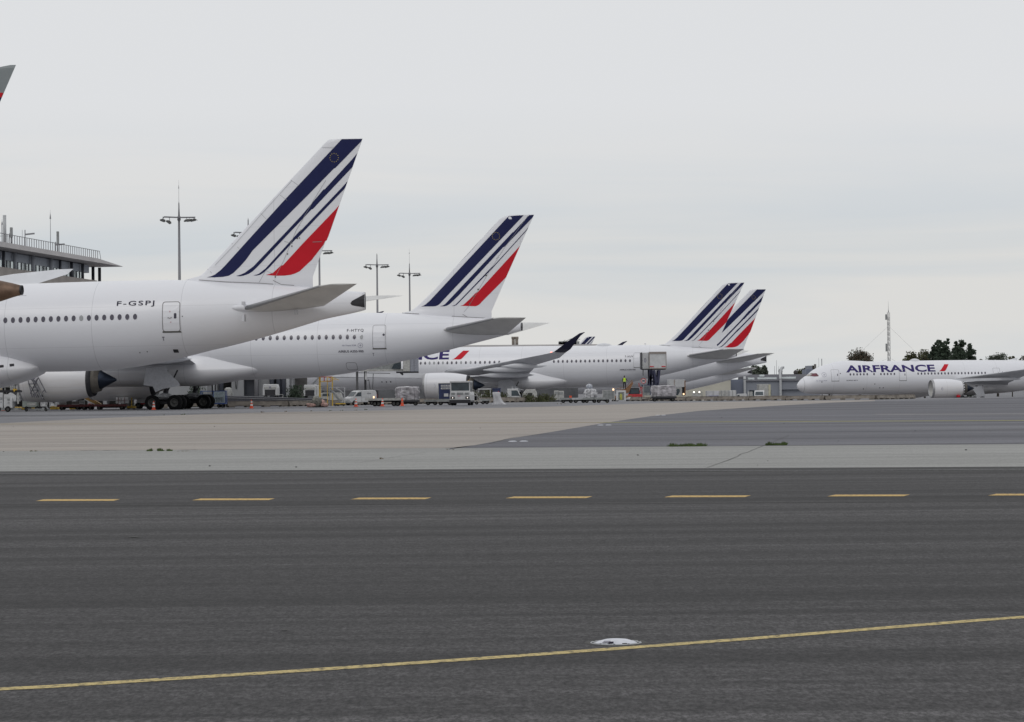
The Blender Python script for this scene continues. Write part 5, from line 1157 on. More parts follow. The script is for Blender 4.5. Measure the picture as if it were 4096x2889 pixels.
# ================================================================== concrete barrier along the apron
bar_pts = [at(640, 1633), at(905, 1630), at(1150, 1626.5), at(1480, 1620), at(1820, 1613.5), at(2210, 1606.5)]
bar_pts2 = [at(2525, 1604), at(2750, 1604), at(3000, 1602.5), at(3300, 1600.5), at(3500, 1598.5), at(3655, 1595.5)]
m = MB(); L4 = 3.96
m.prism([(-.30, .16), (.30, .16), (.24, .34), (.15, .52), (.15, .62), (-.15, .62), (-.15, .52), (-.24, .34)], -L4 / 2, L4 / 2, 'yz')
for i in range(4): x_ = -L4 / 2 + .25 + i * (L4 - .5) / 3; m.box(x_ - .2, x_ + .2, -.29, .29, 0, .165)
blk = m.mesh('concrete_barrier_block', CONC); first = True; nb = 0
for seq in (bar_pts, bar_pts2):
    for p, q in zip(seq, seq[1:]):
        d = q - p; n_ = max(1, int(d.length / 4.0)); an = math.atan2(d.y, d.x)
        for i in range(n_):
            c = p + d * ((i + .5) / n_)
            o = bpy.data.objects.new('concrete_barrier_block', blk); COL.objects.link(o); o.location = c; o.rotation_euler = (random.uniform(-.02, .02), random.uniform(-.008, .008), an + random.uniform(-.02, .02)); s_ = d.length / n_ / 4.0; o.scale = (s_, 1, random.uniform(.97, 1.03) * (.80 if seq is bar_pts2 else .95)); nb += 1
            tag(o, 'weathered grey concrete block of the low barrier line along the apron', 'barrier', 'low concrete barrier blocks along the apron')
# yellow plastic pipe barrier at the far left
for i, (a, b) in enumerate(((24, 40), (61, 101), (125, 152), (203, 237), (280, 312))):
    p, q = at(a, 1641 - a * .008), at(b, 1641 - b * .008); d = q - p; m = MB(); n_ = int(d.length / .18); m.cyl((0, 0, .16), (d.length, 0, .16), .15, n=14)
    for j in range(1, n_): m.mi = 1; m.cyl((j * d.length / n_ - .012, 0, .16), (j * d.length / n_ + .012, 0, .16), .156, n=14)
    o = m.build('hose_ramp', [YELV, DARK], None, p, math.atan2(d.y, d.x)); tag(o, ['yellow ribbed duct piece behind the orange cone at the left edge', 'long yellow ribbed duct left of the grey trolley', 'yellow ribbed duct behind the grey trolley', 'yellow ribbed duct under the rack trolley', 'yellow ribbed duct between the red dolly wheels'][i], 'duct')
# beige skirting under the ducts

# ================================================================== vehicles and ground equipment
def vthing(name, loc, rz, label, cat, group=None): return empty(name, loc, rz, label, cat, group)
def wheels4(t, xs, yy, r=0.3, w=0.2, axis='y'):
    for x in xs:
        for y in (-yy, yy): wheel(t, x, y, r, r, w)
def cone(px, py, label, white=True, h=0.78):
    t = vthing('traffic_cone', at(px, py), random.uniform(0, 1), label, 'traffic cone', 'orange traffic cones on the apron'); k = h / 0.78
    m = MB(); m.box(-.19 * k, .19 * k, -.19 * k, .19 * k, 0, .04); m.build('cone_base', ORNG, t, bevel=.01)
    m = MB(); R = lambda z: .15 - .115 * z
    bands = [(0.04, .24, 0), (.24, .40, 1), (.40, .52, 0), (.52, .66, 1), (.66, .78, 0)] if white else [(0.04, .35, 0), (.35, .45, 1), (.45, .78, 0)]
    for a, b, i in bands: m.mi = i; m.lathe([(a * k, R(a / .78) * k * 1.15 + (.004 if i else 0)), (b * k, R(b / .78) * k * 1.15 + (.004 if i else 0))], axis='z', n=18)
    m.mi = 0; m.lathe([(.78 * k, R(1) * k * 1.15), (.79 * k, .001)], axis='z', n=18); m.build('cone_body', [ORNG, CONEW if white else mat('dull_cone_band', (.45, .2, .15), .6)], t); return t
cone(17, 1643, 'dull orange cone in front of the white ground unit at the left edge', False); cone(615, 1640, 'orange and white cone standing before the landing gear wheels')
cone(1006, 1634, 'orange and white cone alone before the low barrier'); cone(1424, 1627.5, 'orange and white cone in front of the white van')
cone(1530, 1626, 'orange and white cone right of the white van by a flat dolly'); cone(1609, 1624.5, 'solid orange cone before the wrapped cargo load', False)

def dolly(px, py, Lx, rz, label, deck=GREYV, wxs=None, wd=1.5, name='cargo_dolly', group='flat cargo dollies on the apron', hz=0.5, rails=False, towbar=True, D=None, z=None, wr=0.22):
    t = vthing(name, at(px, py) if D is None else at(px, D=D, z=z), rz, label, 'dolly', group)
    m = MB(); m.box(-Lx / 2, Lx / 2, -wd / 2, wd / 2, hz - .1, hz); m.box(-Lx / 2, Lx / 2, -wd / 2 - .03, -wd / 2 + .05, hz - .16, hz + .05); m.box(-Lx / 2, Lx / 2, wd / 2 - .05, wd / 2 + .03, hz - .16, hz + .05)
    for i in range(6): x = -Lx / 2 + .15 + i * (Lx - .3) / 5; m.cyl((x, -wd / 2 + .1, hz + .01), (x, wd / 2 - .1, hz + .01), .04, n=8)
    m.build('deck', deck, t)
    m = MB(); m.bar((-Lx / 2 + .2, 0, hz - .2), (Lx / 2 - .2, 0, hz - .2), .16, .2)
    for x in (wxs or (-Lx / 2 + .4, Lx / 2 - .4)): m.bar((x, -wd / 2 + .15, .24), (x, wd / 2 - .15, .24), .1); m.bar((x, -.3, .24), (x, -.3, hz - .1), .1); m.bar((x, .3, .24), (x, .3, hz - .1), .1)
    m.build('chassis', DARK, t); wheels4(t, wxs or (-Lx / 2 + .4, Lx / 2 - .4), wd / 2 - .15, wr, .16)
    if towbar: m = MB(); m.bar((-Lx / 2, 0, .3), (-Lx / 2 - 1.0, 0, .22), .07); m.bar((-Lx / 2 - 1.0, 0, .22), (-Lx / 2 - 1.05, 0, .55), .05); m.build('towbar', DARK, t)
    return t
def load(px, py, size_, z0, label, material, seed, rz=0, boxy=.75, amp=.22, cat='cargo', n=16, D=None, freq=2.0):
    p = at(px, py) if D is None else at(px, D=D); t = vthing('wrapped_cargo_load', p + Vector((0, 0, z0)), rz, label, cat)
    m = MB(); m.blob((0, 0, size_[2] / 2), (size_[0] / 2, size_[1] / 2, size_[2] / 2), seed, amp, n, boxy, freq=freq); m.build('wrapping', material, t)
    m = MB(); m.box(-size_[0] * .5, size_[0] * .5, -size_[1] * .5, size_[1] * .5, -.02, .06); m.build('pallet', ALU, t)
    m = MB()
    for x in (-.3, .0, .33): m.bar((x * size_[0], -size_[1] * .5, .05), (x * size_[0] * .9, -size_[1] * .44, size_[2] * .95), .03)
    m.build('strap', DARK, t); return t

# middle group: dolly with wrapped load, container on dolly, tow tractor
dolly(1628, 1623, 2.5, 0.02, 'dark low dolly under the grey wrapped cargo load', deck=DARK, wd=1.6, towbar=False)
load(1629, 1623, (2.35, 1.5, 1.35), .52, 'lumpy cargo pallet wrapped in creased grey plastic film on a dolly', FILM, 3, amp=.16, boxy=.7, n=24, freq=1.5)
dolly(1727, 1621, 1.5, 0, 'short empty flat dolly left of the navy container', deck=GREYV)
dolly(1781, 1621, 1.7, 0, 'flat dolly under the navy container', deck=GREYV, towbar=False)
t = vthing('cargo_container', at(1781, 1621) + Vector((0, 0, .56)), 0, 'navy blue cargo container with white labels left of the white tractor', 'container')
m = MB(); m.box(-.64, .64, -.7, .7, 0, 1.62); m.build('shell', BLUEV, t, bevel=.03)
m = MB(); [m.box(a, b, -.73, -.69, c, d) for a, b, c, d in ((-.66, -.6, 0, 1.64), (.6, .66, 0, 1.64), (-.6, .6, 1.56, 1.64), (-.6, .6, 0, .06))]; m.build('frame', GREYV, t)
for a, b, c, d in ((-.40, .55, 1.28, 1.46), (-.40, .60, 1.03, 1.2), (-.10, .33, .30, .60)):
    m = MB(); m.box(a, b, -.745, -.731, c, d); lb_ = m.build('label_plate', WPAINT, t)
    if c > 1: o = fit_bm(text_bm('LD3 AF' if c > 1.2 else '4506 AF', .02), a + .08, b - .08, c + .04, d - .04); decal('lettering', o, lambda x, z: Vector((x, -.75, z)), LETTER, t, 0)
def tractor(loc, rz, label, k=1.0, lights=True):
    t = vthing('tow_tractor', loc, rz, label, 'tow tractor')
    m = MB(); m.prism([(-1.0, .45), (1.0, .45), (1.02, 1.0), (.95, 1.32), (-.95, 1.32), (-1.02, 1.0)], -.9, 2.4); m.build('body', WPAINT, t, bevel=.05)
    m = MB(); m.box(-1.02, 1.02, -1.05, -.88, .22, .55); m.box(-1.02, 1.02, -.9, 2.4, .3, .45); m.build('bumper', DARK, t, bevel=.03)
    m = MB()
    for a, b, c, d in ((-.98, -.86, 1.3, 2.25), (.86, .98, 1.3, 2.25)):
        for y in (-.7, 1.0): m.box(a, b, y - .06, y + .06, c, d)
    m.box(-1.0, 1.0, -.85, 1.15, 2.2, 2.36); m.box(-.98, .98, -.78, -.66, 1.3, 1.42); m.build('cab_frame', WPAINT, t, bevel=.03)
    m = MB(); m.box(-.86, .86, -.74, -.72, 1.42, 2.2); m.box(-.94, -.92, -.64, .94, 1.4, 2.2); m.box(.92, .94, -.64, .94, 1.4, 2.2); m.build('windscreen', GLASSV, t)
    m = MB(); m.box(-.6, -.2, .2, .6, 1.3, 1.95); m.box(.2, .6, .2, .6, 1.3, 1.95); m.build('seat', DARK, t)
    for x in (-.72, .72):
        m = MB(); m.box(x - .2, x + .2, -.915, -.89, .62, .86); h = m.build('headlight_surround', DARK, t); m = MB(); m.lathe([(-.93, .001), (-.925, .05), (-.90, .055)], (x, 0, .74), 'y', 12); m.build('headlight', LAMPW if lights else ALU, h)
    m = MB(); [m.box(a, b, -.935, -.9, 1.02, 1.24) for a, b in ((-.85, -.5), (-.3, .3), (.5, .85))]; m.build('grille', GREYV, t)
    m = MB(); m.bar((-.3, -.76, 1.45), (.35, -.76, 1.62), .02); m.build('wiper', DARK, t)
    q = MB(); q.box(-.22, .02, -.94, -.905, .86, .98); q.build('number_plate', PINK, t)
    wheels4(t, (), 0)
    for x in (-.82, .82):
        for y in (-.3, 1.8): wheel(t, x, y, .34, .34, .26, axis='x')
    m = MB(); m.cyl((.7, .4, 2.36), (.7, .4, 2.45), .05, n=10); m.build('beacon', mat('unlit_amber', (.45, .25, .05), .4), t)
    return t
tractor(at(1845, 1622), -.10, 'white cab tow tractor facing the camera with lit headlights beside the navy container')
t = vthing('hose_trolley', at(1893, 1619), 0, 'dark open rack trolley just right of the white tow tractor', 'trolley'); m = MB()
for x in (-.4, .1, .4): m.bar((x, 0, .3), (x, 0, 1.5), .05); m.bar((x, .5, .3), (x, .5, 1.3), .05)
m.bar((-.4, 0, 1.5), (.1, 0, 1.5), .05); m.bar((-.4, 0, .9), (.5, 0, .9), .06); m.bar((-.5, .2, .35), (.9, .2, .35), .5, .1); m.bar((.1, 0, 1.3), (.75, 0, .5), .05); m.build('rack', WOLD, t)
for x in (-.3, .35): wheel(t, x, 0, .18, .18, .1)
m = MB(); m.blob((.2, .2, .72), (.35, .2, .3), 5, .3, 8); m.build('hose_bundle', BLACK, t)
dolly(1940, 1617, 1.2, 0, 'small flat dolly between the white tractor and the plastic sheet', deck=GREYV)
# loose plastic sheet standing up over a post
t = vthing('plastic_sheet', at(1988, 1617.5), 0, 'crumpled white plastic sheet draped over a post on the apron', 'plastic sheet'); m = MB(); m.sm = True; n = 26; vs = []
prof = [(1.24, .02, .10), (1.25, .20, .14), (1.18, .34, .2), (.9, .31, .2), (.5, .33, .22), (.2, .36, .26), (.03, .42, .3), (.0, .44, .3)]
for z, a, b in prof:
    for j in range(n): th = 2 * pi * j / n; k = 1 + .16 * sin(5 * th + z * 3) + .08 * sin(11 * th); vs.append((a * k * cos(th) + (.45 * (1 - z / 1.28) ** 3 if cos(th) > 0 else -.12 * (z / 1.28) ** 2), b * k * sin(th), z))
m.add(vs, [(i * n + j, i * n + (j + 1) % n, (i + 1) * n + (j + 1) % n, (i + 1) * n + j) for i in range(len(prof) - 1) for j in range(n)]); m.build('sheet', FILMW, t)

# cart train with wrapped load, right of the middle
for i, (px, w, lb) in enumerate(((2268, 1.6, 'leftmost flat dolly of the dolly row in front of the third airliner'), (2318, 1.6, 'second flat dolly of the row, grey with raised sides'), (2362, 1.6, 'flat dolly under the white wrapped bundle'), (2412, 1.7, 'rightmost dark flat dolly of the dolly row'))):
    dolly(px, 1612.5 - i * .3, w, 0, lb, deck=GREYV if i != 1 else ALU, towbar=(i == 0), wr=.2)
t = vthing('orange_box', at(2282, 1612) + Vector((0, -.3, .52)), 0, 'small orange box on the leftmost dolly of the dolly row', 'box'); m = MB(); m.box(-.13, .13, -.2, .2, 0, .22); m.box(-.15, .15, -.22, .22, .2, .24); m.build('case', ORNG, t, bevel=.02)
load(2362, 1611.5, (1.35, 1.2, .95), .5, 'white wrapped bundle with slanted sides on a dolly in front of the third airliner', FILMW, 9, amp=.25, boxy=.6)
t = vthing('plastic_bag', at(2358, 1611.5) + Vector((0, .3, 1.42)), 0, 'clear inflated plastic bag on top of the white wrapped bundle', 'plastic bag'); m = MB(); m.blob((0, 0, .28), (.36, .3, .3), 4, .15, 10, 0); m.sm = True; m.build('bag', mat('clear_film', (.33, .35, .40), .15, var=.2, coat=.6), t)
# far right pallet on dolly
dolly(2654, 1606, 2.8, 0, 'dark dolly under the large film-wrapped pallet below the lifted catering box', deck=DARK, wd=1.7)
load(2654, 1606, (2.75, 1.6, 1.25), .5, 'large film-wrapped pallet with slanted left end below the lifted catering box', FILM, 12, amp=.09, boxy=.9, n=24, freq=1.8)

# white van facing left
def van(loc, rz, label, k=1.0, mt=WPAINT, group=None):
    t = vthing('delivery_van', loc, rz, label, 'van', group)
    prof = [(-2.05, .35), (-2.1, .75), (-1.98, .92), (-1.45, 1.08), (-.85, 1.66), (-.5, 1.80), (1.5, 1.84), (1.95, 1.78), (2.08, 1.5), (2.12, .4)]
    m = MB(); m.prism(prof, -.85, .85); b_ = m.build('body', mt, t, bevel=.08); b_.scale = (1, 1, 1)
    m = MB(); [m.prism([(-1.28, 1.10), (-.82, 1.58), (-.32, 1.60), (-.32, 1.10)], y - .012, y + .012) for y in (-.855, .855)]; m.build('side_window', GLASSV, t)
    m = MB(); m.add([(-1.42, -.7, 1.12), (-1.42, .7, 1.12), (-.90, .62, 1.64), (-.90, -.62, 1.64)], [(0, 1, 2, 3)]); 
    for v in m.v: v.x -= .03; v.z += .012
    m.build('windscreen', GLASSV, t)
    m = MB(); m.box(-.30, -.28, -.868, -.86, .45, 1.7); m.box(.75, .77, -.868, -.86, .45, 1.7); m.box(-.2, 1.9, -.868, -.86, .98, 1.0); m.build('panel_gap', SEAM, t)
    m = MB(); m.box(-2.16, -1.9, -.86, .86, .28, .5); m.box(2.0, 2.16, -.86, .86, .28, .5); m.build('bumper', GREYV, t, bevel=.04)
    for x in (-1.35, 1.35):
        for y in (-.78, .78): wheel(t, x, y, .31, .31, .2)
    m = MB(); m.box(2.1, 2.14, -.84, -.74, .9, 1.3); m.build('tail_light', REDV, t); return t
v_ = van(at(1438, D=262), 0.62, 'small white panel van facing left behind the low barrier'); v_.scale = (.8, .8, .86)
decal('lettering', fit_bm(text_bm('AIR FRANCE', .01), .55, 1.2, 1.38, 1.5), lambda x, z: Vector((x, -.872, z)), LETTER, v_, 0)
t = vthing('flat_trailer', at(1540, 1625), 0, 'long pale flatbed trailer right of the white van with an amber lamp', 'trailer'); m = MB(); m.box(-1.9, 1.9, -.8, .8, .62, .74); m.box(-1.9, 1.9, -.83, -.8, .55, .78); m.build('bed', WOLD, t); m = MB(); m.box(-1.6, 1.6, -.3, .3, .4, .62); m.build('chassis', DARK, t); wheels4(t, (-.95, -.6, .9, 1.25), .6, .26, .18)
m = MB(); m.cyl((-1.05, -.7, .78), (-1.05, -.7, .98), .07, n=10); m.build('amber_lamp', LAMPA, t)

# tarpaulin heap
t = vthing('tarpaulin_heap', at(1268, 1629.5), 0, 'heap of grey-green and pink tarpaulin on the apron left of the steps', 'tarpaulin'); m = MB(); m.sm = True; m.blob((0, .2, .46), (.52, .5, .46), 21, .35, 18, .3); m.blob((-.3, .1, .30), (.5, .5, .32), 22, .3, 14, .3); m.build('grey_cover', TARP1, t)
m = MB(); m.sm = True; m.blob((-.52, -.25, .19), (.46, .3, .19), 23, .35, 14, .3); m.blob((.72, -.2, .21), (.34, .32, .2), 24, .35, 14, .3); m.blob((.5, .1, .42), (.25, .3, .28), 26, .3, 12, .2); m.build('pink_cover', TARP2, t)
m = MB(); m.blob((0, -.05, .05), (.9, .5, .05), 25, .2, 8, .3); m.build('dark_hem', DARK, t)

# yellow and red platform, aluminium steps
t = vthing('work_platform', at(1300, D=256), 0, 'tall yellow and red tubular work platform left of the aluminium steps', 'work platform')
def zz_(py, D=256, px=1300): return P(px, py, D).z
H_ = zz_(1508); xa, xb = (1276 - 1300) / F * 256, (1328 - 1300) / F * 256; hm = zz_(1545)
m = MB()
for x in (xa, xa + .12, xb - .5, xb): m.bar((x, 0, 0), (x, 0, H_), .07)
m.bar((xa, 0, hm + .45), (xb, 0, hm + .55), .07); m.bar((xb - .5, 0, H_), (xb + .35, 0, hm + .6), .06); m.bar((xb - .1, 0, H_), (xb + .7, 0, hm + .6), .06); m.bar((xa, .6, 0), (xa, .6, H_), .06); m.bar((xb, .6, 0), (xb, .6, H_), .06); m.build('yellow_frame', YELV, t)
m = MB(); 
for x in (xa + .05, xa + .5, xb - .15): m.bar((x, .3, hm + .55), (x, .3, H_ + .02), .08); 
m.bar((xa, .3, H_), (xb, .3, H_), .08); m.bar((xa + .35, .3, hm + .5), (xb - .1, .3, hm + .5), .10); m.build('red_rail', REDV, t)
m = MB(); m.box(xa, xb, 0, .8, hm - .05, hm + .03); m.bar((xb - .3, 0, 0), (xb - .3, 0, hm), .09); m.build('deck', GREYV, t)
t = vthing('boarding_steps', at(1345, 1625), 0, 'small aluminium mobile steps with handrails leaning down to the right', 'steps')
m = MB(); s0, s1 = (1317 - 1345) / F * 238, (1362 - 1345) / F * 238; zt_ = P(1345, 1549, 238).z
for y in (-.4, .4): m.bar((s0, y, zt_ - .05), (s1 + .1, y, .35), .16, .14)
for i in range(7): q = i / 6; x = s0 + (s1 + .1 - s0) * q; z = (zt_ - .05) * (1 - q) + .35 * q; m.box(x - .13, x + .13, -.4, .4, z - .02, z + .03)
m.build('stringer_and_treads', GREYV, t)
m = MB()
for y in (-.42, .42):
    m.bar((s0, y, zt_), (s1 + .45, y, zt_), .05); m.bar((s0 + .6, y, zt_), (s1 + .42, y, 1.25), .05); m.bar((s1 + .45, y, zt_), (s1 + .45, y, .2), .05); m.bar((s0 + .1, y, zt_ - .2), (s1 + .4, y, .75), .04); m.bar((s1 + .2, y, .7), (s1 + .2, y, .35), .05)
m.build('handrail', ALU, t)
m = MB(); m.box(s1 - .45, s1 + .5, -.45, .45, .2, .3); m.build('base_frame', YELV, t)
for x in (s1 - .45, s1 - .2, s1 + .35): wheel(t, x, -.4, .13, .13, .08)

# white high-lift vehicles seen from behind, behind the ramp
def boxtruck(px, D, w, h, label, z0=0.0, name='service_truck', cabright=False, bodym=WPAINT, rz=0, sign=None, bed=True):
    t = vthing(name, at(px, D=D) + Vector((0, 0, z0)), rz, label, 'truck')
    m = MB(); r_ = w / 2
    m.prism([(-r_, .3), (-r_, h * .75), (-r_ * .88, h), (r_ * .88, h), (r_, h * .75), (r_, .3)], 0, 2.6); b_ = m.build('body', bodym, t, bevel=.06)
    m = MB(); m.box(-r_ * .72, r_ * .72, -.03, .0, .35, h * .62); m.build('tail_opening', DARK, t)
    m = MB(); m.box(-r_ * .8, r_ * .8, -.05, -.001, h * .68, h * .82); m.build('header_panel', WOLD, t)
    if sign: decal('lettering', fit_bm(text_bm(sign, .04), -r_ * .15, r_ * .15, h * .70, h * .83), lambda x, z: Vector((x, -.06, z)), PURPLE, t, 0)
    for x in (-r_ * .75, r_ * .75): wheel(t, x, .4, .33, .33, .2, axis='x'); wheel(t, x, 2.1, .33, .33, .2, axis='x')
    if cabright:
        m = MB(); m.box(r_ * .98, r_ * 1.55, .2, 2.2, .3, h * .97); m.build('side_box', WPAINT, t, bevel=.05)
    return t
boxtruck(1079, 275, 1.62, 1.55, 'white box truck seen from behind with dark open tail, behind the ramp', z0=.8, sign='T')
boxtruck(1238, 275, 1.4, 1.55, 'white box truck with side box, behind the tarpaulin heap', z0=.7, cabright=True)
t = vthing('utility_cart', at(1310, D=268), 0, 'pale low utility cart behind the yellow work platform', 'cart'); m = MB(); m.prism([(-1.6, .35), (-1.5, 1.0), (-.9, 1.1), (-.6, 1.35), (1.4, 1.35), (1.6, .8), (1.6, .35)], -.6, .6); m.build('body', WOLD, t, bevel=.05); m = MB(); m.prism([(-.55, .98), (-.5, 1.28), (.3, 1.28), (.3, .98)], -.62, -.6); m.build('window', GLASSV, t); wheels4(t, (-1.1, 1.1), .5, .25)
t = vthing('barrow', at(1116, D=270), 0, 'small white tubular trolley right of the box truck with dark open tail', 'trolley'); m = MB(); m.bar((-.4, 0, .5), (.4, 0, 1.0), .05); m.bar((-.4, 0, 1.2), (.4, 0, 1.2), .05); m.bar((.4, 0, .5), (.4, 0, 1.2), .05); m.bar((-.4, 0, .5), (.4, 0, .5), .05); m.build('frame', WOLD, t); wheel(t, -.1, 0, .5, .2, .1)
def shrub(px, D, w, h, label, n=700, lf=0, z=None):
    t = vthing('shrub', at(px, D=D, z=z), 0, label, 'shrub', 'shrubs near the barrier'); rnd = random.Random(px); m = MB()
    for _ in range(n):
        u = Vector((rnd.gauss(0, .42), rnd.gauss(0, .42), abs(rnd.gauss(0, .5)))); p = Vector((u.x * w / 2, u.y * w / 2, min(u.z, 1.2) * h * .8)); q = Vector((rnd.gauss(0, .5), rnd.gauss(0, .5), 1)).normalized(); r = q.orthogonal().normalized(); k = rnd.uniform(.05, .13)
        m.add([p - q * k * 1.6, p + r * k * .6, p + q * k * 1.6, p - r * k * .6], [(0, 1, 2, 3)])
    m.build('foliage', LEAF[lf], t); m = MB(); [m.bar((0, 0, 0), (rnd.uniform(-.3, .3) * w, rnd.uniform(-.2, .2), h * .6), .04) for _ in range(4)]; m.build('stem', BARK, t); return t
shrub(1180, 272, 2.0, 2.2, 'dark green shrub between the two white box trucks', 1500); shrub(780, 262, 1.7, 2.4, 'dark green shrub behind the landing gear wheels', 1200)
for px, h, lb in ((1905, 1.3, 'grassy shrub behind the barrier right of the tow tractor'), (1945, 1.5, 'tall grass clump behind the barrier before the canopy tractor'), (2008, 1.2, 'grass clump left of the white cab truck behind the barrier'), (2110, 1.1, 'green shrub under the wing of the third airliner'), (2165, 1.0, 'low green shrub left of the white crates'), (2195, .9, 'small green shrub touching the white crates')):
    shrub(px, 296, 1.7, h, lb, 500, 1)
shrub(530, 246, 1.8, .5, 'low pale weeds under the white high-lift truck', 300, 3)

# hidden-side vehicles beyond the barrier
def smallcab(px, D, label, w=1.6, h=1.9, mt=WPAINT, flip=False, canopy=False, z0=0):
    t = vthing('tractor_with_canopy' if canopy else 'cab_truck', at(px, D=D) + Vector((0, 0, z0)), 0, label, 'tractor' if canopy else 'truck'); f = -1 if flip else 1
    if canopy:
        m = MB(); m.box(-w / 2, w / 2, -.7, .7, h - .12, h); m.build('canopy', mt, t, bevel=.03); m = MB(); [m.bar((x, y, .8), (x, y, h - .1), .07) for x in (-w / 2 + .1, 0, w / 2 - .1) for y in (-.6, .6)]; m.build('canopy_post', mt, t)
        m = MB(); m.prism([(-w / 2, .3), (-w / 2, 1.0), (0, 1.1), (w / 2, .9), (w / 2, .3)], -.6, .6); m.build('body', mt, t, bevel=.05); m = MB(); m.box(-.1, .3, -.3, .3, 1.0, 1.5); m.build('seat', DARK, t)
    else:
        m = MB(); m.prism([(-w / 2 * f, .3), (-w / 2 * f, h), (w * .28 * f, h), (w / 2 * f, h * .55), (w / 2 * f, .3)], -.8, .8); m.build('cab', mt, t, bevel=.06)
        m = MB(); m.prism([(-w * .18 * f, h * .5), (-w * .18 * f, h * .88), (w * .26 * f, h * .88), (w * .42 * f, h * .58), (w * .42 * f, h * .5)], -.82, -.80); m.build('window', GLASSV, t)
    wheels4(t, (-w * .3, w * .3), .6, .3); return t
smallcab(1937, 300, 'white tractor with roof canopy behind the barrier, left of the white cab truck', 1.6, 1.75, canopy=True)
smallcab(2054, 304, 'white cab truck with square window behind the barrier under the wing', 1.6, 1.75)
t = vthing('blue_crate', at(1985, D=308) , 0, 'dark blue covered crate between the canopy tractor and white cab truck', 'crate'); m = MB(); m.box(-.5, .5, -.5, .5, .6, 1.85); m.box(-.55, .55, -.55, .55, 1.8, 1.9); m.build('crate_body', BLUEV, t, bevel=.03); m = MB(); m.box(.2, .3, -.53, -.5, 1.35, 1.5); m.build('red_label', RED, t)
for px, w, h, lb in ((2224, .55, 1.5, 'tall white crate at the left of the crate pair behind the barrier'), (2242, .75, 1.45, 'wider white crate at the right of the crate pair behind the barrier')):
    t = vthing('white_crate', at(px, D=306), 0, lb, 'crate'); m = MB(); m.box(-w / 2, w / 2, -.4, .4, .3, h); m.build('crate_body', WOLD, t, bevel=.03); m = MB(); m.box(-w / 2 + .1, w / 2 - .1, -.43, -.4, h - .45, h - .15); m.build('hatch', GREYV, t)
t = vthing('ground_power_unit', at(2118, D=312), 0, 'white ground unit with dark openings under the belly of the third airliner', 'ground unit'); m = MB(); m.prism([(-.9, .4), (-.9, 1.2), (-.5, 1.75), (.7, 1.75), (.9, 1.3), (.9, .4)], -.7, .7); m.build('casing', WOLD, t, bevel=.05); m = MB(); m.box(-.3, .3, -.73, -.7, .7, 1.3); m.build('vent_panel', DARK, t); wheels4(t, (-.6, .6), .5, .25)
t = vthing('steel_post', at(2072, D=316), 0, 'pale leaning steel stair frame at the belly of the third airliner', 'frame'); m = MB(); m.bar((-.8, 0, 2.2), (0, 0, .2), .09); m.bar((0, 0, .2), (.9, 0, .3), .09); m.bar((-.4, 0, 2.0), (.7, 0, 1.7), .07); m.bar((-.8, 0, 2.2), (-.7, 0, .1), .07); m.build('frame_tubes', ALU, t)

# belt loader, worker, portal frame, red truck, sign
t = vthing('belt_loader', at(2497, D=318), 0, 'brown belt loader raised to the rear hold of the third airliner', 'belt loader')
def lx_(px, D=318, c=2497): return (px - c) / F * D
def lz_(py, D=318, px=2497): return P(px, py, D).z - terr(D)
m = MB(); m.prism([(lx_(2462), lz_(1562)), (lx_(2500), lz_(1556)), (lx_(2527), lz_(1528)), (lx_(2531), lz_(1534)), (lx_(2512), lz_(1572)), (lx_(2470), lz_(1574))], -.5, .5); m.build('conveyor', BROWNV, t)
m = MB(); m.box(-1.6, .9, -.6, .6, .35, .9); m.build('chassis', BROWNV, t, bevel=.05)
m = MB(); [m.bar((lx_(a), -.5, lz_(b)), (lx_(c), -.5, lz_(d)), .06) for a, b, c, d in ((2462, 1556, 2500, 1548), (2500, 1548, 2526, 1522), (2526, 1522, 2529, 1532), (2480, 1552, 2480, 1563), (2500, 1548, 2502, 1560))]; m.build('handrail', BROWNV, t); wheels4(t, (-1.1, .5), .5, .3)
# ---- the worker, back to the camera, one continuous body grown from a skeleton
def person(loc, rz, label, joints, edges, radii, vest=True):
    me = bpy.data.meshes.new('person'); me.from_pydata(joints, edges, []); me.update(); o = bpy.data.objects.new('person', me); COL.objects.link(o); o.location = loc; o.rotation_euler = (0, 0, rz)
    bm = bmesh.new(); bm.from_mesh(me); ly = bm.verts.layers.skin.verify()
    for v, r in zip(bm.verts, radii): v[ly].radius = r if isinstance(r, tuple) else (r, r)
    bm.verts.ensure_lookup_table(); bm.verts[0][ly].use_root = True; bm.to_mesh(me); bm.free(); o.modifiers.new('skin', 'SKIN'); s_ = o.modifiers.new('sub', 'SUBSURF'); s_.levels = s_.render_levels = 2
    me.materials.append(CLOTH); tag(o, label, 'person'); return o
J = [(0, 0, .95), (0, 0, 1.15), (0, .01, 1.38), (0, .01, 1.50), (0, .02, 1.58), (-.10, 0, .90), (-.12, .02, .50), (-.12, .0, .09), (.10, 0, .90), (.13, .05, .52), (.11, .02, .09), (-.19, 0, 1.42), (-.27, .03, 1.15), (-.24, .16, .95), (.19, 0, 1.42), (.30, .06, 1.2), (.42, .22, 1.12), (-.12, .13, .05), (.11, .15, .05)]
E_ = [(0, 1), (1, 2), (2, 3), (3, 4), (0, 5), (5, 6), (6, 7), (7, 17), (0, 8), (8, 9), (9, 10), (10, 18), (2, 11), (11, 12), (12, 13), (2, 14), (14, 15), (15, 16)]
RD = [(.16, .11), (.15, .11), (.17, .11), (.06, .06), (.06, .06), .10, .07, .055, .10, .07, .055, .065, .048, .035, .065, .048, .035, .04, .04]
pz = lz_(1553.5) + terr(318) - .02 
w_ = person(Vector((X_at(2497, 316.5), 316.5, P(2497, 1557, 316.5).z)), 0.0, 'worker in yellow vest and dark trousers seen from behind, on the brown belt loader', J, E_, RD); w_.scale = (.95, .95, .95)
m = MB(); m.sm = True
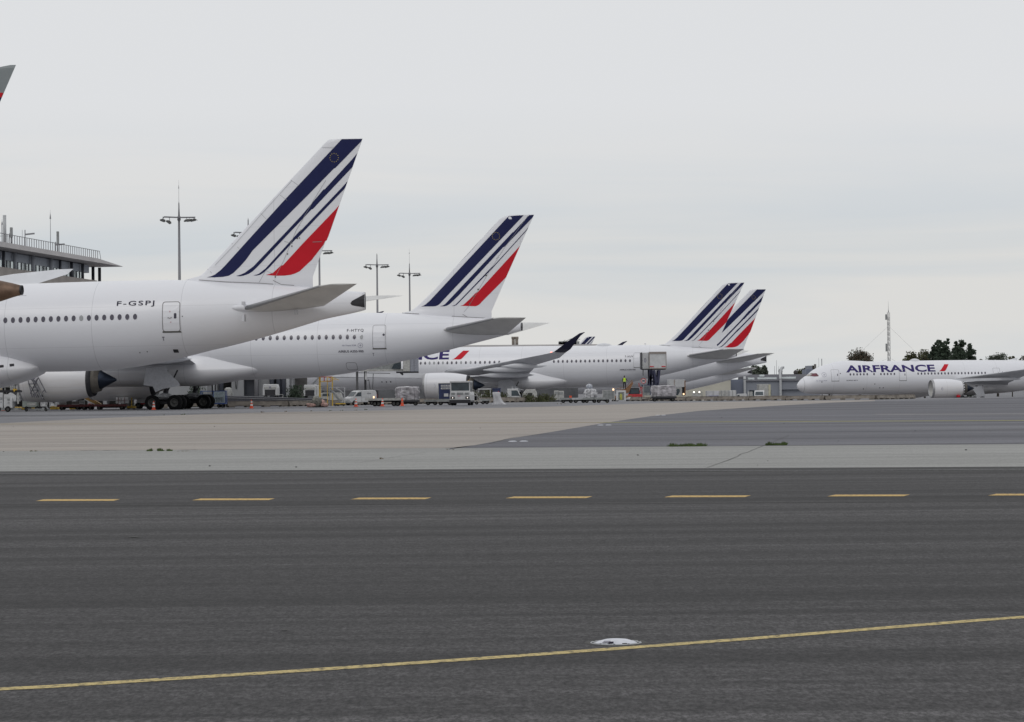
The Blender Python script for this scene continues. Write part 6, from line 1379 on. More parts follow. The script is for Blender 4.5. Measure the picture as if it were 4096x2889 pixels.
m.lathe([(.98, .185), (1.1, .18), (1.3, .19), (1.42, .185), (1.475, .12), (1.485, .07)], (0, 0, 0), 'z', 24, 1)
for v in m.v: v.y *= .70
m.build('vest', VEST, w_)
m = MB(); m.lathe([(1.06, .192), (1.10, .190)], (0, 0, 0), 'z', 24)
for v in m.v: v.y *= .71
m.build('reflective_band', ALU, w_)
m = MB(); m.sm = True; m.blob((0, .02, 1.67), (.085, .10, .12), 1, 0, 10, 0, flat=False); hd = m.build('head', SKIN, w_); m = MB(); m.sm = True; m.blob((0, .0, 1.71), (.095, .108, .10), 1, .05, 10, 0, flat=False); m.build('hair', CLOTH, w_)
for hx, hy, hz_, sx in ((-.24, .18, .90, -1), (.45, .26, 1.10, 1)):
    m = MB(); m.sm = True; m.blob((hx, hy, hz_), (.038, .045, .045), 2, 0, 6, .2, flat=False)
    for q in range(4): m.cyl((hx - .024 + q * .016, hy + .03, hz_ - .01), (hx - .024 + q * .016, hy + .075 - .006 * abs(q - 1), hz_ - .045), .009, .007, 6)
    m.cyl((hx - sx * .03, hy + .01, hz_), (hx - sx * .055, hy + .045, hz_ - .02), .010, .008, 6); m.build('hand', SKIN, w_)
t = vthing('white_frame_stand', at(2484, 1602), 0, 'white portal-shaped frame stand before the belt loader with a yellow cover inside', 'stand'); s_ = 10000 / at(2484, 1602).y
m = MB(); w2 = 19.5 / s_; h2 = 40 / s_; [m.box(a, b, -.12, .12, c, d) for a, b, c, d in ((-w2, -w2 + .28, 0, h2 - .24), (w2 - .22, w2, 0, h2 - .24), (-w2, w2, h2 - .24, h2))]; m.build('portal', WPAINT, t, bevel=.02)
m = MB(); m.box(-w2 + .29, w2 - .23, .02, .06, .03, h2 - .25); m.build('inner_panel', GREYV, t); m = MB(); m.blob((0, -.05, .42), (.16, .12, .4), 6, .3, 10, .1); m.build('yellow_cover', mat('dull_yellow', (.42, .42, .10), .7), t)
t = vthing('cloth_bundle', at(2518, 1601), 0, 'crumpled pale sheet on the ground right of the white frame stand', 'sheet'); m = MB(); m.blob((0, 0, .17), (.42, .3, .18), 8, .35, 12, .2); m.build('cloth', FILMW, t)
t = vthing('lamp_stand', at(2452, D=290), 0, 'amber lamp on a thin post left of the white frame stand', 'lamp'); z_ = P(2452, 1559, 290).z; m = MB(); m.bar((0, 0, 0), (0, 0, z_), .05); m.build('post', GREYV, t); m = MB(); m.cyl((0, 0, z_ - .1), (0, 0, z_ + .12), .10, n=12); m.build('amber_lamp', LAMPA, t)
t = vthing('cage_trolley', at(2433, D=296), 0, 'pale wire cage trolley left of the amber lamp', 'trolley'); m = MB()
for x in (-.7, .7):
    for y in (-.4, .4): m.bar((x, y, .2), (x, y, 1.35), .06)
for z in (.3, 1.35): [m.bar((-.7, y, z), (.7, y, z), .06) for y in (-.4, .4)]
m.build('cage_frame', WOLD, t); m = MB(); m.box(-.66, .66, .38, .39, .3, 1.3); m.build('mesh_panel', GREYV, t); wheels4(t, (-.5, .5), .4, .12, .06)
t = vthing('red_truck', at(2540, D=326), 0, 'red truck cab behind the barrier left of the speed limit sign', 'truck'); m = MB(); m.prism([(-.95, .3), (-.95, 1.15), (.9, 1.15), (.95, .3)], -.6, .9); m.build('body', REDV, t, bevel=.05)
m = MB(); m.prism([(-.85, 1.15), (-.72, 1.95), (.45, 1.95), (.55, 1.15)], -.55, .8); m.build('cab', CLOTH, t, bevel=.05); m = MB(); m.prism([(-.72, 1.2), (-.6, 1.8), (.35, 1.8), (.42, 1.2)], -.575, -.56); m.build('windscreen', GLASSV, t)
m = MB(); [m.bar(a, b, .09) for a, b in (((.45, -.4, 1.2), (.75, -.4, 2.15)), ((.55, -.4, 2.0), (1.1, -.4, 1.9)), ((.8, -.4, 1.9), (.9, -.4, .5)), ((.5, -.4, 2.1), (.45, -.4, 2.6)))]; m.build('lift_arm', REDV, t); wheels4(t, (-.6, .6), .6, .32)
t = vthing('speed_limit_sign', at(2573, D=300), 0, 'round red-rimmed speed limit sign reading 30 on a thin post', 'road sign'); z_ = P(2573, 1524, 300).z - terr(300); m = MB(); m.cyl((0, .03, 0), (0, .03, z_), .035, n=8); m.build('post', GREYV, t)
m = MB(); m.cyl((0, -.01, z_), (0, .02, z_), .33, n=32); sg = m.build('sign_disc', WPAINT, t); decal('red_ring', ring_bm(circ(0, z_, .33, n=32), circ(0, z_, .245, n=32)), lambda a, b: Vector((a, -.014, b)), REDV, sg, 0); decal('lettering', fit_bm(text_bm('30', .05), -.17, .17, z_ - .13, z_ + .13), lambda a, b: Vector((a, -.014, b)), LETTER, sg, 0)
# catering truck with raised box
Dk = 343.0; t = vthing('catering_truck', at(2620, D=Dk), 0, 'catering truck lifting a white box on dark scissor legs to the third airliner', 'catering truck')
def kx_(px): return (px - 2620) / F * Dk
def kz(py, px=2620): return P(px, py, Dk).z - terr(Dk)
m = MB(); m.box(kx_(2597), kx_(2665.5), 0, 5.5, kz(1474), kz(1408)); bx = m.build('cargo_box', WPAINT, t, bevel=.03)
m = MB(); [m.box(a, b, -.06, .02, c, d) for a, b, c, d in ((kx_(2596), kx_(2666), kz(1416.5), kz(1407.5)), (kx_(2596), kx_(2598.5), kz(1476), kz(1416.5)), (kx_(2663.5), kx_(2666), kz(1476), kz(1416.5)), (kx_(2598.5), kx_(2663.5), kz(1476), kz(1472)))]; m.build('box_frame', mat('brown_grey_trim', (.26, .23, .21), .6, var=.1), bx)
for a, b in ((2599, 2615), (2646, 2662)): m = MB(); m.box(kx_(a), kx_(b), -.05, -.005, kz(1468.5), kz(1465)); m.build('reflector', RED, bx)
m = MB(); m.box(kx_(2570), kx_(2596), 1.0, 4.5, kz(1475), kz(1410)); fp = m.build('front_platform_box', WPAINT, t, bevel=.02); m = MB(); m.box(kx_(2566.5), kx_(2569.5), .8, 4.6, kz(1477), kz(1409)); m.build('door_bumper', DARK, fp)
bm_ = ring_bm(circ(kx_(2582), kz(1441), .14, .3), circ(kx_(2582), kz(1441), .09, .24)); decal('emblem', bm_, lambda a, b: Vector((a, .985, b)), PURPLE, fp, 0)
m = MB(); m.box(kx_(2572), kx_(2663), .3, 5, kz(1479), kz(1475.5)); m.build('underframe', DARK, t)
SC_ = mat('scissor_navy', (.03, .032, .07), .6, var=.2)
for y in (.3, 4):
    for a, b, c, d in ((2601, 1479, 2604, 1541), (2607, 1480, 2598, 1548), (2616, 1481, 2626, 1538), (2638, 1481, 2631, 1540)): m = MB(); m.bar((kx_(a), y, kz(b)), (kx_(c), y, kz(d)), .30, .34); m.build('scissor_leg', SC_, t)
m = MB(); m.bar((kx_(2604), 1, kz(1512)), (kx_(2622), 1, kz(1512)), .25); m.bar((kx_(2604), 1, kz(1525)), (kx_(2622), 1, kz(1525)), .2); m.bar((kx_(2614), 1, kz(1512)), (kx_(2614), 1, kz(1540)), .15); m.build('scissor_crossbar', SC_, t)
m = MB(); m.box(kx_(2572), kx_(2598), .1, 2.2, kz(1582), kz(1543)); m.build('cab', GREYV, t, bevel=.04); m = MB(); m.box(kx_(2574), kx_(2596), .05, .1, kz(1570), kz(1545)); m.build('cab_window', mat('cab_panel_grey', (.11, .125, .14), .5, var=.2), t)
m = MB(); m.box(kx_(2571), kx_(2634), 0.3, 5, kz(1544.5), kz(1539.5)); m.box(kx_(2598), kx_(2612), .2, 2.3, kz(1582), kz(1545)); m.build('chassis', BLUEV, t); wheels4(t, (kx_(2580), kx_(2625)), .9, .45)
for x in (kx_(2571.5), kx_(2574)): m = MB(); m.bar((x, .5, kz(1477)), (x, .5, kz(1503)), .05); m.build('hanging_strap', DARK, t)
# second white catering truck, lowered
Dk2 = 372.0; t = vthing('catering_truck', at(2710, D=Dk2), 0, 'white lowered catering truck right of the film-wrapped pallet', 'catering truck')
def k2x(px): return (px - 2710) / F * Dk2
def k2z(py): return P(2710, py, Dk2).z - terr(Dk2)
m = MB(); m.box(k2x(2676), k2x(2738), 0, 5, k2z(1548), k2z(1518)); m.prism([(k2x(2697), k2z(1549)), (k2x(2738), k2z(1549)), (k2x(2738), k2z(1548)), (k2x(2690), k2z(1548))], 0, 5); m.build('cargo_box', WPAINT, t, bevel=.03)
m = MB(); m.box(k2x(2695.5), k2x(2697), -.04, 0, k2z(1548), k2z(1518)); m.box(k2x(2737), k2x(2741), -.05, 1, k2z(1582), k2z(1523)); m.build('box_frame', BROWNV, t)
m = MB(); m.prism([(k2x(2699), k2z(1583)), (k2x(2700), k2z(1566)), (k2x(2706), k2z(1551)), (k2x(2727), k2z(1551)), (k2x(2727), k2z(1583))], -.1, 2); m.build('cab', WOLD, t, bevel=.04)
m = MB(); m.prism([(k2x(2700), k2z(1581)), (k2x(2703), k2z(1560)), (k2x(2707), k2z(1556)), (k2x(2717), k2z(1556)), (k2x(2718), k2z(1566)), (k2x(2710), k2z(1581))], -.12, -.105); m.build('cab_window', GLASSV, t)
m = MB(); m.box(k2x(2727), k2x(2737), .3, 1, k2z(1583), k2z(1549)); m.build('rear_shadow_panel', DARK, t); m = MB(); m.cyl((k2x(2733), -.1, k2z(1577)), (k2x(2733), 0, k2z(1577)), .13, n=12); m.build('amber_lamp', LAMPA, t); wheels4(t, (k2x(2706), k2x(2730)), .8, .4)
# vehicle with two lit lamps, head on
t = vthing('service_vehicle', at(2785, D=306), 0, 'small grey vehicle head-on with two bright lit lamps behind the barrier', 'vehicle'); zl = P(2785, 1569, 306).z - terr(306)
m = MB(); m.prism([(-.42, .2), (-.5, .9), (-.35, zl - .12), (.35, zl - .12), (.5, .9), (.42, .2)], 0, 1.2); m.build('body', WOLD, t, bevel=.05)
m = MB(); m.bar((-.45, 0, zl), (.45, 0, zl), .07); m.bar((.62, .1, .2), (.62, .1, zl + .1), .06); m.bar((.75, .1, .2), (.75, .1, zl), .05); m.build('lamp_bar', GREYV, t)
for x in (-.33, .33):
    m = MB(); m.box(x - .14, x + .14, -.12, .1, zl - .18, zl + .18); h = m.build('lamp_housing', GREYV, t, bevel=.03); m = MB(); m.lathe([(-.15, .001), (-.145, .10), (-.12, .12)], (x, 0, zl), 'y', 16); m.build('lamp_lens', LAMPW, h)
# containers and small vehicles along the beige building
for a, b, y0, y1, D3, mt, lb in ((2824, 2878, 1564, 1584, 330, FILMW, 'left film-covered container with blue stripe in the container row'), (2883, 2913, 1562, 1583, 332, WOLD, 'middle beige container in the container row'), (2914, 2944, 1562, 1583, 334, WPAINT, 'right whitest container in the container row')):
    w = (b - a) / F * D3; t = vthing('cargo_container', at((a + b) / 2, D=D3), 0, lb, 'container', 'row of containers by the beige building'); h = P(a, y0, D3).z - terr(D3)
    m = MB(); m.box(-w / 2, w / 2, 0, 1.5, .3, h); m.build('shell', mt, t, bevel=.04); m = MB(); [m.bar((x, -.02, .3), (x, -.02, h), .05) for x in (-w / 2 + .05, 0, w / 2 - .05)]; m.bar((-w * .35, -.02, h * .5), (w * .35, -.02, h * .5), .05); m.build('frame', GREYV, t)
    if mt == FILMW: m = MB(); m.box(-w * .35, w * .4, -.03, 0, h * .38, h * .58); m.build('blue_stripe', mat('faded_blue', (.16, .17, .30), .6), t)
    m = MB(); m.box(-w / 2, w / 2, .1, 1.4, .1, .3); m.build('base', DARK, t)
v_ = van(at(2958, D=335), 0.1, 'small white low car beside the container row'); v_.scale = (.42, .5, .62)
v_ = van(at(3036, D=345), 1.45, 'white van seen head-on in the dark opening of the grey workshop'); v_.scale = (.8, .8, .9)
t = vthing('white_box_truck', at(3060, D=352), 0, 'pale box truck right behind the head-on white van', 'truck'); m = MB(); m.box(-.9, .45, 0, 3, .4, 2.6); m.build('cargo_box', WOLD, t, bevel=.04); m = MB(); m.box(.46, .75, 0, 2, .4, 2.55); m.build('pale_side_panel', mat('cream_panel', (.5, .48, .36), .6), t); wheels4(t, (-.5, .4), .7, .35)
for px, lb in ((2992, 'left'), (2999, 'middle'), (3006, 'right')):
    m = MB(); m.cyl((0, 0, 0), (0, 0, 1.35), .07, n=8); m.lathe([(1.35, .07), (1.4, .001)], axis='z', n=8); tag(m.build('bollard', WOLD, None, at(px, D=332)), f'thin pale bollard, the {lb} one of three by the workshop post', 'bollard', 'bollards by the workshop')
t = vthing('marker_post', at(2869, 1601), 0, 'dark leaning marker post in front of the barrier by the container row', 'post'); m = MB(); m.bar((0, 0, 0), (.05, 0, .5), .07); m.bar((-.08, 0, .02), (.08, 0, .02), .06); m.build('post', DARK, t)

# jet bridge between B and C
Dj = 338.0; t = vthing('jet_bridge', at(1560, D=Dj), 0, 'grey jet bridge reaching the third airliner beneath the second tail', 'jet bridge')
def jx(px): return (px - 1560) / F * Dj
def jz(py): return P(1560, py, Dj).z - terr(Dj)
m = MB(); m.prism([(jx(1440), jz(1478)), (jx(1600), jz(1480)), (jx(1600), jz(1425)), (jx(1440), jz(1440))], 0, 3); m.build('tunnel', GREYV, t)
m = MB(); m.box(jx(1440), jx(1610), -.1, 3.1, jz(1485), jz(1477)); m.build('tunnel_floor', WOLD, t)
m = MB(); m.box(jx(1612), jx(1640), -.6, 3, jz(1487), jz(1420)); m.build('cab', WOLD, t, bevel=.03); m = MB(); m.box(jx(1641), jx(1656), -.5, 3, jz(1487), jz(1420)); m.box(jx(1657), jx(1671), -.45, 3, jz(1487), jz(1420)); m.build('cab_bellows', mat('bellows_grey', (.27, .28, .32), .7, var=.15), t)
m = MB(); m.prism([(jx(1566), jz(1476)), (jx(1576), jz(1456)), (jx(1605), jz(1450)), (jx(1605), jz(1476))], -.35, -.3); m.build('cab_window', GLASSV, t)
m = MB(); m.box(jx(1585), jx(1672), -.5, 2.9, jz(1493), jz(1487)); m.bar((jx(1600), 0, jz(1490)), (jx(1612), 0, jz(1500)), .25); m.build('cab_underframe', DARK, t)
for px in (1426, 1459): m = MB(); m.box(jx(px - 4), jx(px + 4), .5, 1.4, 0, jz(1485)); m.build('support_leg', DARK if px == 1459 else mat('leg_grey', (.09, .09, .095), .6), t)
m = MB(); m.box(jx(1459), jx(1466), .2, .5, jz(1518), jz(1483)); m.build('white_leg_panel', WPAINT, t)
m = MB(); [m.bar((jx(a), .3, jz(b)), (jx(c), .3, jz(d)), .08) for a, b, c, d in ((1492, 1494, 1489, 1556), (1468, 1522, 1474, 1519), (1474, 1519, 1479, 1556), (1426, 1490, 1560, 1494))]; m.build('cable', DARK, t)
m = MB(); m.box(jx(1418), jx(1510), .2, 1.8, .4, jz(1562)); m.build('wheel_carriage', DARK, t); wheels4(t, (jx(1435), jx(1460)), 1.2, .5, .35)
# second bridge limb seen under B near the steps
t = vthing('jet_bridge_stair', at(1255, D=300), 0, 'grey slanted service stair of the jet bridge behind the yellow platform', 'stairs'); 
def qx(px): return (px - 1255) / F * 300
def qz(py): return P(1255, py, 300).z - terr(300)
m = MB(); [m.bar((qx(1236), y, qz(1549)), (qx(1272), y, qz(1512)), .12) for y in (0, .9)]; m.bar((qx(1246), 0, qz(1549)), (qx(1274), 0, qz(1520)), .3, .05); [m.box(qx(1236 + i * 6) - .15, qx(1236 + i * 6) + .15, 0, .9, qz(1549 - i * 6.2), qz(1549 - i * 6.2) + .04) for i in range(7)]; m.build('flight', ALU, t)

# blue-framed dolly container by the landing gear
t = vthing('baggage_cart', at(858, 1631), 0, 'blue-framed covered baggage cart with a pale panel right of the landing gear', 'baggage cart'); s_ = 10000 / t.location.y
m = MB(); w1, w2 = -52 / s_, 47 / s_; h1, h2 = 14 / s_, 66 / s_
m.box(w1, w2, -.6, .6, h1, h1 + .12); [m.bar((x, y, h1), (x, y, h2), .07) for x in (w1, -1 / s_, w2) for y in (-.58, .58)]; [m.bar((w1, y, h2), (w2, y, h2), .07) for y in (-.58, .58)]; m.bar((w2, -.58, h2), (w2, .58, h2), .07); m.bar((-1 / s_, -.58, h2), (-1 / s_, .58, h2), .07); m.build('frame', BLUEF, t)
m = MB(); m.box(0, w2 - .05, -.61, -.59, h1 + .13, h2 - .04); m.build('pale_panel', mat('silvery_panel', (.42, .49, .52), .4, var=.25), t, bevel=.03); m = MB(); m.box(w1 + .04, -.04, -.59, -.57, h1 + .13, h2 - .28); m.build('grey_panel', mat('slate_panel', (.13, .15, .19), .5, var=.2), t)
m = MB(); [m.bar((5 / s_ + i * .16, -.64, h1 + .2), (5 / s_ + i * .16, -.64, h1 + .62), .03) for i in range(6)]; m.bar((5 / s_, -.64, h1 + .62), (5 / s_ + .8, -.64, h1 + .62), .03); m.build('rack_bars', DARK, t)
for x in (w1 + .3, w2 - .7, w2 - .3): wheel(t, x, -.45, .17, .17, .12); wheel(t, x, .45, .17, .17, .12)

# white high-lift truck behind the gear
t = vthing('high_lift_truck', at(585, D=243), 0, 'white sloping-fronted truck seen between the engine and landing gear', 'truck'); s_ = 10000 / 243.0
m = MB(); m.prism([(-42 / s_, .5), (-38 / s_, 1.3), (-18 / s_, 1.45), (2 / s_, 2.25), (36 / s_, 2.3), (36 / s_, .5)], 0, 1.8); m.build('body', WPAINT, t, bevel=.04)
m = MB(); m.box(19 / s_, 33 / s_, -.03, .0, 1.45, 2.1); m.build('hatch', GREYV, t); m = MB(); m.box(-42 / s_, 5 / s_, -.03, 0, .42, .55); m.box(-40 / s_, -34 / s_, -.03, 0, .9, 1.25); m.build('red_trim', REDV, t); wheels4(t, (-.7, .6), .6, .3)
decal('lettering', fit_bm(text_bm('AIR F', .01), -12 / s_, 6 / s_, 1.5, 1.6), lambda x, z: Vector((x, -.012, z)), LETTER, t, 0)
for px, w, lb in ((472, 20, 'left white cabinet under the far engine'), (497, 26, 'right white cabinet under the far engine with dark bars')):
    t = vthing('equipment_cabinet', at(px, D=240), 0, lb, 'cabinet'); m = MB(); w_ = w / F * 240; m.box(-w_ / 2, w_ / 2, 0, .8, .55, 1.12); m.build('cabinet', WPAINT, t, bevel=.02); m = MB(); m.bar((0, -.03, .55), (0, -.03, 1.12), .04); m.bar((-w_ / 2, -.03, .85), (w_ / 2, -.03, .85), .03); m.build('bars', REDD, t); m = MB(); m.bar((-w_ / 2, .2, .1), (-w_ / 2, .2, .55), .06); m.bar((w_ / 2, .2, .1), (w_ / 2, .2, .55), .06); m.build('leg', GREYV, t)

# low red dollies at left and loader
for i, (px, py, Lx, lb) in enumerate(((283, 1640, 2.3, 'dark red low dolly below the front engine, left'), (352, 1639.5, 1.4, 'dark red towing head between the two low dollies'), (445, 1639, 2.9, 'long dark red low dolly left of the landing gear'))):
    tt = dolly(px, py, Lx, 0.01 * i, lb, deck=REDD, name='low_loader_dolly', group='dark red low dollies', hz=.46, towbar=(i == 0), wr=.21)
t = vthing('belt_conveyor', at(372, 1637), 0, 'ochre tilted belt conveyor on the dark red dolly below the engine', 'belt loader'); s_ = 10000 / t.location.y
m = MB(); m.prism([(-30 / s_, 46 / s_), (-8 / s_, 46 / s_), (34 / s_, 20 / s_), (10 / s_, 20 / s_), (-33 / s_, 41 / s_)], -.35, .35); m.build('belt', OCHR, t); m = MB(); m.bar((-32 / s_, -.37, 40 / s_), (10 / s_, -.37, 19 / s_), .07); m.bar((-5 / s_, -.3, 38 / s_), (-5 / s_, -.3, 12 / s_), .08); m.build('side_rail', ALU, t); m = MB(); m.box(-.4, .35, -.3, .3, .3, .55); m.build('mount', REDV, t)
t = vthing('pallet_lift', at(527, 1638), 0, 'yellow low pallet lift with upright post left of the wheels', 'lift'); m = MB(); m.box(-.38, .38, -.3, .3, .12, .32); m.bar((0, 0, .3), (0, 0, 1.1), .08); m.build('yellow_base', YELV, t); [wheel(t, x, -.25, .1, .1, .06) for x in (-.25, .25)]
for px, w, h, lb in ((247, 26, .95, 'grey-green crate stack under the engine nacelle front'), (325, 18, .8, 'pale crate under the engine nacelle rear'), (300, 30, .7, 'dark crate row under the engine nacelle')):
    t = vthing('crate_stack', at(px, D=236), 0, lb, 'crate'); w_ = w / F * 236; m = MB(); m.box(-w_ / 2, w_ / 2, 0, .6, .4, h + .1); m.build('crate_body', GREYV if 'dark' not in lb else CONCD, t, bevel=.03); m = MB(); m.bar((-w_ / 2, -.02, h * .75), (w_ / 2, -.02, h * .75), .05); m.build('band', ALU, t)

# rack trolleys and grey trolley, stair trusses, ground unit at far left
t = vthing('generator_trolley', at(124, 1642.5), 0, 'grey-green boxy generator trolley on two axles at the left', 'trolley'); s_ = 10000 / t.location.y
m = MB(); m.prism([(-30 / s_, 13 / s_), (-31 / s_, 42 / s_), (-26 / s_, 53 / s_), (20 / s_, 53 / s_), (29 / s_, 36 / s_), (30 / s_, 13 / s_)], -.5, .5); m.build('casing', mat('grey_green_metal', (.24, .27, .25), .6, var=.3, scale=3), t, bevel=.04)
m = MB(); m.box(-28 / s_, 24 / s_, -.54, -.5, 40 / s_, 46 / s_); m.box(-10 / s_, 24 / s_, -.54, -.5, 20 / s_, 30 / s_); m.build('pale_panel', WOLD, t); m = MB(); m.box(-32 / s_, 50 / s_, -.45, .45, 11 / s_, 15 / s_); m.build('chassis', DARK, t)
for x in (-14, 28): wheel(t, x / s_, -.45, 8.5 / s_, 8.5 / s_, .18); wheel(t, x / s_ + .08, .45, 8.5 / s_, 8.5 / s_, .18)
def rack(px, py, w, h, label, z0=.35):
    t = vthing('rack_trolley', at(px, py), 0, label, 'trolley', 'open white rack trolleys'); s_ = 10000 / t.location.y; w, h = w / s_, h / s_; m = MB()
    for x in (-w / 2, w / 2):
        for y in (-.3, .3): m.bar((x, y, z0 * .5), (x, y, h), .05)
    for z in (z0, h * .55, h - .03): [m.bar((-w / 2, y, z), (w / 2, y, z), .05, .08) for y in (-.3, .3)]
    m.build('rack_frame', WPAINT, t); m = MB(); m.box(-w / 2, w / 2, -.28, .28, z0 - .02, z0 + .01); m.box(-w * .3, w * .3, -.32, -.2, z0 + .02, z0 + .22); m.build('shelf', WPAINT, t); [wheel(t, x, -.3, .1, .1, .06) for x in (-w / 2 + .05, w / 2 - .05)]
rack(176, 1637, 22, 52, 'left open white rack trolley beside the grey-green trolley'); rack(212, 1637, 22, 54, 'right open white rack trolley under the engine'); rack(194, 1634, 30, 66, 'taller thin rack frame behind the two white rack trolleys', .8)
# mobile stair with crossed trusses
t = vthing('maintenance_stair', at(140, D=219), 0, 'tall steel maintenance stair with crossed braces before the front engine', 'stairs')
def ax(px): return (px - 140) / F * 219
def az(py): return P(140, py, 219).z
TD_ = mat('stair_dark_steel', (.11, .11, .13), .6, .3, var=.2)
for y in (0, .9):
    m = MB(); [m.bar((ax(a), y, az(b)), (ax(c), y, az(d)), .07) for a, b, c, d in ((112, 1488, 168, 1600), (141, 1488, 184, 1572), (106, 1496, 128, 1590), (117, 1537, 146, 1590), (152, 1513, 120, 1575), (144, 1530, 160, 1560), (140, 1575, 155, 1560), (130, 1549, 142, 1549), (126, 1561, 150, 1561), (178, 1559, 168, 1572), (152, 1513, 138, 1530), (112, 1536, 138, 1536), (124, 1500, 140, 1532))]; m.build('truss', TD_, t)
m = MB(); [m.box(ax(116 + i * 7) - .13, ax(116 + i * 7) + .13, 0, .9, az(1494 + i * 14), az(1494 + i * 14) + .04) for i in range(8)]; m.build('tread', ALU, t)
m = MB(); m.box(ax(124), ax(140), -.06, -.02, az(1516), az(1502)); m.box(ax(118), ax(126), -.06, -.02, az(1520), az(1510)); m.build('blue_plate', mat('violet_blue_plate', (.06, .06, .16), .6), t)
m = MB(); m.box(ax(112), ax(134), -.02, .02, az(1546), az(1536)); m.build('platform_plate', WOLD, t)
m = MB(); m.box(ax(98), ax(190), 0, .9, .12, .25); m.build('base', GREYV, t); [wheel(t, ax(x), 0, .14, .14, .08) for x in (104, 182)]
t = vthing('tripod_stand', at(75, D=222), 0, 'pale crossed steel legs of a stand left of the maintenance stair', 'stand')
def cx_(px): return (px - 75) / F * 222
m = MB(); [m.bar((cx_(a), 0, P(75, b, 222).z), (cx_(c), 0, max(0, P(75, d, 222).z)), .06) for a, b, c, d in ((58, 1500, 44, 1572), (44, 1572, 42, 1640), (87, 1500, 103, 1584), (98, 1558, 78, 1606), (62, 1557, 98, 1560))]; m.build('tube', ALU, t)
# white ground unit with railed top at the left edge
t = vthing('ground_power_truck', at(30, D=216), 0, 'white ground unit with railed roof and yellow parts at the left edge', 'ground unit')
def ex(px): return (px - 30) / F * 216
def ez(py): return P(30, py, 216).z
m = MB(); m.box(ex(-40), ex(10), 0, 1.8, .35, ez(1571)); m.prism([(ex(13), .35), (ex(13), ez(1578)), (ex(30), ez(1578)), (ex(38), ez(1571)), (ex(52), ez(1575)), (ex(64), ez(1585)), (ex(62), ez(1606)), (ex(40), ez(1609)), (ex(40), .35)], 0, 1.8); m.build('casing', WPAINT, t, bevel=.03)
m = MB(); m.box(ex(0), ex(8), -.03, 0, ez(1599), ez(1589)); m.box(ex(28), ex(38), -.03, 0, ez(1603), ez(1595)); m.box(ex(30), ex(36), -.03, 0, ez(1613), ez(1610)); m.box(ex(0), ex(7), -.03, 0, ez(1609), ez(1607)); m.box(ex(13), ex(40), -.02, 0, ez(1592.5), ez(1591.5)); m.build('dark_hatch', GREYV, t)
m = MB(); m.box(ex(41), ex(50), -.3, -.05, .35, ez(1592)); m.build('side_cabinet', WPAINT, t, bevel=.02)
m = MB(); m.box(ex(-40), ex(72), .1, 1.7, ez(1570), ez(1563)); m.box(ex(-40), ex(70), .05, 1.7, ez(1563), ez(1561)); m.build('dark_deck', DARK, t); m = MB(); m.box(ex(50), ex(66), 0, .3, ez(1562), ez(1557)); m.box(ex(54), ex(58), -.05, .3, ez(1567), ez(1555)); m.build('yellow_valve', YELV, t)
m = MB(); [m.bar((ex(a), .1, ez(1561)), (ex(a), .1, ez(1532)), .05) for a in (0, 6, 18, 41, 55, 63, 68)]; m.bar((ex(-20), .1, ez(1533)), (ex(70), .1, ez(1533)), .05); m.bar((ex(18), .1, ez(1548)), (ex(66), .1, ez(1549)), .04); m.bar((ex(70), .1, ez(1571)), (ex(70), .1, ez(1616)), .12); m.build('railing', WOLD, t)
m = MB(); m.box(ex(59), ex(71), -.05, .2, ez(1538), ez(1531)); lh = m.build('work_lamp', GREYV, t); m = MB(); m.box(ex(62), ex(68), -.07, -.051, ez(1537.5), ez(1532)); m.build('lamp_glass', WPAINT, lh)
m = MB(); m.box(ex(-40), ex(70), 0, 1.6, .15, .35); m.build('chassis', GREYV, t); [wheel(t, ex(x), 0, .25, .25, .15) for x in (-10, 30)]
m = MB(); m.bar((ex(2), .3, ez(1560)), (ex(6), .3, ez(1503)), .1); m.build('yellow_pole', YELV, t)

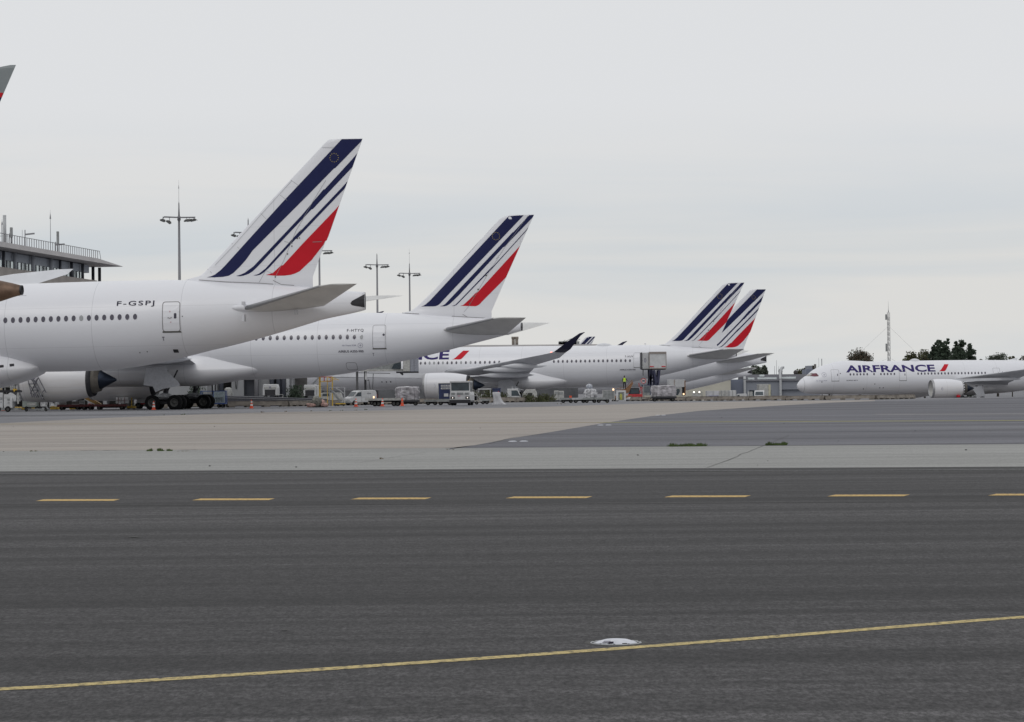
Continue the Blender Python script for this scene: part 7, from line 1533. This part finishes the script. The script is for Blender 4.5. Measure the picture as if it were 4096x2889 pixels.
# runway lights and litter on the pavement, weeds
def inset_light(px, py, k, label, rz=0.0):
    t = vthing('inset_taxi_light', at(px, py) + Vector((0, 0, .0045)), rz, label, 'ground light', 'lights set in the pavement'); s_ = 10000 / t.location.y
    w = .107 * k; m = MB(); n8 = 10; rings = [(0, w), (.003, w * .97), (.0165, w * .60), (.0185, w * .52)]; vs = [(q * cos(2 * pi * (i + .5) / n8), q * sin(2 * pi * (i + .5) / n8), z) for z, q in rings for i in range(n8)]
    m.add(vs, [(j * n8 + i, j * n8 + (i + 1) % n8, (j + 1) * n8 + (i + 1) % n8, (j + 1) * n8 + i) for j in range(3) for i in range(n8)] + [tuple(range(3 * n8, 4 * n8))]); m.build('housing', mat('light_housing_white', (.56, .575, .63), .4, var=.12, scale=25), t)
    for i in range(n8): a_ = 2 * pi * i / n8; q = MB(); q.cyl((w * 1.08 * cos(a_), w * 1.08 * sin(a_), .002), (w * 1.08 * cos(a_), w * 1.08 * sin(a_), .006), .006, n=6); q.build('bolt', DARK, t)
    q = MB(); q.add([(-w * .80, -w * .50, .0062), (-w * .50, -w * .62, .0085), (-w * .36, -w * .47, .0160), (-w * .62, -w * .30, .0150)], [(0, 1, 2, 3)]); 
    for v in q.v: v.z += .002; v.y -= .004; v.x *= 1.0
    q.build('lens', mat('grey_lens', (.16, .16, .20), .25, var=.2), t)
    q = MB(); q.lathe([(0, w * 1.45), (.0006, w * 1.44)], axis='z', n=24); q.lathe([(.0006, w * 1.44), (.0008, w * 1.1)], axis='z', n=24); q.build('contact_shade_ring', JOINT, t)  # dark ring painted as contact shade round the housing
    m = MB(); m.lathe([(0, w * 1.18), (.003, w * 1.16), (.004, w * .98)], axis='z', n=24); m.build('flange', STEEL, t)
    for x0, x1, y0, z0, z1, mt in ((.0, .034, -.72, .0, .007, DARK), (-.062, -.035, -.55, .008, .016, LETTER)):
        m = MB(); m.prism([(x0 * k, z0), (x1 * k, z0), (x1 * k * .92, z1), ((x0 + .01) * k, z1)], -w * .93 if x0 == 0 else -w * .82, -w * .7); m.build('lens_slot', mt, t)
    return t
inset_light(2464, 2574, 1.17, 'white low dome pavement light just above the yellow line', .2)
for px, py, lb in ((2073, 1767, 'nearest of the three small pale pavement lights on the side asphalt'), (2418, 1702, 'middle small pavement light near the pale yellow line'), (2643, 1662, 'farthest small pale pavement light on the side asphalt')):
    g = at(px, py); t = vthing('inset_taxi_light', g, 0, lb, 'ground light', 'lights set in the pavement'); m = MB()
    for x in (-.35, .35): m.lathe([(.005, .13), (.015, .11), (.025, .06), (.026, .001)], (x * .45, 0, 0), 'z', 10)
    m.build('housing', mat('light_housing_white', (.6, .6, .64), .5), t)
def weeds(px, py, wpx, hpx, label, n, mt=FOL, D=None):
    g = at(px, py); s_ = 10000 / g.y; w = wpx / s_; h = hpx / s_; t = vthing('weed_tuft', g, 0, label, 'weeds', 'weed tufts in the pavement joints'); rnd = random.Random(px * 3 + 1); m = MB()
    cl = [(rnd.uniform(-.46, .46), rnd.uniform(.35, 1)) for _ in range(max(3, int(wpx / 7)))]
    for _ in range(n):
        c, hh = rnd.choice(cl); x = (c + rnd.gauss(0, .035)) * w; y = rnd.gauss(0, .05); L_ = h * hh * rnd.uniform(.5, 1.05); a = rnd.gauss(0, .55); b = rnd.gauss(0, .3); tip = Vector((x + sin(a) * L_ * .9, y + sin(b) * L_ * .5, max(.006, cos(a) * L_))); k = rnd.uniform(.003, .007)
        mid = Vector((x, y, 0)).lerp(tip, .55) + Vector((0, 0, L_ * .08)); m.add([(x - k, y, 0), (x + k, y, 0), mid + Vector((k, 0, 0)), tip, mid - Vector((k, 0, 0))], [(0, 1, 2, 3, 4)])
    return m.build('blades', mt, t)
DRYW = mat('dry_weed', (.16, .12, .07), .9, var=.4, scale=8); OLV = mat('weed_olive', (.10, .105, .05), .85, var=.4, scale=9)
weeds(2750, 1787, 155, 19, 'long green weed tuft in the joint, left of the pavement crack', 900); weeds(3095, 1783, 100, 21, 'green weed tuft at the top of the pavement crack', 800); weeds(637, 1805.5, 100, 15, 'green weed tuft in the left part of the joint', 500, FOL); weeds(128, 1806.5, 36, 7, 'small flat green weed tuft at the far left joint', 120, OLV); weeds(1531, 1837, 24, 8, 'tiny dry weed tuft on the pale concrete strip', 70, DRYW); weeds(730, 1806, 62, 3, 'flat reddish dried weed strip right of the left green tuft', 120, DRYW); weeds(1800, 1800.5, 40, 4, 'reddish dried weed where the two pavements meet', 90, DRYW)
for px, py, w, h, mt, lb in ((663, 1661, 18, 5, OLV, 'green weed before the landing gear, left one'), (728, 1660, 24, 6, FOL, 'green weed before the landing gear, right one'), (1050, 1651, 12, 6, DRYW, 'dry weed right of the lone cone'), (1141, 1648, 12, 6, DRYW, 'dry weed further right of the lone cone'), (1248, 1646, 14, 5, DRYW, 'dry weed under the tarpaulin heap'), (1323, 1644, 14, 6, OLV, 'olive weed between tarpaulin heap and steps'), (1364, 1643.5, 16, 6, FOL, 'green weed below the steps'), (1424, 1642, 14, 5, DRYW, 'reddish weed below the cone by the van'), (1461, 1640, 16, 7, FOL, 'bright green weed below the white van'), (2245, 1617, 34, 5, DRYW, 'dry weeds at the left end of the dolly row'), (2430, 1613.5, 12, 6, OLV, 'small weed at the right end of the dolly row')):
    weeds(px, py, w, h * 1.2, lb, 60, mt)
# thin rods of the lifting pads etc: small stones scattered
m = MB(); rnd = random.Random(5)
for _ in range(16):
    g = G(rnd.uniform(0, 4096), rnd.uniform(1660, 1880)); r = rnd.uniform(.004, .011) * (1 if g.y < 40 else 2.2); m.blob((g.x, g.y, .008 + r * .4), (r * 1.3, r, r * .6), rnd.random() * 9, .3, 3, 0)
tag(m.build('pavement_grit', mat('grit', (.05, .05, .05), .9, var=.5, scale=5)), 'scattered dark grit and stone chips on the pavement', 'grit', None, 'stuff')
